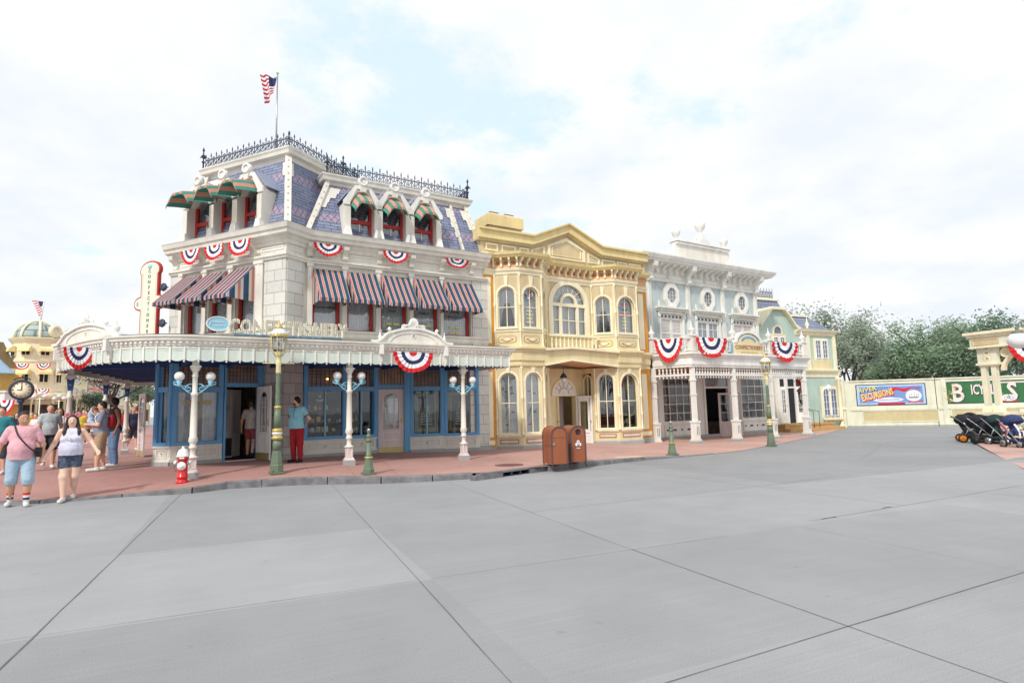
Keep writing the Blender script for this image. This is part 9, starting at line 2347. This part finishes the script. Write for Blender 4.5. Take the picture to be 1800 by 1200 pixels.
# bins
M['binb'] = mat('chestnut_bin_paint',(158,92,62),0.5,streak=0.05,var=.06); M['bintrim'] = mat('dark_bin_edge',(92,78,76),0.4)
def bin_(loc,rz,label,round_hole):
 e = empty('litter_bin',loc,label,'litter bin','brown litter bins',rz); w,h,dp,r = .43,.98,.66,.2
 pr = lambda g: [(-w/2+g,.06),(w/2-g,.06),(w/2-g,h-r)]+[(w/2-g-(r-g)+(r-g)*math.cos(math.pi/2*i/6),h-r+(r-g)*math.sin(math.pi/2*i/6)) for i in range(1,7)]+[(-w/2+g+(r-g)-(r-g)*math.sin(math.pi/2*i/6),h-r+(r-g)*math.cos(math.pi/2*i/6)) for i in range(0,7)]
 q = MB(); q.prism(pr(0.012),-dp,-0.01,'binb'); q.box(-w/2+.004,w/2-.004,-dp+.05,-.05,.5,.505,'bintrim'); q.build('body',e,local=True)
 q = MB(); q.ring(pr(0),pr(.028),-.03,.008,'bintrim'); q.build('edge_trim',e,local=True); q = MB(); q.ring(pr(0),pr(.028),-dp-.005,-dp+.03,'bintrim'); q.build('edge_trim',e,local=True)
 for x in (-w/2+.02,w/2-.02):
  for d in (-.03,-dp+.03): q = MB(); q.box(x-.015,x+.015,d-.015,d+.015,0,.08,'bintrim'); q.build('foot',e,local=True)
 if round_hole:
  q = MB(); q.lathe([(.0,0),(.05,0),(.065,.004),(.07,.012),(.055,.012),(.05,.005),(0,.005)],'black',Matrix.Translation((0,.01,h-.16)) @ Matrix.Rotation(R_(90),4,'X') ,18); q.build('bottle_opening',e,local=True)
  q = MB()
  for a in (90,210,330): c = (.05*math.cos(R_(a)),.045*math.sin(R_(a))); q.prism([(c[0]+.04*math.cos(R_(t)),h-.46+c[1]+.04*math.sin(R_(t))) for t in range(0,360,24)],-.01,.0+.002*(a/100),'bwhite')
  for x,z in ((0,h-.42),(-.02,h-.49),(.03,h-.49)): q.tube([(x-.015,-.012,z-.01),(x,-.012,z+.015),(x+.015,-.012,z-.01)],.005,'black',None,4)
  q.build('recycling_emblem',e,local=True); q = MB(); q.box(-.05,.05,-.01,.0,h-.58,h-.565,'bwhite'); q.build('small_caption',e,local=True)
 else:
  q = MB(); q.box(-w/2+.04,w/2-.04,-.01,-.004,h-.28,h-.275,'bintrim'); q.build('flap_line',e,local=True); q = MB(); q.box(-w/2+.03,-w/2+.09,-.01,.012,.52,.585,'steel'); q.build('lock_plate',e,local=True)
 return e
b1 = G(985,820); b2 = G(1016,816)
bin_(b1,17,'brown round-topped litter bin with a steel lock plate, left of the pair',False); bin_((b2[0]+.03,b2[1]+.02,b2[2]),17,'brown round-topped bin with a round bottle hole and white emblem, right of the pair',True)
# street clock
ckp = at(38,685,26.0); ck = empty('street_clock',(ckp[0],ckp[1],.2),'black street clock with a round cream face on a dark pole among the crowd','clock',rz=35)
zc_ = ckp[2]-.2; q = MB(); Tk = Matrix.Translation((0,0,zc_)) @ Matrix.Rotation(R_(90),4,'X')
q.lathe([(0,-.14),(.4,-.14),(.45,-.08),(.45,.08),(.4,.14),(.36,.14),(.35,.1),(0,.1)],'lampdark' if 'lampdark' in M else 'iron',Tk,28); q.build('case',ck,local=True)
q = MB(); q.lathe([(0,.105),(.35,.105),(.35,.11),(0,.11)],'cream2',Tk,28)
for k in range(12): a = R_(30*k); q.tube([(.26*math.sin(a),-.115,zc_+.26*math.cos(a)),(.32*math.sin(a),-.115,zc_+.32*math.cos(a))],.014,'black',None,4)
dial = q.build('dial',ck,local=True)
for nm,a,l_ in (('hour_hand',270,.17),('minute_hand',0,.27)): q = MB(); q.tube([(0,-.125,zc_),(l_*math.sin(R_(a)),-.125,zc_+l_*math.cos(R_(a)))],.016,'black',None,4,.008); q.build(nm,dial,local=True)
q = MB(); q.lathe([(.25,0),(.25,.2),(.14,.4),(.08,.6),(.07,1.9),(.1,2.0),(.07,zc_-.6),(.16,zc_-.5),(.1,zc_-.42)],'iron',None,14); q.build('pole',ck,local=True)
q = MB(); q.tube([(.28*math.cos(R_(t)),0,zc_+.42+.12*math.sin(R_(t))) for t in range(0,181,20)],.03,'iron',None,6); q.lathe([(.0,zc_+.5),(.05,zc_+.55),(0,zc_+.66)],'iron',None,8); q.build('crest',ck,local=True)
# strollers
def wheel(q,x,y,r,w,rim,tyre='black'):
 Tw = Matrix.Translation((x,y,r)) @ Matrix.Rotation(R_(90),4,'Y'); q.lathe([(r*.72,-w/2),(r,-w/2),(r,w/2),(r*.72,w/2)],tyre,Tw,16); q.lathe([(0,-w*.58),(r*.71,-w*.56),(r*.71,w*.56),(0,w*.58)],rim,Tw,12)
 for k in range(6): a = R_(60*k); q.tube([(x-w*.6,y,r),(x-w*.6,y+r*.68*math.cos(a),r+r*.68*math.sin(a))],.007,tyre,None,4)
def stroller(loc,rz,label,wide=.5,cl='black_cloth',rim='steel',accent='bred',hood=1.0,cover=False,extra=None):
 e = empty('stroller',loc,label,'pushchair','pushchairs parked at the right',rz); e.scale = (.92,)*3; w = wide/2
 for i,(x,y,r) in enumerate(((-w-.03,.28,.17),(w+.03,.28,.17),(-w*.9,-.34,.15),(w*.9,-.34,.15))): q = MB(); wheel(q,x,y,r,.045,rim); q.build('wheel',e,local=True)
 q = MB()
 for sg in (-1,1): q.tube(resample3([(sg*w,-.38,.14),(sg*w,-.1,.45),(sg*w,.3,.85),(sg*w,.5,1.02)]),.014,'steel',None,6); q.tube([(sg*w,.28,.14),(sg*w,.05,.6)],.014,'steel',None,6); q.tube([(sg*w,-.38,.14),(sg*w,.28,.16)],.012,'steel',None,6)
 q.tube([(-w,-.38,.16),(w,-.38,.16)],.012,'steel',None,6); q.build('frame',e,local=True)
 q = MB(); q.tube(resample3([(-w,.5,1.02),(-w*.6,.56,1.06),(w*.6,.56,1.06),(w,.5,1.02)]),.02,'black',None,7); q.build('handle',e,local=True)
 net_obj('seat',[('c',(-w*.7,-.2,.48),(w*.7,-.2,.48),.06,.06,.07,.06),('c',(-w*.6,.12,.5),(w*.6,.12,.5),.08,.08,.09,.06),('c',(-w*.6,.28,.85),(w*.6,.28,.85),.06,.06,.07,.06),('c',(0,.15,.55),(0,.3,.85),.1,.09,.12,.06),('c',(0,-.2,.48),(0,-.42,.28),.07,.05,.09,.05)],.03,cl,e)
 if hood: net_obj('hood',[('e',(0,.16,.92),(w*1.02,.3*hood,.24),.03)],.028,cl,e,[((0,0,.88),(0,-.35,-1)),((0,-.12,.9),(0,-1,.1))])
 net_obj('basket',[('e',(0,.05,.26),(w*.8,.24,.09),.03)],.03,cl,e)
 if cover: net_obj('rain_cover',[('e',(0,-.05,.72),(w*1.08,.42,.32),.05),('e',(0,-.3,.5),(w,.22,.22),.05)],.03,cl,e)
 q = MB(); q.box(-w*.7,w*.7,.44,.47,.42,.6,accent); q.tube(resample3([(w*.7,-.3,.35),(w*.75,-.32,.6),(w*.6,-.1,.82)]),.032,accent,None,6); q.tube(resample3([(-w*.7,-.3,.35),(-w*.75,-.32,.6),(-w*.6,-.1,.82)]),.032,accent,None,6); q.build('harness',e,local=True)
 q = MB(); q.tube([(-w*.8,-.36,.64),(-w*.5,-.42,.66),(w*.5,-.42,.66),(w*.8,-.36,.64)],.02,'black',None,6); q.build('bumper_bar',e,local=True)
 return e
cloth('black_cloth',(36,38,46),.25,8); cloth('deep_teal_cloth',(34,58,62),.2,8); cloth('navy_pattern_cloth',(50,60,104),.5,20)
M['orangerim'] = mat('orange_wheel_rim',(240,142,24),0.4,var=.05); M['magenta'] = mat('magenta_bag_cloth',(176,44,110),.8)
gp1 = lambda px,py: G(px,py,False)
p = gp1(1706,777); st1 = stroller((p[0],p[1],p[2]),62,'black double pushchair with bright orange wheels, leftmost in the row',.62,'black_cloth','orangerim','bred',1.1)
p = gp1(1735,781); stroller((p[0],p[1],p[2]+.012),40,'black hooded pushchair with a red harness, second in the row',.56,'black_cloth','black','bred',1.0,True)
p = gp1(1762,783); stroller((p[0],p[1],p[2]+.014),15,'dark pushchair with teal fabric and a magenta bag, third in the row',.54,'deep_teal_cloth','steel','magenta',.95)
p = gp1(1793,788); stroller((p[0],p[1],p[2]+.014),0,'navy patterned pushchair cut off by the right edge, last in the row',.6,'navy_pattern_cloth','steel','bwhite',1.0)
p = gp1(1722,771); stroller((p[0]+.25,p[1]+.5,p[2]),70,'black covered pushchair standing behind the orange wheeled one',.56,'black_cloth','black','steel',1.0,True)
# ================================================================== buildings down the street at the left
gz0 = 0.2
lt = {}
# round cream corner house with ribbed dome
c = at(62,700,58.0); tw = empty('domed_house',(c[0],c[1],gz0),'cream round corner house with ribbed grey-green dome and flag at the end of the street','building')
T = Matrix.Translation((c[0],c[1],0)) @ Matrix.Rotation(R_(40),4,'Z')
def zz(px,py,Y=58.0): return at(px,py,Y)[2]
def hwid(px,Y=58.0): return px/F_PX*Y
rT = hwid(36); z1,z2,z3,z4 = zz(62,690),zz(62,640),zz(62,598),zz(62,568)
M['cream3'] = mat('buttery_cream_render',(240,228,198),0.6); M['dome'] = brickmat('grey_green_dome_tiles',(170,184,178),(150,166,162),(110,124,122),.4,.3,.03)
M['awny'] = mat('butter_yellow_canvas',(242,224,164),.8); M['yellowwall'] = mat('mustard_boarding',(222,180,96),.6); M['mset'] = mat('mustard_shingles',(128,112,84),.7)
q = MB(); q.lathe([(rT,gz0),(rT,z1),(rT*1.06,z1+.05),(rT*1.06,z1+.25),(rT,z1+.3),(rT,z2),(rT*1.05,z2+.1),(rT*1.05,z2+.3),(rT,z2+.35),(rT,z3-.5),(rT*1.12,z3-.2),(rT*1.18,z3),(rT*1.0,z3+.1),(0,z3+.1)],'cream3',T,12,smooth=False); q.build('drum_wall',tw)
q = MB(); rd = rT*.95; q.lathe([(rd*math.cos(R_(t)),z3+.1+(z4-z3)*math.sin(R_(t))) for t in range(0,90,10)]+[(.01,z4+.1)],'dome',T,20); dm = q.build('dome',tw)
q = MB()
for k in range(8):
 a = R_(45*k); q.tube([((rd+.06)*math.cos(R_(t))*math.cos(a),(rd+.06)*math.cos(R_(t))*math.sin(a),z3+.1+(z4-z3+.06)*math.sin(R_(t))) for t in range(0,91,10)],.12,'cream2',T,5)
q.build('dome_rib',dm)
for k in range(4):
 q = MB(); a = -62+k*45+10; Tq = T @ Matrix.Rotation(R_(a),4,'Z') @ Matrix.Translation((rd*.93,0,z3+.75)) @ Matrix.Rotation(R_(90),4,'Y'); q.lathe([(.3,0),(.62,0),(.62,.3),(.35,.35),(.3,.2)],'cream2',Tq,14); q.lathe([(0,.1),(.32,.1),(.3,.14),(0,.14)],'paneg',Tq,14); q.build('round_dormer',dm)
for lv,(za,zb) in enumerate(((z1+.9,z2-.2),(z2+.7,z3-.9))):
 for k in range(4):
  a = -150+k*42-10; Tq = T @ Matrix.Rotation(R_(a),4,'Z') @ Matrix.Translation((rT*.985,0,0)) @ Matrix.Rotation(R_(90),4,'Z'); h_ = (zb-za)
  q = MB(); q.box(-.42,.42,-.05,.06,za,za+h_*.55,'cream2',Tq); q.box(-.32,.32,.06,.08,za+.06,za+h_*.55,'dark',Tq); q.box(-.03,.03,.08,.1,za,za+h_*.55,'cream2',Tq); w = q.build('window',tw)
  q = MB(); n = 6
  for i in range(n): t0,t1 = i/n*90,(i+1)/n*90; q.face([(-.5,-(.06+.55*math.sin(R_(t0))),za+h_*.45+.55*math.cos(R_(t0))),(.5,-(.06+.55*math.sin(R_(t0))),za+h_*.45+.55*math.cos(R_(t0))),(.5,-(.06+.55*math.sin(R_(t1))),za+h_*.45+.55*math.cos(R_(t1))),(-.5,-(.06+.55*math.sin(R_(t1))),za+h_*.45+.55*math.cos(R_(t1)))],'awny',Tq)
  for x in (-.5,.5): q.face([(x,0,za+h_*.45)]+[(x,-(.06+.55*math.sin(R_(t))),za+h_*.45+.55*math.cos(R_(t))) for t in range(0,91,15)],'awny',Tq)
  q.build('awning',w)
q = MB()
for k in range(7): a = R_(-170+k*27); q.lathe([(.12,gz0),(.12,z1-.6),(.2,z1-.4),(.2,z1-.2)],'cream2',T @ Matrix.Translation((rT*1.35*math.cos(a),rT*1.35*math.sin(a),0)),8)
q.lathe([(rT,z1-.7),(rT*1.42,z1-.7),(rT*1.45,z1-.15),(rT,z1)],'cream2',T,16); q.lathe([(rT*1.02,gz0),(rT*1.02,z1-1.2)],'dim_shop',T,12) if 'dim_shop' in M else None
q.build('porch',tw)
fp_ = at(67,525,58.0); fl2 = empty('flagpole',(c[0],c[1],z4),'slim flagpole with a small flag on top of the ribbed dome','flagpole'); q = MB(); q.tube([(c[0],c[1],z4),(c[0]+.3,c[1],fp_[2])],.07,'white2',None,6,.05); q.build('pole',fl2)
flag_mesh(Matrix.Translation((c[0]+.25,c[1],fp_[2]-.3)),1.3,.8).build('flag',fl2)
gE = 'small far buntings on the domed house'
for i,(px,py,w_) in enumerate([(39,639,24),(77,639,24),(75,683,24)]):
 b0 = at(px,py,54.6); bunting(b0,5,hwid(w_,54.6),hwid(11,54.6),['far bunting on the domed house, upper left','far bunting on the domed house, upper right','far bunting on the domed house, lower'][i],gE)
# terrace of facades running away behind the veranda
M['coral'] = mat('coral_render',(226,140,112),.6); M['palecream'] = mat('pale_yellow_render',(238,224,176),.6); M['ppink'] = mat('pale_pink_render',(232,206,190),.6); M['dimshop'] = mat('dim_shopfront',(96,78,62),.8,var=.3,scale=1)
def terrace(label,pxa,Ya,pxb,Yb,ztop_px,m,floors=3,win=3,roof=None,arcade=True,cat='building'):
 a,b = at(pxa,700,Ya),at(pxb,700,Yb); ang = math.degrees(math.atan2(b[1]-a[1],b[0]-a[0])); fr = Fr(a,ang); T = Tm(fr); w = math.hypot(b[0]-a[0],b[1]-a[1]); zt = at(ztop_px[0],ztop_px[1],(Ya+Yb)/2)[2]
 e = empty('street_house',fr.w(w/2,0,gz0),label,cat,'houses down the street at the left'); q = MB(); q.box(0,w,-6,0,gz0,zt,m,T); q.build('wall',e)
 q = MB(); q.box(-.1,w+.1,0,.4,zt-.25,zt,'cream2',T); q.box(-.1,w+.1,0,.25,gz0+3.3,gz0+3.6,'cream2',T); q.box(0,w,0,.2,zt-.45,zt-.25,m,T); q.build('cornice',e)
 fh = (zt-gz0-3.8)/max(1,floors-1)
 for f in range(floors-1):
  for k in range(win):
   x = w*(k+.5)/win; z0_ = gz0+4.1+f*fh; q = MB(); ww = w/win*.26; q.box(x-ww-.1,x+ww+.1,0,.08,z0_-.1,z0_+fh*.6+.1,'cream2',T); q.box(x-ww,x+ww,.08,.09,z0_,z0_+fh*.6,'bluepane',T); q.box(x-.03,x+.03,.09,.12,z0_,z0_+fh*.6,'cream2',T); q.box(x-ww,x+ww,.09,.115,z0_+fh*.28,z0_+fh*.33,'cream2',T); q.build('window',e)
 q = MB(); nb = max(2,win+1)
 for k in range(nb): x = w*(k+.0)/(nb-1); q.box(x-.12,x+.12,0,.25,gz0,gz0+3.3,'cream2',T)
 for k in range(nb-1): x0_,x1_ = w*k/(nb-1)+.2,w*(k+1)/(nb-1)-.2; q.box(x0_,x1_,.0,.06,gz0+.6,gz0+2.7,'dimshop',T); q.box(x0_,x1_,0,.1,gz0,gz0+.6,'cream2',T); q.box(x0_,x1_,0,.12,gz0+2.7,gz0+3.3,m,T)
 q.build('shopfront',e)
 if arcade:
  q = MB(); q.box(-.1,w+.1,0,2.2,gz0+3.3,gz0+3.55,'cream2',T)
  for k in range(nb): x = w*k/(nb-1); q.lathe([(.12,gz0),(.12,gz0+.6),(.07,gz0+.7),(.07,gz0+2.8),(.16,gz0+3.3)],'cream2',T,8,x,2.0)
  n = int(w/.25)
  for k in range(n): q.lathe([(.03,gz0+3.55),(.05,gz0+3.8),(.03,gz0+4.1)],'cream2',T,5,w*k/n,2.1)
  q.box(-.1,w+.1,2.04,2.16,gz0+4.1,gz0+4.18,'cream2',T); q.build('balcony',e)
 if roof: q = MB(); q.face([(0,0,zt),(w,0,zt),(w-.4,1.3,zt+roof),(.4,1.3,zt+roof)],'mset',T); q.face([(w,0,zt),(w,6,zt),(w-.4,5,zt+roof),(w-.4,1.3,zt+roof)],'mset',T); q.face([(.4,1.3,zt+roof),(w-.4,1.3,zt+roof),(w-.4,5,zt+roof),(.4,5,zt+roof)],'mset',T); q.build('roof',e)
 return e
terrace('pale yellow house with a long balcony right of the domed house',92,59,152,74,(120,655),'palecream',3,4)
terrace('coral red house front down the street behind the veranda columns',152,76,182,84,(165,668),'coral',3,3,arcade=False)
terrace('pale pink house front down the street between the last two side columns',182,86,214,96,(200,676),'ppink',2,3,arcade=False)
terrace('pale yellow house at the far end of the street behind the open white door',214,98,262,108,(238,680),'palecream',2,4,arcade=False)
terrace('mustard house with shingled roof at the left edge',-60,52,26,56,(5,646),'yellowwall',3,4,roof=2.6)
# blue-roofed corner turret and white porch at the left edge
c2 = at(-14,700,46); tr = empty('left_porch',(c2[0],c2[1],gz0),'white shop porch with a pale blue tiled canopy at the left edge','building')
q = MB(); T2 = Matrix.Translation((c2[0],c2[1],0)); za = at(4,656,46)[2]; zb_ = at(4,634,46)[2]; M['bluetile'] = mat('pale_blue_canopy_tiles',(160,188,210),.6)
q.lathe([(1.35,za),(.8,lerp(za,zb_,.6)),(.1,zb_+.4),(0,zb_+.6)],'bluetile',T2,10,smooth=False); q.build('canopy',tr)
q = MB(); zc2 = at(4,690,46)[2]; q.box(-4,1.3,-1,.4,zc2-.9,zc2,'white2',T2); q.box(-4,1.45,-1.1,.5,zc2,zc2+.15,'white',T2); q.build('fascia',tr)
for x in (-2.5,-.6,1.1): q = MB(); q.lathe([(.14,gz0),(.09,gz0+.6),(.08,zc2-1.2),(.16,zc2-.9)],'white2',T2,8,x,.2); q.build('porch_column',tr)
q = MB(); q.box(-4,1.3,-1.2,-1.1,gz0,za,'yellowwall',T2); q.build('wall',tr)
b0 = at(8,703,45); bunting((b0[0],b0[1],b0[2]),0,1.6,1.2,'bunting on the white porch at the left edge below the clock',None)
# street trees and lamps far down
sA = make_tree('street_tree','dark leafy street tree between the second and third side columns','tree',51,5.6,5.0,4500,'leafC',.2,.45,group='trees down the street'); p = at(196,700,40); sA.location = (p[0],p[1],.2)
for px,Y,sc,lab in ((172,62,.72,'small green street tree right of the coral house'),(240,56,.8,'green street tree beyond the last side column'),(118,60,.6,'small street tree in front of the pale yellow house')):
 o = copy_tree(sA,label=lab); p = at(px,700,Y); o.location = (p[0],p[1],.2); o.scale = (sc,)*3; o.rotation_euler[2] = px
for i,(px,Y) in enumerate(((70,44),(104,50))):
 p = at(px,700,Y); e = empty('twin_lamp',(p[0],p[1],.2),['twin globe lamp beside the street clock','twin globe lamp in front of the pale yellow house'][i],'street lamp','twin globe lamps down the street'); q = MB(); q.lathe([(.12,0),(.05,.5),(.04,3.0)],'cream2',None,8); q.tube([(-.4,0,2.9),(.4,0,2.9)],.03,'cream2',None,5); q.build('pole',e,local=True)
 for x in (-.4,0,.4): q = MB(); z_ = 3.1 if x else 3.3; q.lathe([(.17*math.sin(R_(t)),z_-.17*math.cos(R_(t))) for t in range(1,181,22)],'globe',None,10,x); q.build('lamp_globe',e,local=True)
# open white glazed door leaf at the far side of the corner shop
pa3,pb3 = G(241,801),G(265,806)
glazed_door(corner,Tm(Fr(pa3[:2],math.degrees(math.atan2(pb3[1]-pa3[1],pb3[0]-pa3[0]))),0,0,.28),min(1.0,math.hypot(pb3[0]-pa3[0],pb3[1]-pa3[1])),2.1,'pink')
bpy.context.view_layer.update()
